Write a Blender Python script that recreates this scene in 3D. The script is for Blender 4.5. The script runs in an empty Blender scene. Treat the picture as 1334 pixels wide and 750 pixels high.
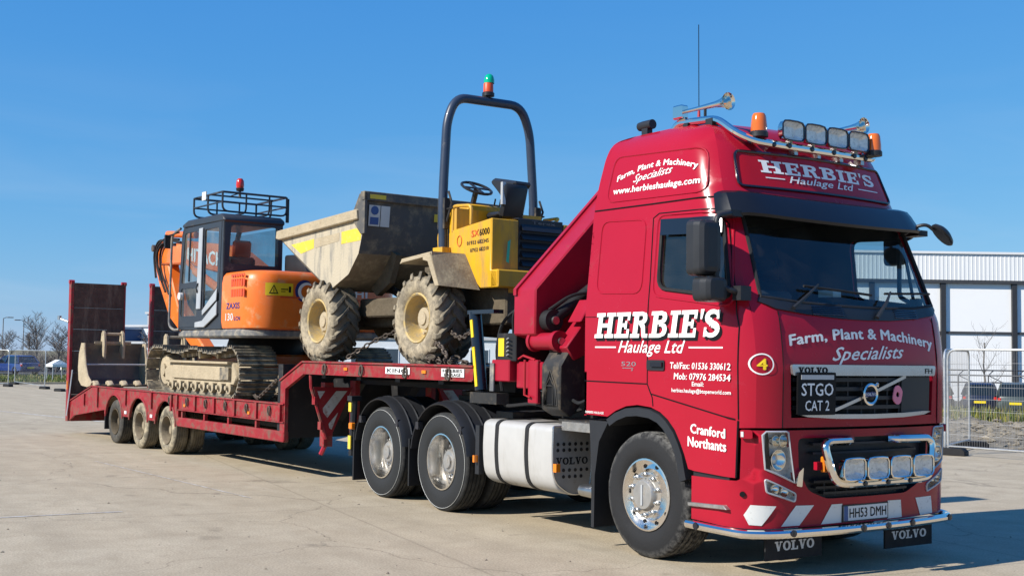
import bpy, bmesh, math, random
from mathutils import Vector, Matrix, noise
from mathutils.geometry import delaunay_2d_cdt
PI = math.pi
rad = math.radians
sc = bpy.context.scene
C = sc.collection
# ------------------------------------------------------------------ camera, sky, sun, exposure
cam = bpy.data.cameras.new('camera')
cam.sensor_width = 36.0; cam.lens = 41.8; cam.clip_start = 0.1; cam.clip_end = 3000
camo = bpy.data.objects.new('camera', cam); C.objects.link(camo)
CR = Vector((0.55811, 0.82964, 0.0145)); CU = Vector((0.03884, -0.04358, 0.99829)); CF = Vector((-0.82886, 0.55659, 0.05654))
camo.matrix_world = Matrix(((CR[0],CU[0],-CF[0],7.6483),(CR[1],CU[1],-CF[1],-7.7122),(CR[2],CU[2],-CF[2],1.6602),(0,0,0,1)))
sc.camera = camo
SUN_EL = rad(35.5)
SUN_DIR = Vector((-0.10, -0.995, 0)).normalized()      # horizontal direction towards the sun
w = bpy.data.worlds.new('World'); sc.world = w; w.use_nodes = True
wn = w.node_tree.nodes; wl = w.node_tree.links; wn.clear()
sky = wn.new('ShaderNodeTexSky'); sky.sky_type = 'NISHITA'; sky.sun_disc = False
sky.sun_elevation = SUN_EL; sky.sun_rotation = math.atan2(SUN_DIR.x, SUN_DIR.y)
sky.air_density = 1.0; sky.dust_density = 0.0; sky.ozone_density = 2.0; sky.altitude = 0
bg = wn.new('ShaderNodeBackground'); bg.inputs['Strength'].default_value = 0.108
wo = wn.new('ShaderNodeOutputWorld')
sp_ = wn.new('ShaderNodeSeparateColor'); cb_ = wn.new('ShaderNodeCombineColor'); wl.new(sky.outputs[0], sp_.inputs[0])
for k_, (ex_, kk_) in enumerate(((1.08, .282), (.60, 1.128), (.25, 3.406))):     # one film-like tone curve per channel, the same over the whole sky
    pw_ = wn.new('ShaderNodeMath'); pw_.operation = 'POWER'; pw_.inputs[1].default_value = ex_; ml_ = wn.new('ShaderNodeMath'); ml_.operation = 'MULTIPLY'; ml_.inputs[1].default_value = kk_
    wl.new(sp_.outputs[k_], pw_.inputs[0]); wl.new(pw_.outputs[0], ml_.inputs[0]); wl.new(ml_.outputs[0], cb_.inputs[k_])
# faint high cirrus all round, thickest low in the sky
tw_ = wn.new('ShaderNodeTexCoord'); mw_ = wn.new('ShaderNodeMapping'); mw_.inputs['Scale'].default_value = (2.2, 2.2, 13); nw_ = wn.new('ShaderNodeTexNoise'); nw_.inputs['Scale'].default_value = 1.6; nw_.inputs['Detail'].default_value = 7; nw_.inputs['Distortion'].default_value = .8
r1_ = wn.new('ShaderNodeMapRange'); r1_.inputs[1].default_value = .46; r1_.inputs[2].default_value = .74; r1_.inputs[4].default_value = .15; sz_ = wn.new('ShaderNodeSeparateXYZ'); r2_ = wn.new('ShaderNodeMapRange'); r2_.inputs[1].default_value = .05; r2_.inputs[2].default_value = .24; r2_.inputs[3].default_value = 1.; r2_.inputs[4].default_value = .06
m1_ = wn.new('ShaderNodeMath'); m1_.operation = 'MULTIPLY'; mc_ = wn.new('ShaderNodeMix'); mc_.data_type = 'RGBA'; mc_.inputs['B'].default_value = (4.6, 5.2, 5.9, 1)
wl.new(tw_.outputs['Generated'], mw_.inputs[0]); wl.new(mw_.outputs[0], nw_.inputs['Vector']); wl.new(nw_.outputs['Fac'], r1_.inputs[0]); wl.new(tw_.outputs['Generated'], sz_.inputs[0]); wl.new(sz_.outputs['Z'], r2_.inputs[0])
wl.new(r1_.outputs[0], m1_.inputs[0]); wl.new(r2_.outputs[0], m1_.inputs[1]); wl.new(m1_.outputs[0], mc_.inputs['Factor']); wl.new(cb_.outputs[0], mc_.inputs['A']); wl.new(mc_.outputs['Result'], bg.inputs['Color']); wl.new(bg.outputs[0], wo.inputs['Surface'])
sd = bpy.data.lights.new('sun', 'SUN'); sd.energy = 5.0; sd.angle = rad(0.53); sd.color = (1.0, 0.955, 0.88)
so = bpy.data.objects.new('sun', sd); C.objects.link(so)
so.rotation_euler = (-Vector((SUN_DIR.x*math.cos(SUN_EL), SUN_DIR.y*math.cos(SUN_EL), math.sin(SUN_EL)))).to_track_quat('-Z', 'Y').to_euler()
so.location = (0, -20, 30)
vs = sc.view_settings; vs.view_transform = 'Standard'; vs.look = 'None'; vs.exposure = 0.45; vs.gamma = 1.0; vs.use_curve_mapping = False
sc.cycles.max_bounces = 8; sc.cycles.transparent_max_bounces = 24; sc.cycles.caustics_reflective = False; sc.cycles.caustics_refractive = False
sc.cycles.use_denoising = True
# ------------------------------------------------------------------ materials
MATS = {}
def pm(name, col, rough=.5, metal=0., coat=0., var=.12, vs=3., bump=0., bs=60., dirt=None, spec=.36, rvar=.15, streak=False, emit=0):
    """procedural paint, metal, rubber or earth: base colour with noise, optional dirt (colour, amount, scale), optional bump"""
    m = bpy.data.materials.new(name); m.use_nodes = True; nt = m.node_tree; N = nt.nodes; L = nt.links
    b = N['Principled BSDF']; b.inputs['Metallic'].default_value = metal; b.inputs['Specular IOR Level'].default_value = spec
    b.inputs['Coat Weight'].default_value = coat; b.inputs['Coat Roughness'].default_value = .06
    tc = N.new('ShaderNodeTexCoord')
    n1 = N.new('ShaderNodeTexNoise'); n1.inputs['Scale'].default_value = vs; n1.inputs['Detail'].default_value = 6; n1.inputs['Roughness'].default_value = .62
    L.new(tc.outputs['Object'], n1.inputs['Vector'])
    mr = N.new('ShaderNodeMapRange'); mr.inputs[1].default_value = .25; mr.inputs[2].default_value = .75
    mr.inputs[3].default_value = 1-var; mr.inputs[4].default_value = 1+var; L.new(n1.outputs['Fac'], mr.inputs[0])
    mx = N.new('ShaderNodeVectorMath'); mx.operation = 'MULTIPLY'; mx.inputs[0].default_value = col[:3]
    L.new(mr.outputs[0], mx.inputs[1]); out = mx.outputs[0]
    rr = N.new('ShaderNodeMapRange'); rr.inputs[1].default_value = .3; rr.inputs[2].default_value = .7
    rr.inputs[3].default_value = max(.02, rough*(1-rvar)); rr.inputs[4].default_value = min(1, rough*(1+rvar)); L.new(n1.outputs['Fac'], rr.inputs[0]); ro = rr.outputs[0]
    if dirt:
        dc, am, ds = dirt
        n2 = N.new('ShaderNodeTexNoise'); n2.inputs['Scale'].default_value = ds; n2.inputs['Detail'].default_value = 8; n2.inputs['Roughness'].default_value = .7
        if streak:
            mp = N.new('ShaderNodeMapping'); mp.inputs['Scale'].default_value = (1, 1, .18); L.new(tc.outputs['Object'], mp.inputs[0]); L.new(mp.outputs[0], n2.inputs['Vector'])
        else: L.new(tc.outputs['Object'], n2.inputs['Vector'])
        cr = N.new('ShaderNodeMapRange'); cr.inputs[1].default_value = 1-am-.12; cr.inputs[2].default_value = 1-am+.12
        cr.interpolation_type = 'SMOOTHSTEP'; L.new(n2.outputs['Fac'], cr.inputs[0])
        mm = N.new('ShaderNodeMix'); mm.data_type = 'RGBA'; L.new(cr.outputs[0], mm.inputs['Factor']); L.new(out, mm.inputs['A']); mm.inputs['B'].default_value = (*dc, 1)
        out = mm.outputs['Result']
        m2 = N.new('ShaderNodeMix'); L.new(cr.outputs[0], m2.inputs['Factor']); L.new(ro, m2.inputs['A']); m2.inputs['B'].default_value = .9; ro = m2.outputs['Result']
    L.new(out, b.inputs['Base Color']); L.new(ro, b.inputs['Roughness'])
    if bump:
        n3 = N.new('ShaderNodeTexNoise'); n3.inputs['Scale'].default_value = bs; n3.inputs['Detail'].default_value = 5; L.new(tc.outputs['Object'], n3.inputs['Vector'])
        bp = N.new('ShaderNodeBump'); bp.inputs['Strength'].default_value = bump; bp.inputs['Distance'].default_value = .02
        L.new(n3.outputs['Fac'], bp.inputs['Height']); L.new(bp.outputs[0], b.inputs['Normal'])
    MATS[name] = m
    return m
def glass(name, tint, refl=.9, rough=.0, dirt=0.0, ior=1.5):
    m = bpy.data.materials.new(name); m.use_nodes = True; nt = m.node_tree; N = nt.nodes; L = nt.links; N.clear()
    t = N.new('ShaderNodeBsdfTransparent'); t.inputs[0].default_value = (*tint, 1)
    g = N.new('ShaderNodeBsdfGlossy'); g.inputs['Roughness'].default_value = rough; g.inputs[0].default_value = (refl, refl, refl, 1)
    lw = N.new('ShaderNodeLayerWeight'); lw.inputs[0].default_value = .5; p5 = N.new('ShaderNodeMath'); p5.operation = 'POWER'; p5.inputs[1].default_value = 5; f0 = ((ior-1)/(ior+1))**2
    f = N.new('ShaderNodeMapRange'); f.inputs[3].default_value = f0; f.inputs[4].default_value = 1.; L.new(lw.outputs['Facing'], p5.inputs[0]); L.new(p5.outputs[0], f.inputs[0])
    mx = N.new('ShaderNodeMixShader'); o = N.new('ShaderNodeOutputMaterial')
    L.new(f.outputs[0], mx.inputs[0]); L.new(t.outputs[0], mx.inputs[1]); L.new(g.outputs[0], mx.inputs[2]); last = mx.outputs[0]
    if dirt:
        d = N.new('ShaderNodeBsdfDiffuse'); d.inputs[0].default_value = (.42, .38, .31, 1)
        tc = N.new('ShaderNodeTexCoord'); n = N.new('ShaderNodeTexNoise'); n.inputs['Scale'].default_value = 3; n.inputs['Detail'].default_value = 7
        mr = N.new('ShaderNodeMapRange'); mr.inputs[1].default_value = .35; mr.inputs[2].default_value = .8; mr.inputs[4].default_value = dirt
        m2 = N.new('ShaderNodeMixShader'); L.new(tc.outputs['Object'], n.inputs['Vector']); L.new(n.outputs['Fac'], mr.inputs[0]); L.new(mr.outputs[0], m2.inputs[0])
        L.new(last, m2.inputs[1]); L.new(d.outputs[0], m2.inputs[2]); last = m2.outputs[0]
    L.new(last, o.inputs[0]); MATS[name] = m
    return m
DUST = (.33, .27, .18); MUD = (.42, .345, .225); SOIL = (.16, .115, .07)
RED = (.345, .0080, .0235)
pm('red_paint', RED, .20, coat=.10, var=.05, vs=1.2, bump=.03, bs=2.2, spec=.24, dirt=((.29, .014, .030), .30, 3.))
pm('red_sign', (.40, .006, .010), .18, coat=.15, spec=.25, var=.04)
pm('red_crane', (.32, .010, .026), .34, coat=.05, spec=.3, var=.1, dirt=((.20, .06, .05), .30, 9.))
pm('red_trailer', (.28, .014, .020), .5, var=.25, vs=4, dirt=((.15, .075, .055), .45, 8.), bump=.2, bs=25)
pm('red_board', (.26, .012, .018), .55, var=.2, dirt=((.16, .08, .07), .36, 9.))
pm('red_chip', (.34, .012, .020), .42, coat=.3, var=.12, dirt=((.12, .05, .04), .26, 22.))
pm('white_paint', (.82, .81, .78), .4, var=.06, vs=9, dirt=((.62, .58, .54), .28, 9.))
pm('white_tank', (.43, .42, .40), .38, coat=.2, var=.06, vs=5, dirt=((.31, .29, .25), .36, 5.), streak=True)
pm('white_chip', (.74, .73, .68), .5, var=.06, dirt=((.12, .09, .06), .31, 26.))
pm('black_plastic', (.018, .019, .022), .42, var=.15, bump=.08, bs=180)
pm('black_gloss', (.008, .010, .018), .14, coat=.6, var=.05)
pm('black_paint', (.005, .005, .006), .5, var=.1, spec=.2)
pm('dark_metal', (.030, .029, .028), .55, metal=.2, var=.3, dirt=((.11, .088, .062), .40, 9.))
pm('chassis_black', (.014, .014, .015), .6, var=.2, dirt=((.06, .05, .04), .36, 6.))
pm('trim_dark', (.05, .052, .058), .7, var=.1)
pm('seat_fabric', (.045, .047, .055), .9, var=.2, vs=20)
pm('chrome', (.86, .81, .73), .10, metal=1, var=.04, rvar=.3)
pm('alloy', (.88, .85, .80), .17, metal=1, var=.06, vs=8, rvar=.3, dirt=((.50, .47, .42), .19, 14.))
pm('wheel_disc', (.40, .385, .36), .42, metal=.6, var=.15, vs=9, dirt=((.22, .19, .15), .40, 9.))
pm('end_plate', (.50, .48, .45), .36, metal=.45, var=.12, vs=6, dirt=((.34, .30, .25), .36, 7.))
pm('steel', (.50, .50, .49), .34, metal=1, var=.15, vs=9)
pm('galvanised', (.50, .51, .51), .45, metal=.7, var=.16, vs=9)
pm('fence_wire', (.26, .26, .26), .55, metal=.4, var=.15)
pm('silver_trim', (.55, .55, .55), .28, metal=.85, var=.06)
pm('tread_plate', (.42, .40, .37), .38, metal=.8, var=.2, vs=20, dirt=((.30, .26, .2), .36, 8.))
pm('amber', (.75, .20, .01), .16, coat=.5, var=.05)
pm('amber_beacon', (.62, .13, .012), .12, coat=.8, var=.05)
pm('green_lens', (.0, .38, .20), .15, coat=.8, var=.05)
pm('red_lens', (.55, .02, .01), .2, coat=.6, var=.05)
pm('orange_paint', (.78, .165, .020), .34, coat=.3, var=.08, dirt=((.56, .32, .15), .36, 4.))
pm('orange_red', (.60, .075, .02), .4, var=.1)
pm('grey_paint', (.125, .127, .132), .5, var=.15, dirt=((.34, .30, .23), .45, 5.))
pm('excavator_cab', (.030, .034, .042), .4, var=.12, dirt=((.20, .18, .15), .30, 4.))
pm('dull_silver', (.46, .47, .48), .4, metal=.3, var=.1)
pm('yellow_paint', (.62, .33, .012), .42, coat=.15, var=.1, dirt=((.34, .20, .06), .40, 6.), streak=True)
pm('yellow_clean', (.80, .55, .02), .4, var=.06)
pm('yellow_strip', (.72, .52, .05), .6, var=.1, dirt=((.45, .38, .24), .36, 11.))
pm('mud_cream', (.40, .33, .225), .9, var=.2, vs=6, dirt=((.30, .24, .16), .40, 12.), bump=.5, bs=30, spec=.15)
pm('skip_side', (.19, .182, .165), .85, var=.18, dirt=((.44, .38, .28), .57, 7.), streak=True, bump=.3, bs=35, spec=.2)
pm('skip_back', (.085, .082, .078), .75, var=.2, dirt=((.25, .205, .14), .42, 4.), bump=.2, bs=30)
pm('skip_under', (.20, .16, .11), .9, var=.25, dirt=((.32, .27, .18), .42, 5.), bump=.3, bs=25, spec=.2)
pm('mud_axle', (.11, .088, .06), .95, var=.3, vs=8, bump=.4, bs=30, spec=.1)
pm('wheel_cream', (.52, .37, .14), .7, var=.2, vs=7, dirt=((.36, .30, .20), .47, 11.), bump=.2, bs=40)
pm('track_steel', (.13, .118, .10), .5, metal=.4, var=.25, vs=9, dirt=((.36, .30, .21), .50, 7.))
pm('bucket_inside', (.15, .142, .13), .5, metal=.3, var=.25, dirt=((.28, .23, .17), .40, 5.))
pm('ramp_timber', (.085, .055, .042), .85, var=.4, vs=9, dirt=((.17, .13, .095), .42, 6.), streak=True, bump=.4, bs=30)
pm('timber_plank', (.17, .12, .075), .85, var=.3, vs=8, dirt=((.28, .23, .16), .42, 5.), bump=.3, bs=40)
pm('rope_chain', (.12, .095, .075), .6, metal=.5, var=.25, vs=30)
pm('poppy_pink', (.75, .22, .30), .5, var=.06)
pm('blue_print', (.02, .035, .16), .4, var=.05)
pm('blue_sticker', (.04, .10, .26), .4, var=.05)
pm('plate_white', (.72, .72, .70), .4, var=.03)
pm('text_silver', (.62, .62, .60), .45, var=.06)
pm('grey_sticker', (.55, .55, .52), .5, var=.1)
pm('stripe_dull', (.50, .48, .46), .6, var=.12, dirt=((.30, .16, .13), .40, 9.))
pm('lamp_reflector', (.86, .82, .76), .30, metal=.25, var=.25, vs=30, coat=.3)
pm('rubber', (.012, .012, .013), .75, var=.15, vs=12)
glass('windscreen_glass', (.66, .76, .76), .95, ior=1.65, dirt=.04)
glass('side_glass', (.70, .78, .84), .95, ior=1.9, dirt=.05)
glass('cab_glass', (.62, .70, .72), .9, dirt=.30)
glass('lens_glass', (.92, .94, .95), .9)
def tyre_mat(name, base, dust, lo, hi, amt, sc_=9.):
    """rubber whose dried dust gathers on the shoulder: radius measured about the wheel axle (local Y)"""
    m = pm(name, base, .82, var=.2, vs=10, bump=.15, bs=50, spec=.3); nt = m.node_tree; N = nt.nodes; L = nt.links; b = N['Principled BSDF']
    src = b.inputs['Base Color'].links[0].from_socket
    tc = N.new('ShaderNodeTexCoord'); vm = N.new('ShaderNodeVectorMath'); vm.operation = 'MULTIPLY'; vm.inputs[1].default_value = (1, 0, 1); L.new(tc.outputs['Object'], vm.inputs[0])
    ln = N.new('ShaderNodeVectorMath'); ln.operation = 'LENGTH'; L.new(vm.outputs[0], ln.inputs[0])
    mr = N.new('ShaderNodeMapRange'); mr.inputs[1].default_value = lo; mr.inputs[2].default_value = hi; L.new(ln.outputs['Value'], mr.inputs[0])
    nz = N.new('ShaderNodeTexNoise'); nz.inputs['Scale'].default_value = sc_; nz.inputs['Detail'].default_value = 8; nz.inputs['Roughness'].default_value = .7; L.new(tc.outputs['Object'], nz.inputs['Vector'])
    r2 = N.new('ShaderNodeMapRange'); r2.inputs[1].default_value = .42; r2.inputs[2].default_value = .60; L.new(nz.outputs['Fac'], r2.inputs[0])
    ad = N.new('ShaderNodeMath'); ad.operation = 'MULTIPLY'; L.new(mr.outputs[0], ad.inputs[0]); L.new(r2.outputs[0], ad.inputs[1])
    a2 = N.new('ShaderNodeMath'); a2.operation = 'MULTIPLY'; a2.inputs[1].default_value = amt; L.new(ad.outputs[0], a2.inputs[0])
    mm = N.new('ShaderNodeMix'); mm.data_type = 'RGBA'; L.new(a2.outputs[0], mm.inputs['Factor']); L.new(src, mm.inputs['A']); mm.inputs['B'].default_value = (*dust, 1)
    L.new(mm.outputs['Result'], b.inputs['Base Color'])
tyre_mat('tyre_front', (.016, .016, .017), (.26, .25, .23), .455, .53, .55, 22.)
tyre_mat('tyre_drive', (.019, .020, .021), (.10, .095, .085), .47, .54, .5)
tyre_mat('tyre_trailer', (.045, .042, .037), (.16, .14, .105), .10, .42, .5)
tyre_mat('tyre_trailer_dusty', (.13, .112, .082), (.40, .335, .225), .392, .362, .97, 5.)
tyre_mat('tyre_dumper', (.19, .158, .112), (.41, .34, .23), .500, .440, .95, 8.)
tyre_mat('tyre_lug', (.11, .094, .07), (.36, .30, .205), .548, .47, .90, 9.)
# ------------------------------------------------------------------ mesh helpers
def link(name, me, mat, parent=None):
    o = bpy.data.objects.new(name, me); C.objects.link(o)
    if mat is not None:
        for k in (mat if isinstance(mat, (list, tuple)) else [mat]): me.materials.append(MATS[k] if isinstance(k, str) else k)
    if parent is not None: o.parent = parent
    return o
class MB:
    """collects faces, then builds one mesh object"""
    def __init__(s): s.v = []; s.f = []; s.m = []
    def add(s, vs, fs, mi=0):
        o = len(s.v); s.v += [tuple(v) for v in vs]
        for f in fs: s.f.append([o+i for i in f]); s.m.append(mi)
        return s
    def box(s, x0, x1, y0, y1, z0, z1, mi=0):
        return s.add([(x0,y0,z0),(x1,y0,z0),(x1,y1,z0),(x0,y1,z0),(x0,y0,z1),(x1,y0,z1),(x1,y1,z1),(x0,y1,z1)],
                     [(0,3,2,1),(4,5,6,7),(0,1,5,4),(1,2,6,5),(2,3,7,6),(3,0,4,7)], mi)
    def bar(s, a, b, w, h, up=(0,0,1), mi=0):
        """box beam from a to b, width w (sideways), height h (along up)"""
        a = Vector(a); b = Vector(b); d = (b-a).normalized(); u = Vector(up); sd_ = d.cross(u)
        if sd_.length < 1e-4: u = Vector((1,0,0)); sd_ = d.cross(u)
        sd_.normalize(); u = sd_.cross(d).normalized()
        vs = []
        for p_ in (a, b):
            for q, r in ((-1,-1),(1,-1),(1,1),(-1,1)): vs.append(p_+sd_*(q*w/2)+u*(r*h/2))
        return s.add(vs, [(0,1,2,3),(7,6,5,4),(0,4,5,1),(1,5,6,2),(2,6,7,3),(3,7,4,0)], mi)
    def prism(s, pts, axis, a, b, mi=0):
        n = len(pts)
        def P(q, t): return (t,q[0],q[1]) if axis == 'x' else (q[0],t,q[1]) if axis == 'y' else (q[0],q[1],t)
        vs = [P(q,a) for q in pts]+[P(q,b) for q in pts]
        fs = [tuple(range(n))[::-1], tuple(range(n,2*n))]+[(i,(i+1)%n,n+(i+1)%n,n+i) for i in range(n)]
        return s.add(vs, fs, mi)
    def tube(s, pts, r, n=8, mi=0, caps=True, closed=False):
        pts = [Vector(q) for q in pts]; m = len(pts); rs = r if isinstance(r, (list, tuple)) else [r]*m
        vs = []; pu = None
        for i, q in enumerate(pts):
            if closed: d = pts[(i+1)%m]-pts[i-1]
            else: d = pts[min(i+1,m-1)]-pts[max(i-1,0)]
            d.normalize()
            if pu is None:
                pu = Vector((0,0,1)) if abs(d.z) < .9 else Vector((1,0,0))
            u = (pu-d*pu.dot(d))
            if u.length < 1e-5: u = d.orthogonal()
            u.normalize(); pu = u; t = d.cross(u)
            k = 1.0
            if 0 < i < m-1 and not closed:
                c_ = (pts[i]-pts[i-1]).normalized().dot((pts[i+1]-pts[i]).normalized()); k = 1/max(.5, math.sqrt((1+c_)/2))
            for j in range(n):
                a = 2*PI*j/n; vs.append(q+(u*math.cos(a)+t*math.sin(a))*rs[i])
        fs = []
        for i in range(m if closed else m-1):
            i2 = (i+1)%m
            for j in range(n): fs.append((i*n+j, i*n+(j+1)%n, i2*n+(j+1)%n, i2*n+j))
        if caps and not closed: fs += [tuple(range(n))[::-1], tuple((m-1)*n+j for j in range(n))]
        return s.add(vs, fs, mi)
    def lathe(s, prof, o=(0,0,0), axis='y', n=24, mi=0, capa=False, capb=False):
        """prof = [(radius, height along axis)]"""
        o = Vector(o); vs = []; fs = []
        for r, h in prof:
            for j in range(n):
                a = 2*PI*j/n; c_, d_ = r*math.cos(a), r*math.sin(a)
                q = (c_,h,d_) if axis == 'y' else (h,c_,d_) if axis == 'x' else (c_,d_,h)
                vs.append(o+Vector(q))
        for i in range(len(prof)-1):
            for j in range(n): fs.append((i*n+j, i*n+(j+1)%n, (i+1)*n+(j+1)%n, (i+1)*n+j))
        if capa: fs.append(tuple(range(n)))
        if capb: fs.append(tuple((len(prof)-1)*n+j for j in range(n))[::-1])
        return s.add(vs, fs, mi)
    def cyl(s, a, b, r, n=12, mi=0): return s.tube([a, b], r, n, mi)
    def merge(s, o, M=None):
        vs = [M@Vector(v) for v in o.v] if M else o.v
        k = len(s.v); s.v += [tuple(v) for v in vs]
        for f, mi in zip(o.f, o.m): s.f.append([k+i for i in f]); s.m.append(mi)
        return s
    def mesh(s, name, bevel=0, seg=1, ang=35, weld=0, smooth=True, recalc=True):
        me = bpy.data.meshes.new(name); me.from_pydata(s.v, [], s.f); me.validate()
        if len(set(s.m)) > 1 and len(me.polygons) == len(s.m): me.polygons.foreach_set('material_index', s.m)
        bm = bmesh.new(); bm.from_mesh(me)
        if weld: bmesh.ops.remove_doubles(bm, verts=bm.verts, dist=weld)
        if recalc: bmesh.ops.recalc_face_normals(bm, faces=bm.faces)
        if bevel:
            es = [e for e in bm.edges if len(e.link_faces) == 2 and e.calc_face_angle(0) > rad(25)]
            bmesh.ops.bevel(bm, geom=es, offset=bevel, segments=seg, affect='EDGES', profile=.5, clamp_overlap=True)
        bm.to_mesh(me); bm.free()
        if smooth and len(me.polygons):
            me.polygons.foreach_set('use_smooth', [True]*len(me.polygons)); me.set_sharp_from_angle(angle=rad(ang))
        return me
    def build(s, name, mat, parent=None, loc=None, **k):
        o = link(name, s.mesh(name, **k), mat, parent)
        if loc: o.location = loc
        return o
def rnd_path(pts, r, k=4):
    """round the corners of a 3-D polyline"""
    pts = [Vector(q) for q in pts]; out = [pts[0]]
    for i in range(1, len(pts)-1):
        a, b, c_ = pts[i-1], pts[i], pts[i+1]
        d1 = (a-b); d2 = (c_-b); rr = min(r, d1.length*.49, d2.length*.49)
        p0 = b+d1.normalized()*rr; p1 = b+d2.normalized()*rr
        for j in range(k+1):
            t = j/k; out.append((1-t)**2*p0+2*t*(1-t)*b+t*t*p1)
    out.append(pts[-1]); return out
def rnd_poly(pts, r, k=4):
    """round the corners of a closed 2-D polygon"""
    n = len(pts); out = []
    rs = r if isinstance(r, (list, tuple)) else [r]*n
    for i in range(n):
        a, b, c_ = Vector(pts[i-1]), Vector(pts[i]), Vector(pts[(i+1)%n])
        d1 = a-b; d2 = c_-b; rr = min(rs[i], d1.length*.49, d2.length*.49)
        if rr < 1e-4: out.append(tuple(b)); continue
        p0 = b+d1.normalized()*rr; p1 = b+d2.normalized()*rr
        for j in range(k+1):
            t = j/k; out.append(tuple((1-t)**2*p0+2*t*(1-t)*b+t*t*p1))
    return out
def inpoly(x, y, P):
    c_ = False; n = len(P); j = n-1
    for i in range(n):
        xi, yi = P[i]; xj, yj = P[j]
        if (yi > y) != (yj > y) and x < (xj-xi)*(y-yi)/(yj-yi)+xi: c_ = not c_
        j = i
    return c_
def dens(P, step, closed=True):
    out = []; n = len(P)
    for i in range(n if closed else n-1):
        a = Vector(P[i]); b = Vector(P[(i+1)%n]); k = max(1, int(math.ceil((b-a).length/step)))
        for j in range(k): out.append(tuple(a.lerp(b, j/k)))
    if not closed: out.append(tuple(P[-1]))
    return out
def fill(polys, holes=(), step=0, extra=()):
    """triangulate the union of 2-D polygons minus holes"""
    pts = []; es = []
    for P in list(polys)+list(holes):
        k = len(pts); pts += [Vector(q[:2]) for q in P]; es += [(k+i, k+(i+1)%len(P)) for i in range(len(P))]
    if step:
        xs = [q[0] for P in polys for q in P]; ys = [q[1] for P in polys for q in P]
        x = min(xs)+step*.5
        while x < max(xs):
            y = min(ys)+step*.5
            while y < max(ys):
                if any(inpoly(x, y, P) for P in polys) and not any(inpoly(x, y, P) for P in holes): pts.append(Vector((x, y)))
                y += step
            x += step
    pts += [Vector(q) for q in extra]
    V, E_, F, *_ = delaunay_2d_cdt(pts, es, [], 0, 1e-5)
    fs = []
    for f in F:
        cx = sum(V[i].x for i in f)/len(f); cy = sum(V[i].y for i in f)/len(f)
        if any(inpoly(cx, cy, P) for P in polys) and not any(inpoly(cx, cy, P) for P in holes): fs.append(tuple(f))
    us = sorted({i for f in fs for i in f}); mp = {i: k for k, i in enumerate(us)}
    return [(V[i].x, V[i].y) for i in us], [tuple(mp[i] for i in f) for f in fs]
def sheet(mb, polys, fn, holes=(), step=.15, off=0., thick=0., mi=0, mi_in=None, dstep=None):
    """panel cut from 2-D outlines, laid on surface fn(u, v, offset); thick gives it an inner skin and edges"""
    ds = dstep or step
    polys = [dens(P, ds) for P in polys]; holes = [dens(P, ds) for P in holes]
    V, F = fill(polys, holes, step)
    mb.add([fn(u, v, off) for u, v in V], F, mi)
    if thick:
        k = len(V); es = {}
        for f in F:
            for i in range(len(f)):
                a, b = f[i], f[(i+1)%len(f)]
                key = (min(a,b), max(a,b)); es.setdefault(key, []).append((a, b))
        vs = [fn(u, v, off) for u, v in V]+[fn(u, v, off-thick) for u, v in V]
        rim = [(a, b, b+k, a+k) for e in es.values() if len(e) == 1 for a, b in e]
        mb.add(vs, [tuple(i+k for i in reversed(f)) for f in F], mi if mi_in is None else mi_in)
        mb.add(vs, rim, mi)
    return mb
# ------------------------------------------------------------------ lettering
def text2d(s, bold=0., shear=0., space=1.):
    cu = bpy.data.curves.new('lettering', 'FONT'); cu.body = s; cu.size = 1; cu.shear = shear; cu.space_character = space+bold*1.2
    cu.resolution_u = 2; cu.fill_mode = 'BOTH'; ob = bpy.data.objects.new('lettering_tmp', cu); C.objects.link(ob)
    dg = bpy.context.evaluated_depsgraph_get(); me = ob.evaluated_get(dg).to_mesh()
    V0 = [(v.co.x, v.co.y) for v in me.vertices]; F0 = [tuple(q.vertices) for q in me.polygons]
    ob.evaluated_get(dg).to_mesh_clear(); bpy.data.objects.remove(ob); bpy.data.curves.remove(cu)
    V = []; F = []   # bold weight: the same outline laid several times, each a hair further out and a little to the side
    for l, (dx, dy) in enumerate([(0,0)] if bold <= 0 else [(0,0),(-1,0),(1,0),(0,.7),(0,-.7)]):
        k = len(V); V += [(a+dx*bold, b+dy*bold, l) for a, b in V0]; F += [tuple(k+i for i in q) for q in F0]
    return V, F
SL = {}   # slab-serif capitals drawn as strokes on a 1 x 1 cell: (polyline, width) and serif blocks
def _arc(cx, cy, rx, ry, a0, a1, n=14): return [(cx+rx*math.cos(rad(a0+(a1-a0)*i/n)), cy+ry*math.sin(rad(a0+(a1-a0)*i/n))) for i in range(n+1)]
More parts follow.
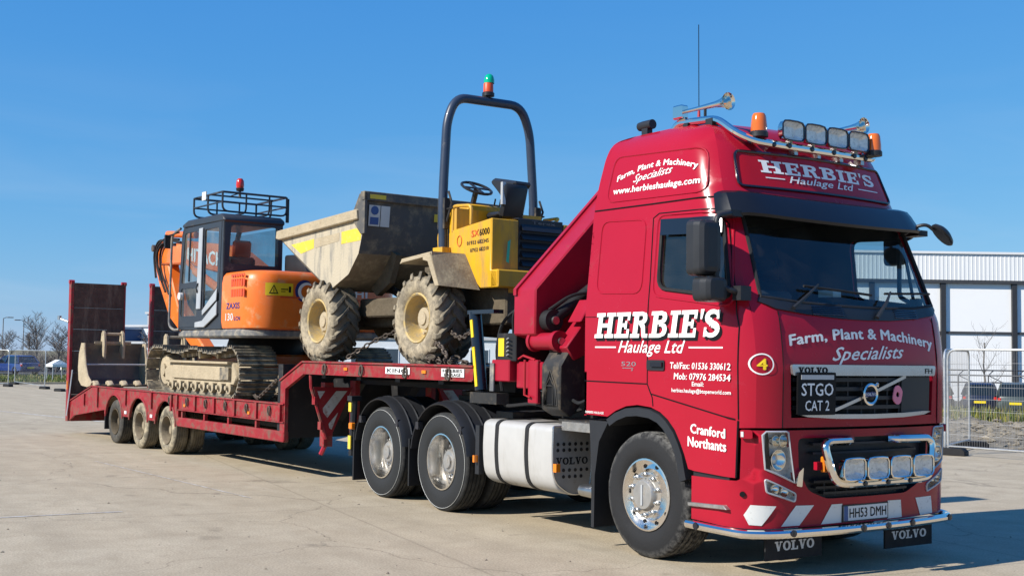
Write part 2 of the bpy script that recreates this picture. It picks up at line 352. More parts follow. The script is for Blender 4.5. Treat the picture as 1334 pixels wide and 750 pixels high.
def slab(ch, wst=.26, wth=.15):
    h = wst/2; sf = .13; W = .9
    def R(x0, x1, y0, y1): return [(x0,y0),(x1,y0),(x1,y1),(x0,y1)]
    stem = lambda x: [R(x-h, x+h, 0, 1), R(x-h-sf, x+h+sf, 0, wth), R(x-h-sf, x+h+sf, 1-wth, 1)]
    def strokes(path, ws):
        out = []
        for i in range(len(path)-1):
            a = Vector(path[i]); b = Vector(path[i+1]); d = (b-a).normalized(); q = Vector((-d.y, d.x))
            w0 = ws[i] if isinstance(ws, list) else ws; w1 = ws[i+1] if isinstance(ws, list) else ws
            d2 = d*.012
            out.append([tuple(a-d2+q*w0/2), tuple(a-d2-q*w0/2), tuple(b+d2-q*w1/2), tuple(b+d2+q*w1/2)])
        return out
    if ch == 'I': return stem(h+sf), h*2+sf*2
    if ch == 'H': x0 = h+sf; x1 = x0+.62; return stem(x0)+stem(x1)+[R(x0, x1, .42, .58)], x1+h+sf
    if ch == 'L': x0 = h+sf; return stem(x0)+[R(x0, x0+.55, 0, wth), R(x0+.42, x0+.57, 0, .36)], x0+.60
    if ch == 'E': x0 = h+sf; return stem(x0)+[R(x0, x0+.55, 0, wth), R(x0, x0+.52, 1-wth, 1), R(x0, x0+.38, .43, .57), R(x0+.44, x0+.58, 0, .34), R(x0+.42, x0+.56, .68, 1), R(x0+.30, x0+.42, .34, .66)], x0+.62
    if ch in 'RB':
        x0 = h+sf; b = stem(x0); w_ = [wth]*4+[wth+.07]*7+[wth]*4
        b += strokes(_arc(x0+.22, .76, .28, .175, 90, -90), w_)+[R(x0, x0+.24, 1-wth, 1), R(x0, x0+.24, .51, .51+wth)]
        if ch == 'B': b += strokes(_arc(x0+.24, .29, .32, .215, 90, -90), w_)+[R(x0, x0+.26, 0, wth)]; return b, x0+.72
        b += strokes([(x0+.28, .56), (x0+.42, .42), (x0+.50, .08)], [.2, .22, .2])+[R(x0+.42, x0+.74, 0, wth)]; return b, x0+.76
    if ch == 'S':
        P = _arc(.40, .745, .27, .18, 25, 270, 16)[:-1]+_arc(.40, .27, .30, .20, 90, -155, 16)
        return strokes(P, [.14+.11*math.sin(PI*i/(len(P)-1))**2 for i in range(len(P))])+[R(.60, .72, .66, .98), R(.04, .16, .02, .36)], .78
    if ch == 'V': return strokes([(.20, .99), (.46, .02)], .25)+strokes([(.46, .02), (.72, .99)], .13)+[R(.0, .42, 1-wth, 1), R(.56, .90, 1-wth, 1)], .92
    if ch == 'O': return strokes(_arc(.44, .5, .33, .43, 0, 360, 28), [.14+.12*abs(math.cos(rad(360*i/28))) for i in range(29)]), .88
    if ch == "'": return [[(.02,1.02),(.20,1.02),(.14,.66),(.06,.66)]], .2
    if ch == ' ': return [], .4
def slab_text(s, bold=0, gap=.06):
    V = []; F = []; x = 0
    for ch in s:
        P, wd = slab(ch)
        if P:
            v, f = fill(P); k = len(V); V += [(x+a, b) for a, b in v]; F += [tuple(k+i for i in q) for q in f]
        x += wd+gap
    return V, F
def place(VF, x0, x1, z0, z1, arch=0., shear=0., slope=0.):
    """fit lettering into the rectangle, with optional arching, slant and slope"""
    V, F = VF; a0 = min(v[0] for v in V); a1 = max(v[0] for v in V); b0 = min(v[1] for v in V); b1 = max(v[1] for v in V); out = []
    for v_ in V:
        a, b = v_[:2]; t = (a-a0)/(a1-a0); q = (b-b0)/(b1-b0); out.append((x0+(x1-x0)*t+shear*q*(z1-z0), z0+(z1-z0)*q+arch*(1-(2*t-1)**2)+slope*(t-.5), v_[2] if len(v_) > 2 else 0))
    return out, F
def lettering(name, VF, fn, mat, parent, off=.003):
    V, F = VF; mb = MB().add([fn(q[0], q[1], off+.0003*(q[2] if len(q) > 2 else 0)) for q in V], F); return mb.build(name, mat, parent, smooth=False, recalc=False)
# ------------------------------------------------------------------ things
def thing(name, label, cat, loc=(0,0,0), rotz=0., group=None, rot=None):
    o = bpy.data.objects.new(name, None); C.objects.link(o); o.empty_display_size = .3
    o.location = loc; o.rotation_euler = rot or (0,0,rotz); tag(o, label, cat, group); return o
def tag(o, label, cat, group=None):
    o['label'] = label; o['category'] = cat
    if group: o['group'] = group
    return o
def kids(o): return [c for c in C.objects if c.parent == o]
def copy_tree(o, parent=None):
    c_ = o.copy(); C.objects.link(c_); c_.parent = parent
    for k in list(o.children): copy_tree(k, c_)
    return c_
# ================================================================== SETTING
def gz(x, y=0.):
    """ground height: the yard falls gently to the left, the waste ground behind the right fence dips towards the car park"""
    t = min(1, max(0, (-x-18)/40)); z = -.3*t*t*(3-2*t)
    if x > -61.6: u = min(1, max(0, (y-14)/22)); z += (-.75-z)*u*u*(3-2*u)
    return z
def mat_ground(name, cols, scales, rough=.9, bump=.3, bs=40, joints=False, pebbles=0):
    m = bpy.data.materials.new(name); m.use_nodes = True; nt = m.node_tree; N = nt.nodes; L = nt.links; b = N['Principled BSDF']
    b.inputs['Roughness'].default_value = rough; b.inputs['Specular IOR Level'].default_value = .25
    tc = N.new('ShaderNodeTexCoord'); out = None
    for i, (c_, s_) in enumerate(zip(cols, scales)):
        if out is None:
            r = N.new('ShaderNodeRGB'); r.outputs[0].default_value = (*c_, 1); out = r.outputs[0]; continue
        n = N.new('ShaderNodeTexNoise'); n.inputs['Scale'].default_value = s_; n.inputs['Detail'].default_value = 9; n.inputs['Roughness'].default_value = .68; n.inputs['Distortion'].default_value = .4
        L.new(tc.outputs['Object'], n.inputs['Vector'])
        mr = N.new('ShaderNodeMapRange'); mr.inputs[1].default_value = .38; mr.inputs[2].default_value = .66; L.new(n.outputs['Fac'], mr.inputs[0])
        mx = N.new('ShaderNodeMix'); mx.data_type = 'RGBA'; L.new(mr.outputs[0], mx.inputs['Factor']); L.new(out, mx.inputs['A']); mx.inputs['B'].default_value = (*c_, 1); out = mx.outputs['Result']
    if pebbles:
        v = N.new('ShaderNodeTexVoronoi'); v.inputs['Scale'].default_value = pebbles; L.new(tc.outputs['Object'], v.inputs['Vector'])
        bw = N.new('ShaderNodeRGBToBW'); L.new(v.outputs['Color'], bw.inputs[0])
        mr = N.new('ShaderNodeMapRange'); mr.inputs[3].default_value = .55; mr.inputs[4].default_value = 1.45; L.new(bw.outputs[0], mr.inputs[0])
        vm = N.new('ShaderNodeVectorMath'); vm.operation = 'MULTIPLY'; L.new(out, vm.inputs[0]); L.new(mr.outputs[0], vm.inputs[1]); out = vm.outputs[0]
    hgt = None
    if joints:
        mp = N.new('ShaderNodeMapping'); mp.inputs['Rotation'].default_value = (0, 0, rad(8.5)); L.new(tc.outputs['Object'], mp.inputs[0])
        sp = N.new('ShaderNodeSeparateXYZ'); L.new(mp.outputs[0], sp.inputs[0]); ds = []
        for ax, per, ph in (('X', 5.2, 1.3), ('Y', 4.6, .5)):
            a = N.new('ShaderNodeMath'); a.operation = 'ADD'; a.inputs[1].default_value = ph+200; L.new(sp.outputs[ax], a.inputs[0])
            pp = N.new('ShaderNodeMath'); pp.operation = 'PINGPONG'; pp.inputs[1].default_value = per/2; L.new(a.outputs[0], pp.inputs[0]); ds.append(pp.outputs[0])
        mi_ = N.new('ShaderNodeMath'); mi_.operation = 'MINIMUM'; L.new(ds[0], mi_.inputs[0]); L.new(ds[1], mi_.inputs[1])
        mr = N.new('ShaderNodeMapRange'); mr.inputs[1].default_value = .006; mr.inputs[2].default_value = .022; mr.inputs[3].default_value = .80; mr.inputs[4].default_value = 1.; L.new(mi_.outputs[0], mr.inputs[0])
        vm = N.new('ShaderNodeVectorMath'); vm.operation = 'MULTIPLY'; L.new(out, vm.inputs[0]); L.new(mr.outputs[0], vm.inputs[1]); out = vm.outputs[0]
        # brushed streaks, grit specks, small dark stains
        w_ = N.new('ShaderNodeTexNoise'); w_.inputs['Scale'].default_value = 1.; w_.inputs['Detail'].default_value = 6
        m2 = N.new('ShaderNodeMapping'); m2.inputs['Scale'].default_value = (.12, 2.6, 1); m2.inputs['Rotation'].default_value = (0, 0, rad(8.5)); L.new(tc.outputs['Object'], m2.inputs[0]); L.new(m2.outputs[0], w_.inputs['Vector'])
        r2 = N.new('ShaderNodeMapRange'); r2.inputs[1].default_value = .3; r2.inputs[2].default_value = .7; r2.inputs[3].default_value = .93; r2.inputs[4].default_value = 1.06; L.new(w_.outputs['Fac'], r2.inputs[0])
        v2 = N.new('ShaderNodeVectorMath'); v2.operation = 'MULTIPLY'; L.new(out, v2.inputs[0]); L.new(r2.outputs[0], v2.inputs[1]); out = v2.outputs[0]
        g_ = N.new('ShaderNodeTexNoise'); g_.inputs['Scale'].default_value = 55; g_.inputs['Detail'].default_value = 3; L.new(tc.outputs['Object'], g_.inputs['Vector'])
        r3 = N.new('ShaderNodeMapRange'); r3.inputs[1].default_value = .25; r3.inputs[2].default_value = .75; r3.inputs[3].default_value = .74; r3.inputs[4].default_value = 1.26; L.new(g_.outputs['Fac'], r3.inputs[0])
        v3 = N.new('ShaderNodeVectorMath'); v3.operation = 'MULTIPLY'; L.new(out, v3.inputs[0]); L.new(r3.outputs[0], v3.inputs[1]); out = v3.outputs[0]
        s_ = N.new('ShaderNodeTexNoise'); s_.inputs['Scale'].default_value = 1.7; s_.inputs['Detail'].default_value = 4; L.new(tc.outputs['Object'], s_.inputs['Vector'])
        vo = N.new('ShaderNodeTexVoronoi'); vo.inputs['Scale'].default_value = 2.3; L.new(tc.outputs['Object'], vo.inputs['Vector'])
        r5 = N.new('ShaderNodeMapRange'); r5.inputs[1].default_value = .020; r5.inputs[2].default_value = .045; r5.inputs[3].default_value = .45; r5.inputs[4].default_value = 1.; L.new(vo.outputs['Distance'], r5.inputs[0])
        v5 = N.new('ShaderNodeVectorMath'); v5.operation = 'MULTIPLY'; L.new(out, v5.inputs[0]); L.new(r5.outputs[0], v5.inputs[1]); out = v5.outputs[0]
        # hairline cracks
        dn_ = N.new('ShaderNodeTexNoise'); dn_.inputs['Scale'].default_value = .8; dn_.inputs['Detail'].default_value = 6; L.new(tc.outputs['Object'], dn_.inputs['Vector'])
        av = N.new('ShaderNodeVectorMath'); av.operation = 'MULTIPLY_ADD'; av.inputs[1].default_value = (1.6, 1.6, 0); L.new(dn_.outputs['Color'], av.inputs[0]); L.new(tc.outputs['Object'], av.inputs[2])
        ve = N.new('ShaderNodeTexVoronoi'); ve.feature = 'DISTANCE_TO_EDGE'; ve.inputs['Scale'].default_value = .21; L.new(av.outputs[0], ve.inputs['Vector'])
        r7 = N.new('ShaderNodeMapRange'); r7.inputs[1].default_value = .0008; r7.inputs[2].default_value = .0030; r7.inputs[3].default_value = .70; r7.inputs[4].default_value = 1.; L.new(ve.outputs['Distance'], r7.inputs[0])
        v7 = N.new('ShaderNodeVectorMath'); v7.operation = 'MULTIPLY'; L.new(out, v7.inputs[0]); L.new(r7.outputs[0], v7.inputs[1]); out = v7.outputs[0]
        # pale scrapes and worn patches
        sc2 = N.new('ShaderNodeTexNoise'); sc2.inputs['Scale'].default_value = .9; sc2.inputs['Detail'].default_value = 10; sc2.inputs['Roughness'].default_value = .8; sc2.inputs['Distortion'].default_value = 1.5
        m6 = N.new('ShaderNodeMapping'); m6.inputs['Scale'].default_value = (.35, 1.6, 1); L.new(tc.outputs['Object'], m6.inputs[0]); L.new(m6.outputs[0], sc2.inputs['Vector'])
        r6 = N.new('ShaderNodeMapRange'); r6.inputs[1].default_value = .60; r6.inputs[2].default_value = .72; r6.inputs[4].default_value = .20; L.new(sc2.outputs['Fac'], r6.inputs[0])
        x6 = N.new('ShaderNodeMix'); x6.data_type = 'RGBA'; L.new(r6.outputs[0], x6.inputs['Factor']); L.new(out, x6.inputs['A']); x6.inputs['B'].default_value = (.62, .56, .46, 1); out = x6.outputs['Result']
        r4 = N.new('ShaderNodeMapRange'); r4.inputs[1].default_value = .655; r4.inputs[2].default_value = .74; r4.inputs[3].default_value = 1; r4.inputs[4].default_value = .70; L.new(s_.outputs['Fac'], r4.inputs[0])
        v4 = N.new('ShaderNodeVectorMath'); v4.operation = 'MULTIPLY'; L.new(out, v4.inputs[0]); L.new(r4.outputs[0], v4.inputs[1]); out = v4.outputs[0]
    L.new(out, b.inputs['Base Color'])
    nb = N.new('ShaderNodeTexNoise'); nb.inputs['Scale'].default_value = bs; nb.inputs['Detail'].default_value = 6; L.new(tc.outputs['Object'], nb.inputs['Vector'])
    bp = N.new('ShaderNodeBump'); bp.inputs['Strength'].default_value = bump; bp.inputs['Distance'].default_value = .03; L.new(nb.outputs['Fac'], bp.inputs['Height']); L.new(bp.outputs[0], b.inputs['Normal'])
    MATS[name] = m
mat_ground('concrete', [(.415,.343,.240),(.46,.387,.277),(.365,.300,.208)], [1,.5,2.2], .85, .22, 90, joints=True)
mat_ground('earth', [(.17,.14,.09),(.10,.12,.045),(.22,.18,.12)], [1,.05,.3], .95, .5, 8)
mat_ground('gravel_ground', [(.20,.168,.12),(.10,.085,.066),(.31,.262,.185)], [1,.25,.9], .95, .8, 14, pebbles=7)
mat_ground('grass_ground', [(.11,.135,.040),(.16,.155,.06),(.085,.115,.032)], [1,.5,2.], .95, .6, 20)
mat_ground('asphalt', [(.060,.060,.060),(.085,.083,.080)], [1,.4], .9, .3, 60)
pm('line_paint', (.62,.60,.55), .7, var=.1, dirt=((.36,.31,.25), .52, 6.))
def strip(name, x0, x1, y0, y1, dz, mat, n=40):
    mb = MB(); xs = [x0+(x1-x0)*i/n for i in range(n+1)]
    ny = 1 if y0 < 0 else max(1, int((y1-y0)/1.5)) if y1 < 50 else 2; ys = [y0+(y1-y0)*j/ny for j in range(ny+1)]
    for i in range(n):
        for j in range(ny): mb.add([(x, y, gz(x, y)+dz) for x, y in ((xs[i],ys[j]),(xs[i+1],ys[j]),(xs[i+1],ys[j+1]),(xs[i],ys[j+1]))], [(0,1,2,3)])
    o = mb.build(name, mat, weld=1e-5, ang=80); o['kind'] = 'structure'; return o
o = MB().add([(-1500,-1500,-1.0),(1500,-1500,-1.0),(1500,1500,-1.0),(-1500,1500,-1.0)], [(0,1,2,3)]).build('ground', 'earth'); o['kind'] = 'structure'
strip('concrete_pavement', -61.5, 70, -70, 12.5, 0., 'concrete', 68)
strip('grass_verge', -83, -61.52, -70, 90, .0, 'grass_ground', 4)
strip('gravel', -61.5, 70, 12.52, 34., .0, 'gravel_ground', 68)
strip('car_park', -60, 70, 38.02, 130, .0, 'asphalt', 40)
strip('rough_grass', -61.5, 70, 34.02, 38., .0, 'grass_ground', 40)
strip('access_road', -150, -83.02, -70, 90, .01, 'asphalt', 4)
def painted(name, a, b, wd):
    a = Vector(a); b = Vector(b); d = (b-a).normalized(); q = Vector((-d.y, d.x))*wd/2; mb = MB(); n = 24
    P = [a.lerp(b, i/n) for i in range(n+1)]
    for i in range(n):
        c4 = [P[i]+q, P[i]-q, P[i+1]-q, P[i+1]+q]; mb.add([(v.x, v.y, gz(v.x)+.004) for v in c4], [(0,1,2,3)])
    o = mb.build(name, 'line_paint', weld=1e-5); o['kind'] = 'structure'
painted('painted_line', (-5.02,-6.6), (-4.81,-4.13), .045)
painted('painted_line', (-34,-2.4), (-20.3,-.12), .12)
painted('painted_line', (-10.6,-2.9), (-5.3,-2.55), .03)
# kerb along the verge
kb = MB()
for i in range(30): kb.box(-61.66, -61.5, -40+i*2.5, -40+i*2.5+2.49, -.31, -.19)
o = kb.build('kerb', 'concrete', bevel=.01); o['kind'] = 'structure'
R = random.Random(5)
def stones(name, n, area, smin, smax, mat, lab, cat_, up=None):
    mb = MB()
    for _ in range(n):
        x = R.uniform(area[0], area[1]); y = R.uniform(area[2], area[3]); s = smin+(smax-smin)*R.random()**3; z = gz(x, y)+s*.2+(max(0, up(x, y)) if up else 0)
        vs = []; 
        for i in range(6):
            d = [(1,0,0),(-1,0,0),(0,1,0),(0,-1,0),(0,0,1),(0,0,-1)][i]; k = s*R.uniform(.5,1.2)
            vs.append((x+d[0]*k+R.uniform(-.3,.3)*s, y+d[1]*k+R.uniform(-.3,.3)*s, z+d[2]*k*.7))
        mb.add(vs, [(0,2,4),(2,1,4),(1,3,4),(3,0,4),(2,0,5),(1,2,5),(3,1,5),(0,3,5)])
    o = mb.build(name, mat, smooth=False); o['kind'] = 'stuff'; tag(o, lab, cat_); return o
def mh(x, y, cx=-13.5, cy=24.5, rx=9, ry=4.2, h=.20, rot=.98):
    dx, dy = x-cx, y-cy; u = (dx*math.cos(rot)+dy*math.sin(rot))/rx; v = (-dx*math.sin(rot)+dy*math.cos(rot))/ry; r = math.hypot(u, v)
    return h*max(0, 1-r*r)**1.1*(1+.8*noise.noise((x*.9, y*.9, 0)))+(.16*noise.noise((x*2.3, y*2.3, 1))+.10*noise.noise((x*5, y*5, 2)))*max(0, 1-r*r)
def mound(name, cx, cy, rx, ry, h, rot, label):
    mb = MB(); n = 70; V = []
    for i in range(n+1):
        for j in range(n+1):
            u = -1+2*i/n; v = -1+2*j/n; r = math.hypot(u, v); x = cx+u*rx*math.cos(rot)-v*ry*math.sin(rot); y = cy+u*rx*math.sin(rot)+v*ry*math.cos(rot)
            z = mh(x, y)
            V.append((x, y, gz(x, y)+z-.03))
    F = [(i*(n+1)+j, (i+1)*(n+1)+j, (i+1)*(n+1)+j+1, i*(n+1)+j+1) for i in range(n) for j in range(n)]
    o = mb.add(V, F).build(name, 'gravel_ground', ang=60); tag(o, label, 'spoil heap')
mound('spoil_heap', -13.5, 24.5, 9, 4.2, .55, .98, 'low grey spoil heap on the gravel before the parked cars')
pm('stone', (.22,.19,.145), .95, var=.4, vs=1.5, spec=.1)
stones('rubble', 7500, (-26, 6, 12.7, 35), .02, .13, 'stone', 'loose stones and rubble on the gravel behind the mesh fence', 'rubble', mh)
stones('grit', 420, (-12, 6, -6.6, 3), .004, .016, 'stone', 'scattered grit and small stones on the concrete yard', 'grit')
def blades(name, n, fx, h0, h1, mats, label, cat, wd=.02):
    mb = MB()
    for _ in range(n):
        x, y = fx(); h = R.uniform(h0, h1); a = R.uniform(0, 2*PI); lean = R.uniform(0, .5)*h; z = gz(x, y)
        dx, dy = math.cos(a)*wd, math.sin(a)*wd; lx, ly = math.cos(a+1.5)*lean, math.sin(a+1.5)*lean
        mb.add([(x-dx,y-dy,z),(x+dx,y+dy,z),(x+dx*.6+lx*.4,y+dy*.6+ly*.4,z+h*.6),(x-dx*.6+lx*.4,y-dy*.6+ly*.4,z+h*.6),(x+lx,y+ly,z+h)], [(0,1,2,3),(3,2,4)], R.randrange(len(mats)))
    o = mb.build(name, mats, smooth=False, recalc=False); o['kind'] = 'stuff'; tag(o, label, cat)
pm('blade_green', (.085,.12,.025), .8, var=.3, vs=.6); pm('blade_straw', (.24,.20,.085), .85, var=.25, vs=.6); pm('blade_yellow', (.26,.24,.03), .8, var=.2)
blades('weeds', 8000, lambda: (R.uniform(-26, 2), 33.6+abs(R.gauss(0, 1.6))), .2, .70, ['blade_green','blade_straw','blade_yellow','blade_green'], 'straggly weeds along the far edge of the gravel', 'weeds', .025)
blades('grass', 14000, lambda: (R.uniform(-82.5, -61.8), R.uniform(-6, 26)), .06, .22, ['blade_green','blade_straw','blade_green'], 'rough grass on the verge behind the left fence', 'grass', .03)
# ------------------------------------------------------------------ bare trees
pm('bark', (.13,.112,.10), .9, var=.25, vs=3, bump=.4, bs=8)
pm('bark_pale', (.17,.15,.13), .9, var=.2, vs=3)
def tree(x, y, h, label, seed, spread=.45, dens_=1., group=None, mat='bark', lean=0, twig=.012):
    r = random.Random(seed); t = thing('bare_tree', label, 'tree', (x, y, gz(x, y)-.02), group=group); tr = MB(); cr = MB()
    def grow(p0, d, ln, rr, lv):
        n = 3; pts = [p0]; p_ = p0.copy()
        for i in range(n):
            d = (d+Vector((r.gauss(0,.13), r.gauss(0,.13), .10+r.gauss(0,.06)))).normalized(); p_ = p_+d*ln/n; pts.append(p_.copy())
        (tr if lv < 1 else cr).tube(pts, [rr*(1-.5*i/n) for i in range(n+1)], 5 if lv < 2 else 3, caps=False)
        if lv >= 3: return
        k = [int(11*dens_), int(7*dens_), int(6*dens_)][lv]
        for i in range(k):
            f = (.28 if lv == 0 else .15)+(.72 if lv == 0 else .85)*(i+r.random())/k; q = pts[0].lerp(pts[-1], f) if lv else pts[min(n-1, int(f*n))].lerp(pts[min(n, int(f*n)+1)], f*n-int(f*n))
            a = r.uniform(0, 2*PI); side = Vector((math.cos(a), math.sin(a), 0)); dd = (d*(1-spread)+side*spread*1.4).normalized()
            grow(q, dd, ln*(.52-.22*f if lv == 0 else .5)*r.uniform(.8,1.2), max(twig, rr*.42*(1-.5*f)), lv+1)
    grow(Vector((0,0,0)), Vector((lean, 0, 1)), h*.80, h*.013+.015, 0)
    tr.build('trunk', mat, t); cr.build('crown', mat, t, smooth=False); return t
GT = 'bare winter trees far left'
tree(-90.2, 13.1, 4.6, 'tallest bare tree beyond the blue cars at left', 1, .42, 1.15, GT)
tree(-96, 14.0, 3.5, 'bare tree just right of the tallest bare tree at left', 2, .5, 1.1, GT)
tree(-94.8, 15.9, 4.0, 'bare tree nearest the raised ramp at left', 3, .5, 1.1, GT)
tree(-101, 12.9, 3.6, 'bare tree beside the lamp post at far left', 4, .5, 1.1, GT)
tree(-101.3, 18.3, 3.6, 'bare tree half hidden behind the raised left ramp', 5, .5, 1.1, GT)
tree(-97.7, 24.6, 3.6, 'bare tree seen between the two raised ramps', 6, .5, 1.0, GT)
tree(-29.4, 46.4, 4.3, 'slender young bare tree in front of the white warehouse', 7, .42, .62, None, 'bark_pale', twig=.006)
# low bushes (dense bare twigs) under the far trees
for i, (x, y, h_, lb) in enumerate(((-99.5, 11.2, 2.5, 'brown twiggy bush at the far left edge'), (-99, 15.1, 1.9, 'brown twiggy hedge bush behind the blue cars'), (-100, 17.3, 1.8, 'brown twiggy bush left of the raised ramp'))):
    r = random.Random(40+i); t = thing('bush', lb, 'bush', (x, y, gz(x)), group='twiggy bushes far left'); st = MB(); cw = MB()
    for k in range(9): st.tube([(r.gauss(0,.3), r.gauss(0,.5), -.05), (r.gauss(0,.6), r.gauss(0,1.0), h_*r.uniform(.5,.8))], [.04, .015], 4)
    for k in range(420):
        a = Vector((r.gauss(0,.7), r.gauss(0,1.3), 0)); a.z = h_*r.uniform(.05,.8)*max(.3, 1-abs(a.y)*.22); d = Vector((r.gauss(0,.3), r.gauss(0,.3), r.uniform(.2,.6)))
        cw.tube([a, a+d], [.022, .008], 3, caps=False)
    st.build('stem', 'bark', t); cw.build('crown', 'bark', t, smooth=False)
# ------------------------------------------------------------------ lamp posts
def lamp_post(x, y, h, label, s):
    t = thing('lamp_post', label, 'lamp post', (x, y, gz(x)), group='street lamps far left')
    MB().tube([(0,0,0),(0,0,h*.5),(0,0,h)], [.06,.045,.035], 8).tube([(0,0,h-.05),(0,.2*s,h+.06),(0,.4*s,h+.08)], .025, 6).build('post', 'grey_paint', t)
    MB().box(-.14, .14, min(.3*s,.8*s), max(.3*s,.8*s), h+.03, h+.11).build('lantern', 'grey_paint', t, bevel=.03)
lamp_post(-100.4, 12.8, 4.5, 'lamp post with its lantern towards the right, far left', 1)
lamp_post(-105, 15.4, 4.4, 'lamp post with its lantern towards the left, by the tallest tree', -1)
# ------------------------------------------------------------------ cars
pm('car_blue', (.018,.040,.15), .3, coat=.7, var=.05); pm('car_navy', (.010,.014,.035), .3, coat=.7, var=.05); pm('car_black', (.006,.006,.008), .25, coat=.8, var=.05)
pm('car_green', (.060,.075,.068), .3, coat=.7, var=.05); pm('car_glass', (.010,.014,.018), .06, coat=.5, var=.05); pm('plate_yellow', (.75,.55,.02), .4, var=.03)
def car(x, y, ang, col, label, h=1.46, ln=4.3, estate=False, group=None, green=False):
    t = thing('parked_car', label, 'car', (x, y, gz(x, y)), ang, group); W = .86; L = ln/2
    # lower body: stations along the length (x, z bottom, z belt, half width)
    st = [(-L,.38,.74,.62),(-L+.06,.28,.86,.74),(-L+.35,.24,.93,W-.03),(-L*.4,.22,.93,W),(L*.2,.22,.90,W),(L*.5,.24,.88,W-.02),(L-.3,.26,.76,W-.08),(L-.05,.30,.64,.66),(L,.36,.56,.55)]
    mb = MB(); V = []; n = 10
    for sx, z0, z1, hw in st:
        for j in range(n):
            a = [(-1,.35),(-1,.0),(-.82,-1),(.82,-1),(1,0),(1,.35),(.94,.8),(.86,1),(-.86,1),(-.94,.8)][j]
            zz = z0 if a[1] == -1 else z0+(z1-z0)*(.12 if a[1] == 0 else a[1]); V.append((sx, a[0]*hw, zz))
    F = [(i*n+j, i*n+(j+1)%n, (i+1)*n+(j+1)%n, (i+1)*n+j) for i in range(len(st)-1) for j in range(n)]+[tuple(range(n)), tuple((len(st)-1)*n+j for j in range(n))]
    mb.add(V, F).build('body', col, t, ang=40)
    rb = -L+.22 if estate else -L+.75
    def gh(name, mat, pr, wb, wt, z0, z1):
        m = MB(); m.add([(pr[0],-wb,z0),(pr[3],-wb,z0),(pr[3],wb,z0),(pr[0],wb,z0),(pr[1],-wt,z1),(pr[2],-wt,z1),(pr[2],wt,z1),(pr[1],wt,z1)], [(0,1,5,4),(1,2,6,5),(2,3,7,6),(3,0,4,7),(4,5,6,7)]); return m.build(name, mat, t, bevel=.03)
    xr = -L+(.12 if estate else .28)
    gh('window', 'car_glass', (xr, rb, L*.16, L*.56), W-.07, .60, .86, h-.06)
    rf = MB().add([(rb-.05,-.60,h-.09),(L*.18,-.60,h-.09),(L*.18,.60,h-.09),(rb-.05,.60,h-.09),(rb+.1,-.52,h),(L*.08,-.52,h),(L*.08,.52,h),(rb+.1,.52,h)], [(0,1,5,4),(1,2,6,5),(2,3,7,6),(3,0,4,7),(4,5,6,7)]); rf.build('roof', col, t, bevel=.03)
    for s in (-1, 1):
        pl = MB(); pl.bar((xr+.02, s*(W-.06), .88), (rb+.0, s*.60, h-.06), .07, .07).bar((L*.56, s*(W-.06), .86), (L*.17, s*.60, h-.06), .06, .06).bar((-.1, s*(W-.055), .88), (-.12, s*.605, h-.06), .06, .08); pl.build('pillar', col, t)
        MB().box(-L-.01, -L+.12, min(s*.60,s*.74), max(s*.60,s*.74), .66, .80).build('tail_light', 'red_lens', t, bevel=.02)
        MB().box(L-.16, L-.02, min(s*.40,s*.66), max(s*.40,s*.66), .54, .66).build('headlight', 'lamp_reflector', t, bevel=.02)
        for wx in (-L+.78, L-.82):
            w_ = MB().lathe([(.10,-.10),(.21,-.10),(.21,.10)], (0,0,0), 'y', 14, capa=True).build('wheel', 'alloy', t, (wx, s*(W-.10), .31)); w_.scale = (1, s, 1)
            MB().lathe([(.21,-.10),(.30,-.105),(.315,-.06),(.315,.1),(.2,.1)], (0,0,0), 'y', 16).build('tyre', 'rubber', w_)
    MB().box(-L-.02, -L+.05, -.26, .26, .50, .61).build('number_plate', 'plate_yellow', t)
    return t
G1 = 'cars parked beyond the left fence'
car(-86.0, 11.0, rad(196), 'car_blue', 'blue saloon behind the left mesh fence, next to the white topped stand', 1.45, 4.6, group=G1)
car(-89.0, 8.6, rad(190), 'car_blue', 'blue hatchback cut off by the left edge of the picture', 1.5, 4.1, True, group=G1)
G2 = 'cars parked before the warehouse'
VA = rad(124)   # bay direction, tails towards the gravel
car(-27.5, 43.2, VA, 'car_navy', 'dark hatchback with yellow number plate behind the right fence', 1.45, 4.0, True, group=G2)
car(-29.2, 42.0, VA+.06, 'car_black', 'black car tucked behind the lorry front edge, right background', 1.42, 4.2, True, group=G2)
car(-25.7, 43.4, VA-.04, 'car_green', 'grey-green estate car nearest the right edge of the picture', 1.5, 4.5, True, group=G2)
# ------------------------------------------------------------------ mesh fence panels
def fence_panel(a, b, h, label, group, z=None, tilt=0):
    a = Vector((*a, 0)); b = Vector((*b, 0)); ln = (b-a).length; za = gz(a.x)
    t = thing('mesh_fence', label, 'fence', (a.x, a.y, za), math.atan2(b.y-a.y, b.x-a.x), group)
    f = MB(); r = .021
    f.tube(rnd_path([(0,0,.04),(0,0,h),(ln,0,h),(ln,0,.04)], .18), r, 8).tube([(0,0,.16),(ln,0,.16)], r*.8, 6); f.build('frame', 'galvanised', t)
    m = MB(); far = a.x < -20; nw = int(ln/(.10 if far else .045)); wr_ = .0012 if far else .0021
    for i in range(1, nw): m.tube([(ln*i/nw, 0, .16), (ln*i/nw, 0, h-.02)], wr_, 3, caps=False)
    for zz in [.16+(h-.18)*k/8 for k in range(9)]: m.tube([(0,0,zz),(ln,0,zz)], wr_*1.2, 3, caps=False)
    o = m.build('mesh_infill', 'fence_wire', t, smooth=False); o['kind'] = 'stuff'
    return t
def foot(x, y, ang, label, g):
    o = MB().prism([(-.36,0),(.36,0),(.36,.08),(.30,.13),(-.30,.13),(-.36,.08)], 'y', -.12, .12).build('rubber_block', 'rubber', bevel=.01); o.location = (x, y, gz(x)+.002); o.rotation_euler = (0,0,ang); tag(o, label, 'rubber block', g)
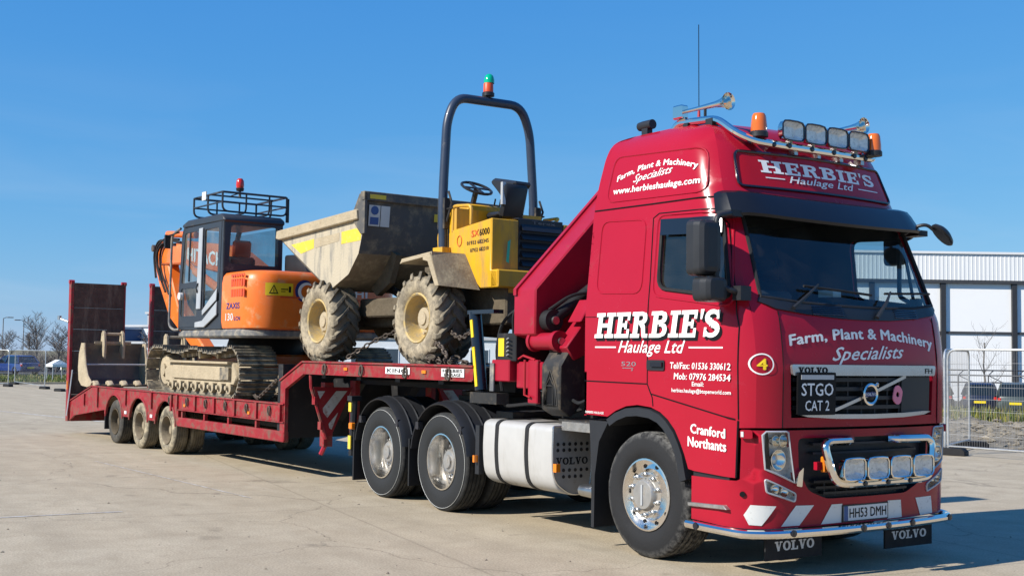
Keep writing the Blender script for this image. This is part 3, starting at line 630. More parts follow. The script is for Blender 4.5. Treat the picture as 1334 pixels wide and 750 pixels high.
GF = 'temporary mesh fence panels'; GB = 'rubber fence feet'
fence_panel((-5.80,10.72), (-6.62,12.6), 1.88, 'narrow mesh fence panel turned edge-on beside the lorry front', GF)
fence_panel((-5.72,10.70), (-2.25,11.12), 1.88, 'mesh fence panel running out of the right edge of the picture', GF)
foot(-5.76, 10.7, .3, 'rubber foot nearest the lorry front, under the two joined fence panels', GB)
foot(-6.60, 12.55, 1.1, 'rubber foot behind the nearest one, at the gravel edge', GB)
fence_panel((-57.0,4.9), (-60.4,3.3), 1.86, 'mesh fence panel cut off by the left edge of the picture', GF)
fence_panel((-61.0,6.0), (-52.6,5.7), 1.86, 'mesh fence panel in front of the blue cars at left', GF)
foot(-57.0, 4.9, .2, 'rubber fence foot nearest the left edge of the picture', GB); foot(-61, 6, .2, 'small far rubber fence foot behind the left one', GB)
foot(-52.6, 5.7, .2, 'rubber fence foot between left fence and raised ramp', GB); foot(-48.3, 5.4, .2, 'lone rubber fence foot beside the trailer ramp', GB)
# white trestle tables by the left fence
for i, (x, y, hh, lb) in enumerate(((-70.0, 10.3, 1.0, 'taller white topped stand beyond the fence, left of the raised ramp'), (-70.4, 11.3, .8, 'lower white topped stand right beside the raised ramp'))):
    t = thing('canopy_stand', lb, 'stand', (x, y, gz(x)), .2, 'white stands beyond the fence')
    MB().box(-.5, .5, -.55, .55, hh-.16, hh).prism([(-.55,hh),(.55,hh),(.0,hh+.28)], 'x', -.3, .3).build('top', 'white_paint', t)
    for sx in (-.42,.42):
        for sy in (-.48,.48): MB().tube([(sx,sy,-.02),(sx,sy,hh-.1)], .03, 6).build('leg', 'dull_silver', t)
# ------------------------------------------------------------------ buildings
pm('clad_white', (.80,.79,.76), .55, var=.03, vs=.4); pm('clad_panel', (.94,.915,.87), .5, var=.02, vs=.4); pm('col_grey', (.035,.036,.039), .5, var=.1); pm('rail_grey', (.06,.061,.064), .5, var=.1)
pm('roof_grey', (.40,.41,.42), .6, var=.06); pm('clad_blue', (.025,.055,.13), .5, var=.1); pm('far_grey', (.33,.36,.39), .6, var=.08, vs=.5); pm('far_pale', (.56,.59,.61), .6, var=.05, vs=.5); pm('far_glass', (.04,.06,.08), .12, var=.1)
ex = Vector((.558,.830,0)).normalized()
wh = thing('warehouse', 'long white warehouse with ribbed parapet and dark columns behind the lorry cab', 'building', (-37.3, 58.5, 0), math.atan2(ex.y, ex.x))
X0, X1, DEP = -15., 22., 26.
cp = MB(); k = int((X1-X0)/.26); prof = []
for i in range(k):
    x = X0+(X1-X0)*i/k; prof += [(x, 0), (x+.14, 0), (x+.17, -.012), (x+.23, -.012)]
prof.append((X1, 0)); n = len(prof)
cp.add([(x, -.30+y, z) for z in (6.75, 8.38) for x, y in prof], [(i, i+1, n+i+1, n+i) for i in range(n-1)]); cp.build('parapet_cladding', 'clad_white', wh, smooth=False)
MB().box(X0-.1, X1+.1, -.40, .2, 8.38, 8.52).build('parapet_cap', 'clad_white', wh)
MB().box(X0, X1, -.24, DEP, 8.0, 8.37).box(X0, X1, .02, DEP, -1.0, 7.99).build('building_shell', 'clad_panel', wh)
MB().box(X0, X1, -.28, -.02, 6.56, 6.74).build('eaves_beam', 'rail_grey', wh)
cs = [-3.0+4.44*i for i in range(-2, 6)]
cs = [c_-.0 for c_ in cs]
for i, c_ in enumerate(cs):
    MB().box(c_-.15, c_+.15, -.22, .015, -1.0, 6.55).build('column', 'col_grey', wh)
    if i+1 < len(cs):
        d_ = cs[i+1]
        for z0, z1 in ((-1.0, 1.5), (1.52, 3.40), (3.56, 6.55)):
            MB().box(c_+.16, d_-.16, -.05, .012, z0, z1).build('panel', 'clad_panel', wh)
        MB().box(c_+.155, d_-.155, -.12, .013, 3.405, 3.555).build('rail', 'rail_grey', wh)
# cycle shelter frame
sh = thing('cycle_shelter', 'low dark tubular cycle shelter frame in front of the warehouse', 'shelter', (-28.6, 45.4, -.75), math.atan2(ex.y, ex.x))
fr = MB()
for zz, yy in ((1.75, -.1), (2.0, .5), (1.4, -.1)): fr.tube([(-6, yy, zz), (9, yy, zz)], .035, 5)
fr.build('rail', 'col_grey', sh)
for i in range(11):
    x = -6+1.5*i; MB().tube([(x, -.1, -.02), (x, -.1, 1.75), (x+.5, .5, 2.0)], .03, 5).tube([(x, -.1, 1.75), (x+.75, -.1, 1.4)], .02, 4).build('post', 'col_grey', sh)
def block(name, x, y, ang, w_, d, h, mat, label, rows, cols, glassrows=True, roofmat='roof_grey'):
    t = thing(name, label, 'building', (x, y, gz(x)-.05), ang)
    MB().box(-w_/2, w_/2, 0, d, 0, h).build('wall', mat, t); MB().box(-w_/2-.2, w_/2+.2, -.2, d+.2, h, h+.25).build('roof', roofmat, t)
    for r_ in range(rows):
        for c_ in range(cols):
            cx = -w_/2+w_*(c_+.5)/cols; cz = h*(r_+.5)/rows; ww = w_/cols*.32; hh = h/rows*.25
            f = MB().box(cx-ww, cx+ww, -.06, .02, cz-hh, cz+hh).build('window', 'far_pale', t); MB().box(cx-ww*.9, cx+ww*.9, -.075, -.03, cz-hh*.88, cz+hh*.88).build('pane', 'far_glass', f)
    return t
aw = math.atan2(ex.y, ex.x)
block('office_building', -120.6, 32.2, aw-.55, 9, 8, 2.7, 'far_pale', 'low pale office with a dark window band seen between the ramps', 1, 5)
block('office_building', -127.0, 29.5, aw-.55, 2.6, 8, 4.3, 'clad_blue', 'small dark blue block behind the near ramp edge', 1, 1)
block('office_building', -129.6, 34.9, aw-.55, 3.0, 12, 6.2, 'far_grey', 'tall pale grey block beside the far ramp', 1, 2)
block('office_building', -127.5, 32.2, aw-.55, 3.4, 8, 4.6, 'far_pale', 'pale stepped block between the dark blue block and the tall grey one', 1, 3)
block('office_building', -92, 47, aw-.1, 46, 12, 3.4, 'far_pale', 'long low pale building seen under the dumper between its wheels', 1, 16)
# ================================================================== TRACTOR UNIT
TR = thing('tractor_unit', 'crimson articulated lorry tractor unit with tall sleeper cab and folded loader crane', 'lorry')
ZT = [.30,1.14,1.6,2.0,2.12,2.76,2.99,3.2,3.34,3.45,3.55,3.61,3.65]
XFE = [1.24,1.27,1.28,1.23,1.18,.93,.83,.75,.70,.65,.58,.48,.32]
HWT = [1.245,1.245,1.245,1.245,1.238,1.175,1.15,1.115,1.085,1.06,1.02,.96,.86]
XRT = [-.80,-.80,-.80,-.80,-.80,-.80,-.80,-.785,-.77,-.755,-.73,-.69,-.61]
BUT = [.06,.06,.06,.06,.06,.06,.06,.065,.07,.08,.09,.09,.08]
def itp(tab, z):
    if z <= ZT[0]: return tab[0]
    for i in range(len(ZT)-1):
        if z <= ZT[i+1]:
            t = (z-ZT[i])/(ZT[i+1]-ZT[i])
            if 2 <= i: # smooth (Catmull-Rom) through the upper cab
                p0 = tab[max(0,i-1)]; p1 = tab[i]; p2 = tab[i+1]; p3_ = tab[min(len(tab)-1,i+2)]
                m1 = (p2-p0)/(ZT[i+1]-ZT[max(0,i-1)])*(ZT[i+1]-ZT[i]); m2 = (p3_-p1)/(ZT[min(len(ZT)-1,i+2)]-ZT[i])*(ZT[i+1]-ZT[i])
                return (2*t**3-3*t*t+1)*p1+(t**3-2*t*t+t)*m1+(-2*t**3+3*t*t)*p2+(t**3-t*t)*m2
            return tab[i]+(tab[i+1]-tab[i])*t
    return tab[-1]
def sec(z):
    hw = itp(HWT, z); xf = itp(XFE, z); return hw, xf, xf-.32, hw*.68, itp(BUT, z), itp(XRT, z)
def side_y(x, z):
    hw, xf, xe, ye, b, xr = sec(z)
    if x <= xe: return hw
    t = min((x-xe)/(xf-xe), .9999); return ye+(hw-ye)*math.sqrt(1-t*t)
def front_x(y, z):
    hw, xf, xe, ye, b, xr = sec(z); y = abs(y)
    if y <= ye: return xf+b*(1-(y/ye)**2)
    t = min((y-ye)/(hw-ye), .9999); return xe+(xf-xe)*math.sqrt(1-t*t)
def x45(z): hw, xf, xe, ye, b, xr = sec(z); return xe+(xf-xe)*.7071
def y45(z): hw, xf, xe, ye, b, xr = sec(z); return ye+(hw-ye)*.7071
def mk_side(s):
    def fn(x, z, off=0.):
        e = 1e-3; y = side_y(x, z); p_ = Vector((x, s*y, z))
        if off:
            gx = (side_y(x+e, z)-side_y(x-e, z))/(2*e); g_ = (side_y(x, min(z+e,3.65))-side_y(x, z-e))/(2*e)
            p_ += Vector((-gx, s, -g_)).normalized()*off
        return p_
    return fn
SN = mk_side(-1); SF = mk_side(1)
def FR(y, z, off=0.):
    e = 1e-3; p_ = Vector((front_x(y, z), y, z))
    if off:
        gy = (front_x(y+e, z)-front_x(y-e, z))/(2*e); g_ = (front_x(y, min(z+e,3.65))-front_x(y, z-e))/(2*e)
        p_ += Vector((1, -gy, -g_)).normalized()*off
    return p_
zl = [1.14+i*.0957 for i in range(24)]; zl = [z for z in zl if z < 3.3]+[3.34,3.38,3.42,3.45,3.48,3.51,3.54,3.57,3.59,3.61,3.63,3.65]
arch = [(-.80,1.15),(-.47,1.145),(-.36,1.20),(-.22,1.245),(-.07,1.262),(.1,1.25),(.22,1.215),(.314,1.16),(.40,1.08),(.46,.99),(.51,.90),(.56,.785),(.62,.775),(1.055,.757),(1.075,1.135)]
side_out = arch+[(x45(z), z) for z in zl]+[(sec(z)[5], z) for z in reversed(zl[1:])]
win = rnd_poly([(.165,2.23),(.98,2.13),(.80,2.755),(.15,2.785)], [.10,.05,.05,.10])
ws = [(-1.035,2.135),(-.7,2.10),(-.35,2.085),(0,2.08),(.35,2.085),(.7,2.10),(1.035,2.135),(1.0,2.5),(.975,2.81),(.5,2.85),(0,2.86),(-.5,2.85),(-.975,2.81),(-1.0,2.5)]
gr = [(-.845,1.215),(.845,1.215),(.86,1.62),(-.86,1.62)]
cab = MB()
for fn, s in ((SN,-1),(SF,1)): sheet(cab, [side_out], fn, [win], .13, thick=.035, mi_in=1, dstep=.06)
fo = [(y45(z), z) for z in zl]; front_out = [(-y45(1.14),1.14)]+[(y, 1.14) for y in (-.8,-.4,0,.4,.8)]+fo+[(-y, z) for y, z in reversed(fo)][:-1]
sheet(cab, [front_out], FR, [ws, gr], .13, thick=.035, mi_in=1, dstep=.06)
# rear wall and roof
rw = [(-itp(HWT,z), z) for z in zl]+[(itp(HWT,z), z) for z in reversed(zl)]
sheet(cab, [rw], lambda y, z, off=0: Vector((itp(XRT,z)+off, y, z)), (), .3, thick=-.03, mi_in=1)
zt = 3.65; top = [(itp(XRT,zt), -itp(HWT,zt)), (sec(zt)[2], -itp(HWT,zt))]+[(x45(zt), -y45(zt))]+[(front_x(y, zt), y) for y in (-.5,-.25,0,.25,.5)]+[(x45(zt), y45(zt)), (sec(zt)[2], itp(HWT,zt)), (itp(XRT,zt), itp(HWT,zt))]
sheet(cab, [top], lambda x, y, off=0: Vector((x, y, zt+off)), (), .3)
cabo = cab.build('cab_shell', ['red_paint', 'trim_dark'], TR, weld=.0015, ang=42)
# windows
MB_ = MB(); sheet(MB_, [ws], FR, (), .12, off=-.012); wsg = MB_.build('windscreen', 'windscreen_glass', TR, ang=60)
rb_ = MB(); o_ = dens(ws, .08); rb_.tube([FR(a, b, .002) for a, b in o_], .016, 6, closed=True); rb_.build('windscreen_seal', 'rubber', wsg)
for fn, nm in ((SN,'near'),(SF,'far')):
    m = MB(); sheet(m, [win], fn, (), .15, off=-.014); wdo = m.build('door_window', 'side_glass', TR)
    MB().tube([fn(a, b, .003) for a, b in dens(win, .06)], .017, 6, closed=True).build('window_seal', 'rubber', wdo)
    if fn is SN:
        m = MB(); sheet(m, [[(.17,2.67),(.82,2.64),(.79,2.775),(.16,2.805)]], fn, (), .15, off=.035, thick=.006); m.build('wind_deflector', 'black_gloss', wdo)
    MB().tube([fn(.80,2.16,.012), fn(.735,2.76,.012)], .016, 6).build('window_divider', 'black_plastic', wdo)
# panel gaps, beads and rubbing lines
for fn in (SN, SF):
    def groove(pts, r=.0055): MB().tube([fn(a, b, .0005) for a, b in dens(pts, .06, False)], r, 5).build('panel_gap', 'black_paint', TR)
    groove([(.055,1.44),(.055,2.3),(.03,2.83),(.10,2.865),(.72,2.85)]); groove([(.72,2.85),(.84,2.72),(1.03,2.10),(1.075,1.9),(1.08,1.2)])
    groove([(-.80,1.445),(.055,1.44),(.10,1.36),(1.055,1.20)]); groove([(.055,1.44),(.12,1.33),(.13,1.26)]); groove([(-.79,2.965),(0,2.955),(.72,2.95)], .007)
    groove([(1.06,.76),(1.078,1.19)], .008); groove([(-.795,2.01),(.05,2.0)], .003)
    b = MB()
    for P in (rnd_poly([(-.665,2.22),(-.05,2.20),(-.06,2.83),(-.665,2.86)], .10), rnd_poly([(-.64,3.03),(.63,3.0),(.54,3.38),(-.61,3.44)], .10)):
        MB().tube([fn(a, b_, -.002) for a, b_ in dens(P, .06)], .011, 6, closed=True).build('pressed_bead', 'red_paint', TR)
    b.tube([fn(a, b_, -.002) for a, b_ in dens(rnd_poly([(.10,2.17),(1.02,2.06),(.84,2.82),(.09,2.85)], .09), .06)], .012, 6, closed=True)
    b.build('pressed_bead', 'red_paint', TR)
for s in (-1, 1): MB().tube([FR(s*.93, z, .0005) for z in (1.14,1.3,1.5,1.7,1.9,2.03)], .0045, 5).build('panel_gap', 'black_paint', TR)
# door handle
for fn in (SN, SF):
    h = MB(); sheet(h, [rnd_poly([(.055,1.555),(.275,1.555),(.275,1.64),(.055,1.64)], .02)], fn, (), .1, off=.012, thick=.01); ho = h.build('door_handle', 'black_plastic', TR)
    h = MB(); sheet(h, [[(.12,1.585),(.262,1.585),(.262,1.622),(.12,1.622)]], fn, (), .1, off=.030, thick=.017); h.build('handle_grip', 'black_gloss', ho)
# cowl below windscreen, wipers, vents
cw = MB(); sheet(cw, [[(-1.07,2.10),(-.95,2.045),(-.66,2.01),(-.3,1.985),(0,1.98),(.3,1.985),(.66,2.01),(.95,2.045),(1.07,2.10),(1.04,2.15),(.7,2.115),(.35,2.10),(0,2.095),(-.35,2.10),(-.7,2.115),(-1.04,2.15)]], FR, (), .1, off=.012, thick=.012)
cwo = cw.build('windscreen_cowl', 'black_plastic', TR)
for y0 in (-.60, .36):
    v = MB()
    for k in range(5): v.tube([FR(y0, 2.012+k*.015, .016), FR(y0+.33, 2.012+k*.015, .016)], .004, 4)
    v.build('vent_louvre', 'black_gloss', cwo)
def wiper(y0, z0, y1, z1, ya, yb, zb):
    t = MB(); t.tube([FR(y0, z0, .03), FR(y0*.5+y1*.5, z0*.5+z1*.5, .07), FR(y1, z1, .05)], [.018,.014,.008], 6); o = t.build('wiper_arm', 'black_plastic', TR)
    MB().tube([FR(ya+(yb-ya)*i/6, z1+(zb-z1)*i/6-.01, .03) for i in range(7)], .011, 5).build('wiper_blade', 'rubber', o)
wiper(-.79, 2.045, -.48, 2.235, -.62, .12, 2.19); wiper(.10, 2.0, .36, 2.21, .30, 1.0, 2.24)
# interior: floor, rear wall, dashboard, steering wheel, seats, curtain, fridge box
inn = MB().box(-.70, 1.05, -1.15, 1.15, 1.30, 1.40).box(-.76, -.70, -1.08, 1.08, 1.40, 3.2).box(-.70, -.05, -1.1, 1.1, 1.40, 1.85).box(-.70, .35, -1.02, 1.02, 2.95, 3.05); inn.build('cab_interior', 'trim_dark', TR)
ds_ = MB().prism([(.55,1.5),(.50,2.02),(.72,2.14),(1.02,2.10),(1.10,1.95),(1.10,1.5)], 'y', -1.05, 1.05).box(.60,.78,-.78,-.28,2.12,2.22); ds_.build('dashboard', 'trim_dark', TR, bevel=.03)
sw = MB(); Mw = Matrix.Translation((.42,-.55,2.08))@Matrix.Rotation(rad(-38), 4, 'Y')
ring = MB().tube([(math.cos(2*PI*i/20)*.22, math.sin(2*PI*i/20)*.22, 0) for i in range(20)], .017, 6, closed=True).bar((-.21,0,0),(.21,0,0),.05,.02).tube([(0,0,0),(0,0,-.35)], .04, 8)
sw.merge(ring, Mw).build('steering_wheel', 'black_plastic', TR)
for yy in (-.55, .55):
    st_ = MB().box(-.35,.20,yy-.26,yy+.26,1.40,1.86).build('seat', 'seat_fabric', TR, bevel=.05)
    MB().prism([(-.35,1.80),(-.20,1.84),(-.30,2.42),(-.42,2.42)], 'y', yy-.24, yy+.24).box(-.44,-.33,yy-.14,yy+.14,2.45,2.62).build('seat_back', 'seat_fabric', st_, bevel=.04)
MB().box(.70,.86,.10,.20,2.19,2.25).build('dashboard_card', 'white_paint', TR)
# sun visor
pm('visor_black', (.008, .009, .012), .22, coat=.0, spec=.35, var=.1)
vz = MB(); prof = [(.012,2.985),(.060,2.985),(.100,2.95),(.115,2.90),(.14,2.765),(.12,2.75),(.10,2.765),(.04,2.83),(.012,2.85)]; stn = []
for x in (.71,.735,.76): stn.append((SN, lambda z, x=x: x+(z-2.9)*-.35))
for k in range(27): stn.append((FR, lambda z, k=k: y45(z)*(-1+2*k/26)))
for x in (.76,.735,.71): stn.append((SF, lambda z, x=x: x+(z-2.9)*-.35))
V = []; ns = len(stn)
for i, (fn, uu) in enumerate(stn):
    e = min(i, ns-1-i); k = (.30,.52,.72,.88,1.)[min(e,4)]
    for off, z in prof:
        z2 = 2.90+(z-2.90)*(.72,.92,1.,1.,1.)[min(e,4)]-.05*(1-(2*i/(ns-1)-1)**2); V.append(fn(uu(z2), z2, .012+off*k))
n = len(prof); F = [(i*n+j, i*n+(j+1)%n, (i+1)*n+(j+1)%n, (i+1)*n+j) for i in range(ns-1) for j in range(n)]+[tuple(range(n)), tuple((ns-1)*n+j for j in range(n))]
vz.add(V, F).build('sun_visor', 'visor_black', TR, ang=24)
# roof sign panel
sg = rnd_poly([(-.925,3.045),(.925,3.045),(.875,3.345),(-.875,3.345)], .05)
m = MB(); sheet(m, [sg], FR, (), .1, off=.008, thick=.008); so_ = m.build('roof_sign', 'red_sign', TR)
MB().tube([FR(a, b, .010) for a, b in dens(sg, .06)], .013, 6, closed=True).build('sign_border', 'black_gloss', so_)
m = MB(); lettering('lettering', place(slab_text("HERBIE'S"), -.67, .74, 3.175, 3.285), FR, 'white_paint', so_, .012)
lettering('lettering', place(text2d('Haulage Ltd', .012, .35), -.40, .40, 3.085, 3.165), FR, 'white_paint', so_, .012)
for a, b in ((-.64,-.44),(.46,.76)):
    m = MB(); sheet(m, [[(a,3.128),(b,3.128),(b,3.137),(a,3.137)]], FR, (), .1, off=.012); m.build('lettering_rule', 'white_paint', so_)
# ------------------------------------------------------------------ lettering on the cab
def shadow_text(fn, name, x0, x1, z0, z1, parent, shear=.18, dx=.014, dz=-.016):
    vf = slab_text(name)
    b = MB()
    for k, (ddx, ddz) in enumerate(((dx, dz), (dx*2, dz*1.7))):
        V, F = place(vf, x0+ddx, x1+ddx, z0+ddz, z1+ddz, shear=shear)
        cx = 0; b.add([fn(q[0], q[1], .0020+.0004*k) for q in V], F)
    b.build('lettering_shadow', 'black_paint', parent, smooth=False, recalc=False)
    return lettering('lettering', place(vf, x0, x1, z0, z1, shear=shear), fn, 'white_paint', parent, .0045)
for fn in (SN,):
    shadow_text(fn, "HERBIE'S", -.66, .90, 1.822, 2.045, TR)
    lettering('lettering', place(text2d('Haulage Ltd', .012, .38), -.33, .52, 1.665, 1.80), fn, 'white_paint', TR)
    for a, b in ((-.65,-.36),(.56,.945)):
        m = MB(); sheet(m, [[(a,1.738),(b,1.738),(b,1.750),(a,1.750)]], fn, (), .1, off=.003); m.build('lettering_rule', 'white_paint', TR)
    lettering('lettering', place(text2d('Tel/Fax: 01536 330612', .018), .335, 1.02, 1.572, 1.625, shear=.1), fn, 'white_paint', TR)
    lettering('lettering', place(text2d('Mob: 07976 284534', .018), .385, 1.02, 1.487, 1.540, shear=.1), fn, 'white_paint', TR)
    lettering('lettering', place(text2d('Email:', .018), .60, .735, 1.438, 1.474), fn, 'white_paint', TR)
    lettering('lettering', place(text2d('herbies.haulage@btopenworld.com', .018), .36, 1.025, 1.375, 1.418), fn, 'white_paint', TR)
    lettering('lettering', place(text2d('520', -.01), -.285, -.09, 1.585, 1.622), fn, 'silver_trim', TR)
    m = MB(); sheet(m, [[(-.27,1.565),(-.14,1.565),(-.14,1.57),(-.27,1.57)]], fn, (), .1, off=.003); m.build('lettering_rule', 'silver_trim', TR)
    lettering('lettering', place(text2d('s', .0, .3), -.155, -.125, 1.545, 1.572), fn, 'silver_trim', TR)
    lettering('lettering', place(text2d('Cranford', .034), .585, .975, 1.058, 1.135, slope=-.02), fn, 'white_paint', TR)
    lettering('lettering', place(text2d('Northants', .034), .555, .985, .955, 1.035, slope=-.015), fn, 'white_paint', TR)
    lettering('lettering', place(text2d('Farm, Plant & Machinery', .026), -.53, .50, 3.185, 3.255, arch=.08), fn, 'white_paint', TR)
    lettering('lettering', place(text2d('Specialists', .008, .45), -.30, .20, 3.165, 3.255, slope=.03), fn, 'white_paint', TR)
    lettering('lettering', place(text2d('www.herbieshaulage.com', .028), -.56, .55, 3.065, 3.14, slope=-.02), fn, 'white_paint', TR)
    lettering('lettering', place(text2d('HERBIES HAULAGE', .02), -.78, -.52, 1.162, 1.182), fn, 'white_paint', TR)
lettering('lettering', place(text2d('Farm, Plant & Machinery', .036), -.86, .87, 1.735, 1.848, arch=.068), FR, 'white_paint', TR)
lettering('lettering', place(text2d('Specialists', .016, .5), -.44, .43, 1.635, 1.775, slope=.03), FR, 'white_paint', TR)
# round number badge
def disc(cx, cz, r, fn): return [(cx+r*math.cos(2*PI*i/24), cz+r*math.sin(2*PI*i/24)) for i in range(24)]
bd = MB(); sheet(bd, [disc(-1.092,1.622,.082,FR)], FR, [disc(-1.092,1.622,.072,FR)], .05, off=.004); bo = bd.build('number_badge', 'white_paint', TR)
lettering('lettering', place(text2d('4', .03), -1.128, -1.058, 1.578, 1.664), FR, 'yellow_clean', bo, .005)
# ------------------------------------------------------------------ upper grille
bk = MB(); sheet(bk, [[(-.88,1.19),(.88,1.19),(.89,1.64),(-.89,1.64)]], FR, (), .1, off=-.07); gro = bk.build('grille', 'black_paint', TR)
for k in range(4):
    m = MB(); z = 1.275+k*.072; sheet(m, [[(-.82,z),(.82,z),(.82,z+.03),(-.82,z+.03)]], FR, (), .12, off=-.012, thick=.035); m.build('slat', 'black_plastic', gro)
for k in range(7):
    y = -.40+k*.16; MB().tube([FR(y, 1.235, -.03), FR(y, 1.54, -.03)], .009, 5).build('slat', 'black_plastic', gro)
m = MB(); sheet(m, [[(.40,1.245),(.81,1.245),(.815,1.53),(.40,1.53)]], FR, (), .12, off=-.004, thick=.02); m.build('blanking_panel', 'black_plastic', gro)
m = MB(); sheet(m, [rnd_poly([(-.855,1.54),(.855,1.54),(.865,1.622),(-.865,1.622)], .02)], FR, (), .1, off=.022, thick=.03); bar_ = m.build('grille_bar', 'silver_trim', TR, bevel=.004)
lettering('lettering', place(slab_text('VOLVO'), -.80, -.51, 1.557, 1.604), FR, 'black_paint', bar_, .025)
lettering('lettering', place(text2d('FH', -.005, 0), .70, .81, 1.560, 1.600), FR, 'black_paint', bar_, .025)
lip = [(-.80,1.245),(-.7,1.222),(-.4,1.205),(0,1.20),(.4,1.205),(.7,1.222),(.80,1.245),(.70,1.250),(.4,1.240),(0,1.236),(-.4,1.240),(-.70,1.250)]
m = MB(); sheet(m, [lip], FR, (), .1, off=.020, thick=.03); m.build('grille_lip', 'silver_trim', TR)
m = MB(); sheet(m, [[(-.44,1.258),(-.41,1.258),(.445,1.522),(.445,1.540),(.41,1.540),(-.44,1.275)]], FR, (), .1, off=.006, thick=.012); m.build('diagonal_bar', 'silver_trim', gro)
em = MB(); em.tube([FR(-.035+.077*math.cos(2*PI*i/28), 1.393+.077*math.sin(2*PI*i/28), .022) for i in range(28)], .014, 6, closed=True)
em.tube([FR(.02, 1.455, .022), FR(.052, 1.478, .022)], .014, 6).tube([FR(.052,1.478,.022), FR(.028,1.482,.022)], .009, 5).tube([FR(.052,1.478,.022), FR(.055,1.455,.022)], .009, 5)
emo = em.build('emblem', 'chrome', gro)
m = MB(); sheet(m, [[(-.12,1.375),(.05,1.375),(.05,1.411),(-.12,1.411)]], FR, (), .1, off=.026, thick=.012); m.build('emblem_plate', 'blue_print', emo)
lettering('lettering', place(slab_text('VOLVO'), -.105, .035, 1.382, 1.404), FR, 'text_silver', emo, .028)
pk = MB(); sheet(pk, [[(.327+.062*math.cos(2*PI*i/18)*(1+.1*math.sin(6*PI*i/18*1.3)), 1.385+.078*math.sin(2*PI*i/18)) for i in range(18)]], FR, [disc(.327,1.388,.022,FR)], .05, off=.012, thick=.008); pk.build('poppy', 'poppy_pink', gro)
m = MB(); sheet(m, [rnd_poly([(-.815,1.238),(-.44,1.238),(-.44,1.565),(-.815,1.565)], .012)], FR, (), .12, off=.040, thick=.02); sb = m.build('category_board', 'black_paint', TR)
lettering('lettering', place(text2d('STGO', .012), -.785, -.468, 1.385, 1.482), FR, 'white_paint', sb, .043)
lettering('lettering', place(text2d('CAT 2', .012), -.748, -.508, 1.270, 1.350), FR, 'white_paint', sb, .043)
m = MB(); sheet(m, [[(-.79,1.51),(-.465,1.51),(-.465,1.545),(-.79,1.545)]], FR, (), .12, off=.046, thick=.004); m.build('board_clip', 'dull_silver', sb)
# ------------------------------------------------------------------ bumper
zb = [.38,.45,.52,.58,.66,.75,.85,.95,1.05,1.12]
bf = [(-y45(z), z) for z in zb]+[(y45(z), z) for z in reversed(zb)]
bf[0] = (-y45(.38)+.0, .38)
def head(s): P = [(s*1.085,1.085),(s*1.06,.83),(s*.80,.722),(s*.815,.80),(s*.875,1.105),(s*.90,1.112),(s*1.06,1.112)]; return P if s < 0 else P[::-1]
def fog(s): return rnd_poly([(s*1.06,.755),(s*1.045,.655),(s*.79,.575),(s*.785,.638)], .02)
lg = rnd_poly([(-.775,1.06),(-.76,.82),(-.66,.655),(-.47,.585),(.47,.585),(.66,.655),(.76,.82),(.775,1.06)], .05)
bm_ = MB(); sheet(bm_, [bf], FR, [head(-1), head(1), fog(-1), fog(1), lg], .12, thick=.03, dstep=.06)
bs_ = [(.60,.40),(1.0,.385),(x45(.38),.38)]+[(x45(z), z) for z in zb[1:]]+[(1.10,1.12),(1.085,.75),(1.06,.735),(.60,.735)]
for fn in (SN, SF): sheet(bm_, [bs_], fn, (), .12, thick=.03, dstep=.06)
bmo = bm_.build('bumper', 'red_paint', TR, weld=.0015, ang=45)
# recessed step in the bumper side with tread plate
for fn, s in ((SN,-1),(SF,1)):
    m = MB(); m.prism([(.585,.50),(1.02,.515),(.98,.545),(.585,.530)], 'y', s*1.18, s*1.275); m.build('step_plate', 'tread_plate', TR, bevel=.004)
    MB().box(.60,1.0,min(s*1.10,s*1.225),max(s*1.10,s*1.225),.735,.80).build('step_recess', 'black_plastic', TR)
    m = MB(); sheet(m, [rnd_poly([(1.095,1.06),(1.16,1.06),(1.16,1.125),(1.095,1.125)], .012)], fn, (), .08, off=.03, thick=.03); m.build('side_repeater', 'red_paint', TR)
    m = MB(); sheet(m, [[(1.10,1.072),(1.115,1.072),(1.115,1.112),(1.10,1.112)]], fn, (), .08, off=.034, thick=.004); m.build('reflector', 'text_silver', TR)
    MB().cyl(fn(1.10,.637,-.01), fn(1.10,.637,.004), .022, 12).build('towing_eye_hole', 'black_paint', TR)
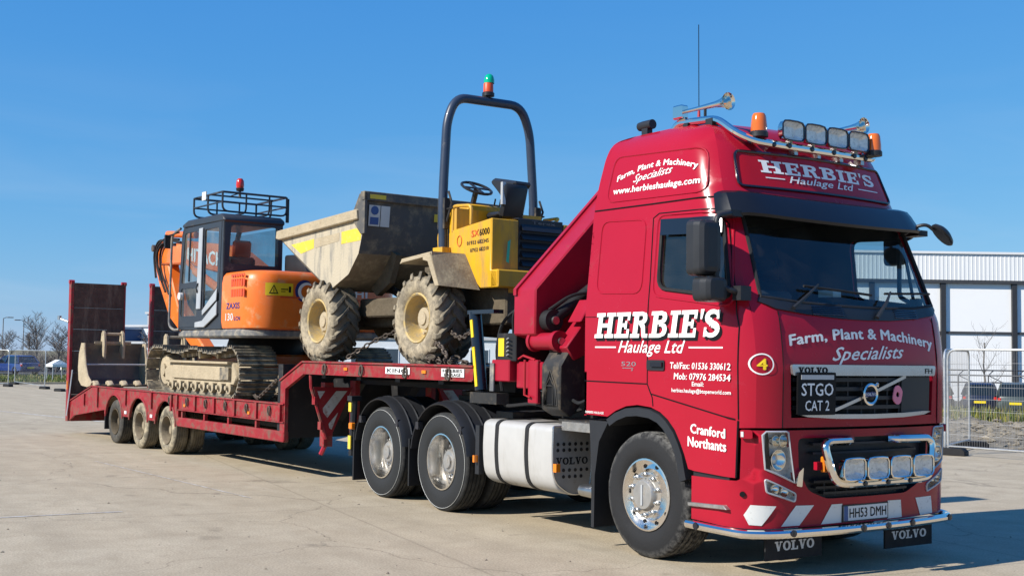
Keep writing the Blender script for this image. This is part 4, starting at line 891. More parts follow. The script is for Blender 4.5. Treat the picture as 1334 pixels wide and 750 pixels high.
# headlights
for s in (-1, 1):
    m = MB(); P = head(s); sheet(m, [P], FR, (), .08, off=-.085); m2 = [FR(a, b, 0) for a, b in P]; m3 = [FR(a, b, -.085) for a, b in P]; k = len(P)
    m.add(m2+m3, [(i, (i+1)%k, k+(i+1)%k, k+i) for i in range(k)]); ho = m.build('headlight', 'lamp_reflector', TR)
    m = MB(); sheet(m, [P], FR, (), .08, off=.004); m.build('lens', 'lens_glass', ho)
    for yc, zc, r in ((.955,.895,.075),(.915,1.04,.045),(.985,1.04,.04)):
        q = FR(s*yc, zc, -.040); MB().lathe([(r*.35,-.035),(r*.8,-.01),(r,.03),(r*1.08,.03)], q, 'x', 16, capa=True).build('reflector_bowl', 'chrome', ho)
        MB().lathe([(.0,.0),(r*.42,-.01),(r*.45,-.03)], q, 'x', 12).build('bulb', 'lens_glass' if r < .07 else 'silver_trim', ho)
    MB().tube([FR(s*a, b, .004) for a, b in dens([(1.085,1.085),(1.06,.83),(.80,.722),(.815,.80),(.875,1.105),(.90,1.112),(1.06,1.112)], .06)], .008, 5, closed=True).build('lamp_rim', 'dull_silver', ho)
    m = MB(); P = fog(s); sheet(m, [P], FR, (), .08, off=-.05); m2 = [FR(a, b, 0) for a, b in P]; m3 = [FR(a, b, -.05) for a, b in P]; k = len(P)
    m.add(m2+m3, [(i, (i+1)%k, k+(i+1)%k, k+i) for i in range(k)]); fo_ = m.build('fog_light', 'lamp_reflector', TR)
    m = MB(); sheet(m, [P], FR, (), .08, off=.004); m.build('lens', 'lens_glass', fo_)
    for yc in (.98, .89):
        q = FR(s*yc, .655+(yc-.89)*.25, -.025); MB().lathe([(.015,-.02),(.035,0),(.042,.02)], q, 'x', 14, capa=True).build('reflector_bowl', 'chrome', fo_)
    MB().tube([FR(s*a, b, .004) for a, b in dens(rnd_poly([(1.06,.755),(1.045,.655),(.79,.575),(.785,.638)], .02), .06)], .008, 5, closed=True).build('lamp_rim', 'dull_silver', fo_)
    m = MB(); sheet(m, [rnd_poly([(s*.782,.80),(s*.80,.70),(s*.745,.69),(s*.735,.84)], .012)], FR, (), .08, off=.03, thick=.028); m.build('washer_cover', 'chrome', TR)
# lower grille insert
m = MB(); sheet(m, [lg], FR, (), .1, off=-.06); k = len(lg); a_ = [FR(a, b, 0) for a, b in lg]; b_ = [FR(a, b, -.06) for a, b in lg]
m.add(a_+b_, [(i, (i+1)%k, k+(i+1)%k, k+i) for i in range(k)]); lgo = m.build('lower_grille', 'black_plastic', TR)
for z, hw_ in ((.62,.50),(.665,.58),(.71,.60),(.93,.62),(1.0,.62)):
    m = MB(); sheet(m, [[(-hw_,z),(hw_,z),(hw_,z+.018),(-hw_,z+.018)]], FR, (), .12, off=-.005, thick=.05); m.build('slat', 'black_plastic', lgo)
for k in range(9):
    y = -.48+k*.12; MB().tube([FR(y,.60,-.02), FR(y,.73,-.02)], .006, 4).build('slat', 'black_plastic', lgo)
# warning stripes on the bumper foot
W5 = [[(-1.145,.560),(-.966,.55),(-1.073,.405),(-1.150,.410),(-1.178,.483)],[(-.779,.547),(-.602,.543),(-.741,.395),(-.92,.395)],[(-.419,.540),(-.305,.540),(-.305,.395),(-.526,.392)],[(.235,.535),(.41,.532),(.43,.39),(.235,.39)],[(.62,.535),(.86,.535),(.885,.39),(.70,.385)]]
for P in W5:
    m = MB(); sheet(m, [P], FR, (), .08, off=.004); m.build('warning_stripe', 'white_chip', bmo)
m = MB(); sheet(m, [[(-1.12,.385),(1.12,.385),(1.12,.40),(-1.12,.40)]], FR, (), .08, off=-.10, thick=.1); m.build('valance', 'chassis_black', bmo)
# number plate
m = MB(); sheet(m, [[(-.298,.405),(.222,.405),(.222,.518),(-.298,.518)]], lambda a, b, off=0: Vector((1.315+off, a, b)), (), .2, off=.0, thick=.02); npo = m.build('number_plate', 'plate_white', TR)
FP = lambda a, b, off=0: Vector((1.315+off, a, b))
lettering('lettering', place(text2d('HH53 DMH', .012), -.235, .205, .425, .500), FP, 'black_paint', npo, .002)
m = MB(); sheet(m, [[(-.298,.405),(-.252,.405),(-.252,.518),(-.298,.518)]], FP, (), .2, off=.002); m.build('country_band', 'blue_sticker', npo)
m = MB().box(1.29,1.312,-.31,.235,.395,.528); m.build('plate_holder', 'black_plastic', npo)
# chrome under-run bar with marker studs
ub = [Vector((.585,-1.275,.362)), Vector((.85,-1.275,.356))]+[Vector((front_x(y,.35)+.06, y*1.022, .345+.0*y)) for y in [-1.20,-1.12,-1.0,-.8,-.6,-.3,0,.3,.6,.8,1.0,1.12,1.20]]+[Vector((.85,1.275,.356)), Vector((.585,1.275,.362))]
ubo = MB().tube(rnd_path(ub, .1, 3), .034, 10).build('under_run_bar', 'chrome', TR)
for y in (-.86,-.15,.14,.45,1.02):
    q = Vector((front_x(y,.35)+.094, y*1.022, .352)); MB().lathe([(.028,-.006),(.026,.006),(.0,.010)], q, 'x', 12).build('marker_stud', 'black_gloss', ubo)
q = Vector((.72,-1.31,.36)); MB().lathe([(.03,0),(.026,-.008),(.0,-.010)], q, 'y', 12).build('marker_stud', 'black_gloss', ubo)
# mudflaps under the bumper with maker's lettering
FL = lambda x: (lambda a, b, off=0: Vector((x+off, a, b)))
for y0, y1, z0, z1, tx in ((-.955,-.33,.118,.345,(-.86,-.42,.185,.262)),(.44,1.05,.105,.335,(.52,.97,.172,.245))):
    m = MB().box(1.10,1.118,y0,y1,z0,z1); fo_ = m.build('mudflap', 'rubber', TR); lettering('lettering', place(slab_text('VOLVO'), *tx), FL(1.12), 'text_silver', fo_, .001)
# ------------------------------------------------------------------ lamp bar on the lower grille
lb = rnd_path([(1.32,-.22,1.035),(1.40,-.32,1.035),(1.42,-.655,1.035),(1.46,-.57,.73),(1.47,-.40,.715),(1.47,.40,.715),(1.46,.57,.73),(1.42,.655,1.035),(1.40,.32,1.035),(1.32,.22,1.035)], .09, 5)
lbo = MB().tube(lb, .032, 10).build('lamp_bar', 'chrome', TR)
for y in (-.45,.45): MB().box(1.30,1.40,y-.02,y+.02,1.01,1.05).build('bar_bracket', 'steel', lbo)
def spot(x, y, z, w_, h, parent, tilt=0.):
    b = MB(); P = [(-.5,-.30),(-.42,-.46),(-.2,-.5),(.2,-.5),(.42,-.46),(.5,-.30),(.5,.30),(.42,.46),(.2,.5),(-.2,.5),(-.42,.46),(-.5,.30)]
    for k, (dx, s_) in enumerate(((0.,1.),(-.05,.96),(-.09,.72),(-.11,.4))):
        V = [(x+dx, y+a*w_*s_, z+c_*h*s_) for a, c_ in P]
        if k: b.add(pv+V, [(i,(i+1)%12,12+(i+1)%12,12+i) for i in range(12)])
        pv = V
    b.add(pv, [tuple(range(12))]); o = b.build('spot_lamp', 'chrome', parent, ang=50)
    r = MB(); V0 = [(x-.004, y+a*w_*.93, z+c_*h*.93) for a, c_ in P]; V1 = [(x-.05, y+a*w_*.5, z+c_*h*.5) for a, c_ in P]; r.add(V0+V1, [(i,(i+1)%12,12+(i+1)%12,12+i) for i in range(12)]+[tuple(range(12,24))]); r.build('reflector', 'lamp_reflector', o, ang=20)
    g_ = MB(); g_.add([(x+.006, y+a*w_*.95, z+c_*h*.95) for a, c_ in P], [tuple(range(12))]); g_.build('lens', 'lens_glass', o)
    MB().tube([(x+.003, y+a*w_*.99, z+c_*h*.99) for a, c_ in P], .008, 5, closed=True).build('lamp_rim', 'black_gloss' if parent is not lbo else 'chrome', o)
    MB().box(x-.07,x-.03,y-.02,y+.02,z-h*.5-.06,z-h*.42).build('lamp_foot', 'steel', o)
for y in (-.415,-.14,.135,.41): spot(1.52, y, .83, .25, .165, lbo)
for y in (-.27,.0,.27): MB().lathe([(.022,-.004),(.020,.008),(.0,.011)], (1.503, y, .715), 'x', 10).build('marker_stud', 'black_gloss', lbo)
MB().box(1.34,1.38,-.60,-.54,.80,.92).build('indicator', 'amber', TR, bevel=.008); MB().box(1.33,1.365,-.66,-.602,.82,.88).build('indicator_bracket', 'red_paint', TR)
# ------------------------------------------------------------------ roof light bar, horns, beacons
rb = [(-.12,-.84,3.60),(-.04,-.84,3.685),(.44,-.84,3.655),(.66,-.83,3.50),(.76,-.74,3.435),(.80,-.4,3.42),(.81,0,3.418),(.80,.4,3.42),(.76,.74,3.435),(.66,.83,3.50),(.44,.84,3.655),(-.04,.84,3.685),(-.12,.84,3.60)]
rbo = MB().tube(rnd_path(rb, .10, 4), .033, 10).build('roof_light_bar', 'chrome', TR)
for y in (-.36,-.09,.18,.45): spot(.845, y, 3.545, .255, .165, rbo)
for y in (-.55,-.40,-.13,.14,.40,.58): MB().lathe([(.022,-.004),(.020,.008),(.0,.011)], (.84 if abs(y) < .5 else .81, y, 3.418), 'x', 10).build('marker_stud', 'black_gloss', rbo)
for y in (-.28,0,.28,.55): MB().box(.72,.80,y-.02,y+.02,3.36,3.42).build('bar_bracket', 'steel', rbo)
for s in (-1,1): MB().box(.34,.42,s*.84-.035,s*.84+.035,3.545,3.66).build('bar_bracket', 'black_plastic', rbo); MB().box(.06,.12,s*.84-.035,s*.84+.035,3.57,3.66).build('bar_bracket', 'black_plastic', rbo)
def beacon(x, y, z, r, h, parent, mat='amber_beacon', base='black_plastic'):
    b = MB().lathe([(r*1.12,0),(r*1.12,h*.18),(r*.98,h*.24)], (x,y,z), 'z', 16, capa=True, capb=True).build('beacon', base, parent)
    MB().lathe([(r,h*.22),(r*.98,h*.5),(r*.86,h*.86),(r*.70,h*.97),(0,h)], (x,y,z), 'z', 18).build('beacon_lens', mat, b); return b
beacon(.74, -.655, 3.475, .068, .20, TR); beacon(.83, .66, 3.445, .066, .20, TR)
def horn(y, x0, x1, z):
    h = MB().lathe([(.016,x0+.08),(.018,x0+.25),(.026,x1-.16),(.036,x1-.09),(.055,x1-.03),(.075,x1),(.062,x1-.015),(.03,x1-.10)], (0,y,z), 'x', 16).build('air_horn', 'chrome', TR)
    MB().box(x0-.03,x0+.09,y-.045,y+.045,z-.06,z+.06).build('horn_driver', 'chrome', h, bevel=.012)
    for xx in (x0+.03, x1-.28): MB().tube([(xx,y,z),(xx,y,z-.11)], .013, 6).build('horn_bracket', 'black_plastic', h)
horn(-.84, -.04, .58, 3.775); horn(.84, -.04, .58, 3.775)
MB().tube([(-.36,-.3,3.9),(-.37,-.3,4.72)], .004, 5).build('aerial', 'black_paint', TR); MB().tube([(-.36,-.3,3.63),(-.36,-.3,3.92)], [.026,.012], 8).build('aerial_base', 'red_chip', TR)
cm = MB().lathe([(.04,-.05),(.044,.0),(.044,.13),(.036,.13)], (-.55,-.80,3.745), 'x', 14, capa=True, capb=True).box(-.54,-.46,-.83,-.77,3.60,3.72); cm.build('work_lamp', 'black_plastic', TR)
# ------------------------------------------------------------------ mirrors
def mirror(s):
    k_ = 0 if s < 0 else 1   # the far mirror is folded back against its door
    ma = MB(); ma.tube(rnd_path([(.86,s*1.10,2.80),(1.00-.2*k_,s*1.22,2.78),(1.0-.42*k_,s*(1.37-.05*k_),2.75),(1.0-.42*k_,s*(1.37-.05*k_),2.25),(1.06-.3*k_,s*(1.30-.05*k_),2.18),(1.09-.2*k_,s*1.17,2.165)], .05), .022, 8)
    ma.box(1.04-.2*k_,1.13-.2*k_,min(s*1.13,s*(1.24-.05*k_)),max(s*1.13,s*(1.24-.05*k_)),2.105,2.215).box(.82,.98,min(s*1.07,s*1.20),max(s*1.07,s*1.20),2.765,2.815); mo = ma.build('mirror_arm', 'black_plastic', TR, ang=50)
    def hous(nm, x, yc, zc, w_, h, d):
        P = rnd_poly([(-w_/2,-h/2),(w_/2,-h/2),(w_/2,h/2),(-w_/2,h/2)], .055, 5); b = MB(); n_ = len(P); pv = None
        for dx, s_ in ((-d*.45,1.),(0.,1.),(d*.35,.93),(d*.52,.72),(d*.56,.4)):
            V = [(x+dx, yc+a*s_, zc+c_*(1-(1-s_)*.5)) for a, c_ in P]
            if pv: b.add(pv+V, [(i,(i+1)%n_,n_+(i+1)%n_,n_+i) for i in range(n_)])
            pv = V
        b.add(pv, [tuple(range(n_))]); o = b.build(nm, 'black_plastic', mo, ang=50)
        MB().add([(x-d*.40, yc+a*.93, zc+c_*.95) for a, c_ in P], [tuple(range(n_))]).build('mirror_glass', 'chrome', o)
    hous('mirror_housing', .93-.42*k_, s*(1.43-.07*k_), 2.505+.18*k_, .235-.08*k_, .43-.14*k_, .17)
    if not k_: hous('mirror_housing', .97, s*1.40, 2.185, .235, .19, .17)
mirror(-1)
mirror(1)
# kerb mirror on its arm at the far corner
ka = MB().tube(rnd_path([(.86,.98,2.76),(.98,1.03,2.84),(1.06,1.08,2.86),(1.10,1.14,2.80)], .06), .016, 7).build('kerb_mirror', 'black_plastic', TR)
km = MB().lathe([(.0,.05),(.07,.045),(.115,.02),(.125,0),(.11,-.015),(0,-.015)], (0,0,0), 'z', 20).build('kerb_mirror_head', 'black_plastic', ka); km.location = (1.13,1.20,2.765); km.rotation_euler = (rad(-32), rad(22), 0); km.scale = (.75,1.25,1)
# ------------------------------------------------------------------ chassis
ch = MB()
for s in (-1,1): ch.box(-5.62,.95,min(s*.36,s*.44),max(s*.36,s*.44),.74,1.0)
for x in (-5.55,-4.1,-2.6,-1.3): ch.box(x-.06,x+.06,-.36,.36,.78,.96)
ch.box(-.72,1.12,-.62,.62,.45,1.28).box(-.72,.58,-1.0,1.0,1.16,1.28).box(1.0,1.16,-1.0,1.0,.46,1.1)  # first box: plain engine-sized block, added under the cab to block light
cho = ch.build('chassis', 'chassis_black', TR)
for x in (0,-3.34,-4.71): MB().tube([(x,-.95,.52),(x,.95,.52)], .075 if x else .06, 10).lathe([(.05,-.2),(.2,-.12),(.22,0),(.2,.12),(.05,.2)], (x,0,.52), 'y', 14).build('axle', 'chassis_black', TR)
fw = MB(); fw.lathe([(.02,1.20),(.50,1.20),(.50,1.24),(.02,1.245)], (-3.95,0,0), 'z', 24).box(-4.3,-3.6,-.42,.42,1.0,1.19); fw.build('fifth_wheel', 'dark_metal', TR)
# wheels
def tyre_prof(R_, w_, ri):
    h = w_/2; p_ = [(ri,-h*.80),(ri+.03,-h*.95),(ri+(R_-ri)*.45,-h),(R_-.045,-h*.93),(R_-.014,-h*.84),(R_-.003,-h*.74)]
    g = [-.62,-.30,0.,.30,.62]
    for c_ in g: p_ += [(R_,(c_-.05)*h),(R_-.012,(c_-.035)*h),(R_-.012,(c_+.035)*h),(R_,(c_+.05)*h)]
    return p_+[(R_-.003,h*.74),(R_-.014,h*.84),(R_-.045,h*.93),(ri+(R_-ri)*.45,h),(ri+.03,h*.95),(ri,h*.80)]
def lorry_wheel(front, dirty):
    R_ = .521; w_ = .37 if front else .30
    rim = MB(); h = w_/2*.86
    if front:
        rim.lathe([(.305,-h+.02),(.300,-h-.008),(.286,-h-.010),(.279,-h+.03),(.268,-h+.058),(.215,-h+.045),(.198,-h+.02),(.190,-h-.005),(.135,-h-.008)], (0,0,0), 'y', 40)
        ny = -h-.008; hy = -h+.048; dprof = [(.136,-h-.006),(.128,-h-.03),(.115,-h-.045),(.0,-h-.048)]
    else:
        rim.lathe([(.305,-h+.02),(.300,-h-.008),(.286,-h-.010),(.279,-h+.04),(.262,h-.09)], (0,0,0), 'y', 40)
        ny = h-.085; hy = h-.065; dprof = [(.263,h-.092),(.25,h-.06),(.205,h-.075),(.135,h-.09),(.128,-.02),(.110,-.045),(.075,-.05),(.07,-.07),(.0,-.075)]
    o = rim.build('wheel', 'alloy', None, ang=35); MB().lathe(dprof, (0,0,0), 'y', 36).build('hub', 'wheel_disc', o, ang=35)
    ty = MB().lathe(tyre_prof(R_, w_, .297), (0,0,0), 'y', 56)
    if not front: ty.lathe(tyre_prof(R_, w_, .297), (0,.335,0), 'y', 56); ty.lathe([(.29,.2),(.29,.48)], (0,0,0), 'y', 24)
    ty.build('tyre', 'tyre_front' if dirty else 'tyre_drive', o, ang=50)
    if not front:  # pale scuff line of the sidewall
        MB().tube([(math.cos(2*PI*i/48)*.487, -w_/2*.945, math.sin(2*PI*i/48)*.487) for i in range(48)], .0022, 4, closed=True).build('scuff_line', 'grey_sticker', o)
    hl = MB(); nm_ = MB().lathe([(.021,0),(.021,-.018),(.014,-.022),(.013,-.045),(.0,-.048)], (0,0,0), 'y', 8).mesh('wheel_nut'); nm_.materials.append(MATS['steel'])
    for i in range(10):
        a = 2*PI*(i+.5)/10; c_, d_ = math.cos(a), math.sin(a)
        q_ = link('wheel_nut', nm_, None, o); q_.location = (c_*.1675, ny, d_*.1675)
        a += PI/10; hl.lathe([(.0,-.003),(.017 if front else .026,-.003),(.018 if front else .028,.01)], (math.cos(a)*.240, hy-.002, math.sin(a)*.240), 'y', 10)
    hl.build('hand_hole', 'black_paint', o)['kind'] = 'stuff'
    if front: MB().box(-.010,.010,-h-.055,-h-.047,-.085,.085).build('hub_badge', 'dull_silver', o)
    return o
wf = lorry_wheel(True, True); wf.parent = TR; wf.location = (0,-1.04,.521)
wf2 = copy_tree(wf, TR); wf2.location = (0,1.04,.521); wf2.rotation_euler = (0,0,PI)
wr = lorry_wheel(False, False); wr.parent = TR; wr.location = (-3.34,-1.075,.521); wr.rotation_euler = (0,.3,0)
for x, s in ((-4.71,-1),(-3.34,1),(-4.71,1)):
    q = copy_tree(wr, TR); q.location = (x, s*1.075, .521); q.rotation_euler = (0,.7*s,0 if s < 0 else PI)
# mudguards
def guard(name, cx, s, r, y0, y1, a0, a1, mat, th=.035, zc=.54, n=18):
    g = MB(); ins = []; 
    for i in range(n+1):
        a = rad(a0+(a1-a0)*i/n); c_, d_ = math.cos(a), math.sin(a)
        for rr, yy in ((r,y0),(r,y1),(r+th,y1),(r+th,y0),(r+th,y0-.012*0),): pass
        ins.append([(cx+c_*r,s*y0,zc+d_*r),(cx+c_*r,s*y1,zc+d_*r),(cx+c_*(r+th),s*y1,zc+d_*(r+th)),(cx+c_*(r+th),s*(y0+.05),zc+d_*(r+th)),(cx+c_*(r+th*.3),s*(y0-.005),zc+d_*(r+th*.3))])
    V = [v for q in ins for v in q]; F = [(i*5+j, i*5+(j+1)%5, (i+1)*5+(j+1)%5, (i+1)*5+j) for i in range(n) for j in range(5)]+[(0,1,2,3,4), tuple(n*5+j for j in range(5))]
    return g.add(V, F).build(name, mat, TR, ang=40)
for s in (-1,1):
    for cx in (-3.34,-4.71):
        g = guard('mudguard', cx, -s, -.0+.585, -1.255, -.62, 8, 172, 'black_plastic')
        rib = MB()
        for dy in (-1.13,-1.0,-.86): rib.tube([(cx+math.cos(rad(a))*.622, -s*dy, .54+math.sin(rad(a))*.622) for a in range(20,161,10)], .012, 5)
        rib.build('guard_rib', 'black_plastic', g)
        for dx in (-.45,.45): MB().box(cx+dx-.03,cx+dx+.03,min(-s*-1.262,-s*-1.20),max(-s*-1.262,-s*-1.20),.84,.92).build('guard_clip', 'black_gloss', g)
    MB().box(-5.38,-5.35,min(s*.64,s*1.24),max(s*.64,s*1.24),.14,.72).build('mudflap', 'rubber', TR)
    MB().box(-4.045,-4.02,min(s*.64,s*1.22),max(s*.64,s*1.22),.20,.72).build('mudflap', 'rubber', TR)
    # front wheel arch lip, liner and flap
    al = [(-.47,1.125),(-.36,1.185),(-.22,1.23),(-.07,1.245),(.1,1.235),(.22,1.20),(.30,1.15),(.39,1.065),(.447,.98),(.495,.89),(.545,.70)]
    lip_ = MB(); V = []
    for i, (x, z) in enumerate(al):
        d = Vector((x-.02, z-.50)).normalized(); xi, zi = x-d.x*.075, z-d.y*.075
        V += [(x,s*1.235,z),(x,s*1.258,z-.006*d.y),(xi,s*1.262,zi),(xi,s*1.20,zi),(xi-d.x*.005,s*.70,zi+.02),(x+d.x*.02,s*.70,z+.02)]
    F = [(i*6+j, i*6+(j+1)%6, (i+1)*6+(j+1)%6, (i+1)*6+j) for i in range(len(al)-1) for j in range(6)]+[tuple(range(6)), tuple((len(al)-1)*6+j for j in range(6))]
    lip_.add(V, F).build('wheel_arch', 'black_plastic', TR, ang=50)
    fl_ = MB().prism([(-.74,1.10),(-.47,1.10),(-.60,.92),(-.655,.62),(-.66,.17),(-.70,.17),(-.70,.62),(-.72,.9)], 'y', s*.72, s*1.235); fl_.build('mudflap', 'black_plastic', TR)
# fuel tank and end plate
def tank(s):
    P = rnd_poly([(s*.66,.40),(s*.98,.355),(s*1.20,.43),(s*1.235,.70),(s*1.22,.985),(s*1.16,1.02),(s*.66,1.02)], [.03,.2,.16,.2,.05,.05,.03], 5)
    b = MB().prism(P, 'x', -2.50, -1.30); t = b.build('fuel_tank', 'white_tank', TR, bevel=.025, seg=3, ang=50)
    for x in (-2.24,-1.72):
        P2 = [((a-s*.93)*1.018+s*.93, (c_-.69)*1.022+.69) for a, c_ in P]; MB().prism(P2, 'x', x-.03, x+.03).build('tank_strap', 'rubber', t)
    PE = rnd_poly([(s*.80,.40),(s*1.0,.365),(s*1.215,.50),(s*1.232,.72),(s*1.225,1.01),(s*.78,1.01),(s*.775,.6)], [.15,.25,.2,.1,.02,.02,.1], 6)
    FE = lambda a, b_, off=0: Vector((-1.295+off, a, b_))
    m = MB(); sheet(m, [PE], FE, (), .2, off=.0, thick=.012); e = m.build('tank_end_plate', 'end_plate', TR)
    MB().tube([FE(a, b_, .0) for a, b_ in PE], .009, 5, closed=True).build('plate_rim', 'silver_trim', e)
    if s < 0: lettering('lettering', place(slab_text('VOLVO'), -1.19, -.82, .655, .725), FE, 'chassis_black', e, .002)
    hl = MB()
    for zz in (.545,.605,.79,.845):
        for k in range(6):
            if zz < .58 and k in (0,5): continue
            hl.lathe([(.0,.003),(.016,.003),(.018,-.002)], (-1.293, s*(.83+.068*k), zz), 'x', 8)
    hl.build('vent_hole', 'dark_metal', e)['kind'] = 'stuff'
    MB().box(-1.25,-.74,min(s*.66,s*1.16),max(s*.66,s*1.16),.98,1.06).build('step_top', 'tread_plate', TR); MB().box(-1.24,-.74,min(s*.50,s*.74),max(s*.50,s*.74),.50,.975).build('battery_box', 'chassis_black', TR)
    MB().box(-1.24,-1.19,min(s*1.215,s*1.262),max(s*1.215,s*1.262),.60,.675).build('side_marker', 'amber', TR)
    MB().box(-2.60,-2.57,min(s*1.235,s*1.28),max(s*1.235,s*1.28),.58,.65).build('side_marker', 'amber', TR)
    MB().box(-2.62,-2.55,min(s*1.18,s*1.236),max(s*1.18,s*1.236),.46,.95).build('guard_bracket', 'black_plastic', TR)
tank(-1); tank(1)
MB().lathe([(.055,-.18),(.062,.0),(.062,.06),(.048,.06),(.048,-.16)], (-.93,-1.02,.44), 'x', 16).build('exhaust', 'steel', TR)
# rear marker posts at the tail of the chassis
for s in (-1,1):
    pz = MB().tube([(-5.52,s*1.18,.42),(-5.50,s*1.18,1.10)], .045, 8).box(-5.56,-5.44,min(s*1.1,s*1.24),max(s*1.1,s*1.24),1.08,1.14).box(-5.58,-5.42,min(s*.4,s*1.2),max(s*.4,s*1.2),.72,.80); po = pz.build('marker_post', 'black_plastic', TR)
    MB().box(-5.545,-5.475,min(s*1.215,s*1.23),max(s*1.215,s*1.23),.95,1.06).box(-5.545,-5.475,min(s*1.215,s*1.23),max(s*1.215,s*1.23),.50,.66).build('tape', 'yellow_strip', po)
    MB().box(-5.50,-5.42,min(s*1.19,s*1.25),max(s*1.19,s*1.25),.74,.82).build('side_marker', 'amber', po, bevel=.01)
# ------------------------------------------------------------------ loader crane behind the cab
bc = MB().prism([(-1.17,1.86),(-1.17,2.30),(-.02,3.48),(.40,3.50),(.52,3.15),(.15,2.70),(-.72,1.96),(-.92,1.80)], 'x', -2.06, -1.69); cr = bc.build('loader_crane', 'red_crane', TR, bevel=.015)
MB().prism([(-1.19,2.25),(-1.19,2.31),(-.03,3.50),(.02,3.46)], 'x', -2.04, -1.99).build('boom_rib', 'red_crane', cr)
b2 = MB().prism([(-1.10,1.74),(-.95,1.92),(-.35,2.62),(-.15,2.62),(-.15,2.42),(-.80,1.70),(-1.0,1.62)], 'x', -1.46, -1.28); b2.build('outer_boom', 'red_crane', cr, bevel=.01)
MB().prism([(-1.0,1.98),(-.85,2.0),(-.80,2.16),(-.86,2.2)], 'x', -1.40, -1.20).build('boom_lug', 'red_crane', cr, bevel=.008)
pn = MB().cyl((-1.80,-1.08,1.80), (-1.42,-1.08,1.80), .082, 18).cyl((-1.83,-1.08,1.80), (-1.79,-1.08,1.80), .10, 18).cyl((-1.46,-1.08,1.80), (-1.40,-1.08,1.80), .10, 18); pn.build('knuckle_pin', 'red_crane', cr)
MB().cyl((-1.39,-1.08,1.80), (-1.37,-1.08,1.80), .035, 12).build('pin_end', 'steel', cr)
MB().cyl((-1.69,-1.02,2.0), (-1.58,-1.02,2.0), .105, 20).build('ram_eye', 'chassis_black', cr); MB().cyl((-1.59,-1.02,2.0), (-1.55,-1.02,2.0), .04, 12).build('pin_end', 'steel', cr)
MB().tube([(-1.63,-1.02,2.0),(-1.6,-.55,2.33)], .062, 12).tube([(-1.6,-.55,2.33),(-1.6,-.2,2.6)], .035, 10).build('hydraulic_ram', 'chassis_black', cr)
MB().tube(rnd_path([(-1.63,-1.05,2.10),(-1.55,-.85,2.25),(-1.5,-.55,2.30),(-1.4,-.25,2.62)], .1), .016, 6).build('hose', 'rubber', cr)
MB().box(-2.25,-1.48,-.55,.55,1.02,1.72).prism([(-.5,1.70),(.45,1.70),(.35,2.55),(-.1,2.55)], 'x', -2.05, -1.55).build('crane_column', 'chassis_black', cr, bevel=.02)
MB().box(-2.46,-2.14,-1.16,1.16,1.40,1.615).build('stabiliser_beam', 'red_crane', cr, bevel=.01)
MB().box(-2.10,-1.66,-1.10,-.4,1.34,1.60).prism([(-1.13,1.20),(-1.08,1.20),(-1.08,1.62),(-1.13,1.62)], 'x', -1.86, -1.70).build('beam_housing', 'red_crane', cr, bevel=.01)
MB().tube([(-2.08,-1.10,1.62),(-1.95,-1.12,1.66),(-1.75,-1.12,1.62)], .012, 6).tube([(-1.88,-1.15,1.62),(-1.88,-1.15,1.28),(-1.78,-1.15,1.26)], .012, 6).build('hose', 'red_chip', cr)
for s in (-1,1):
    lg_ = MB().tube([(-2.66,s*1.15,1.30),(-2.80,s*1.15,2.10)], .068, 14).box(-2.86,-2.36,min(s*1.09,s*1.21),max(s*1.09,s*1.21),2.08,2.12).build('stabiliser_leg', 'black_gloss', cr)
    MB().tube([(-2.66,s*1.15,1.16),(-2.66,s*1.15,1.30)], .04, 10).box(-2.80,-2.30,min(s*1.05,s*1.2),max(s*1.05,s*1.2),1.17,1.28).build('stabiliser_foot', 'dark_metal', cr)
    for z0, z1 in ((1.34,1.74),(1.84,2.02)):
        q = MB(); 
        for i, z in enumerate((z0, z1)):
            pass
        xa = -2.66-.14*(z0-1.30)/.8; xb = -2.66-.14*(z1-1.30)/.8
        q.bar((xa+.012,s*1.212,z0),(xb+.012,s*1.212,z1),.012,.045,up=(1,0,0)); q.build('tape', 'yellow_clean', cr)
MB().box(-2.40,-2.06,-1.14,-.72,1.60,1.88).build('valve_block', 'chassis_black', cr, bevel=.01); MB().box(-2.36,-2.26,-1.146,-1.139,1.65,1.83).build('caution_label', 'yellow_clean', cr)
lv = MB()
for k in range(5): lv.tube([(-2.20+.0*k,-1.15,1.66+.04*k),(-2.12,-1.19,1.67+.04*k)], .008, 5)
lv.build('control_lever', 'dull_silver', cr)['kind'] = 'stuff'
MB().box(-2.46,-2.39,-1.18,-1.165,1.30,1.58).build('grey_plate', 'grey_paint', cr)
for k, P in enumerate(([(-2.5,-1.0,1.3),(-2.55,-1.05,1.7),(-2.45,-1.05,2.0),(-2.2,-1.0,2.15)],[(-2.3,-1.0,1.85),(-2.25,-1.05,2.1),(-2.1,-1.0,2.25),(-2.0,-.9,2.1)],[(-2.15,-1.0,1.85),(-2.1,-1.05,2.05),(-1.95,-1.1,1.95)],[(-2.6,-.9,1.2),(-2.3,-1.1,1.15),(-1.9,-1.0,1.2),(-1.5,-.95,1.1),(-.9,-.95,1.25)],[(-1.3,-1.0,1.25),(-1.05,-1.1,1.22),(-.85,-1.05,1.35)],[(-2.35,-.9,1.85),(-2.4,-.95,2.05),(-2.25,-.8,2.3)])):
    MB().tube(rnd_path(P, .12), .017, 6).build('hose', 'rubber', cr)
gb = MB().prism([(-1.15,1.16),(-1.15,1.57),(-1.0,1.79),(-.80,1.80),(-.72,1.62),(-.76,1.34),(-1.02,1.09)], 'x', -1.60, -1.30); go = gb.build('grab_bucket', 'dark_metal', cr, bevel=.012)
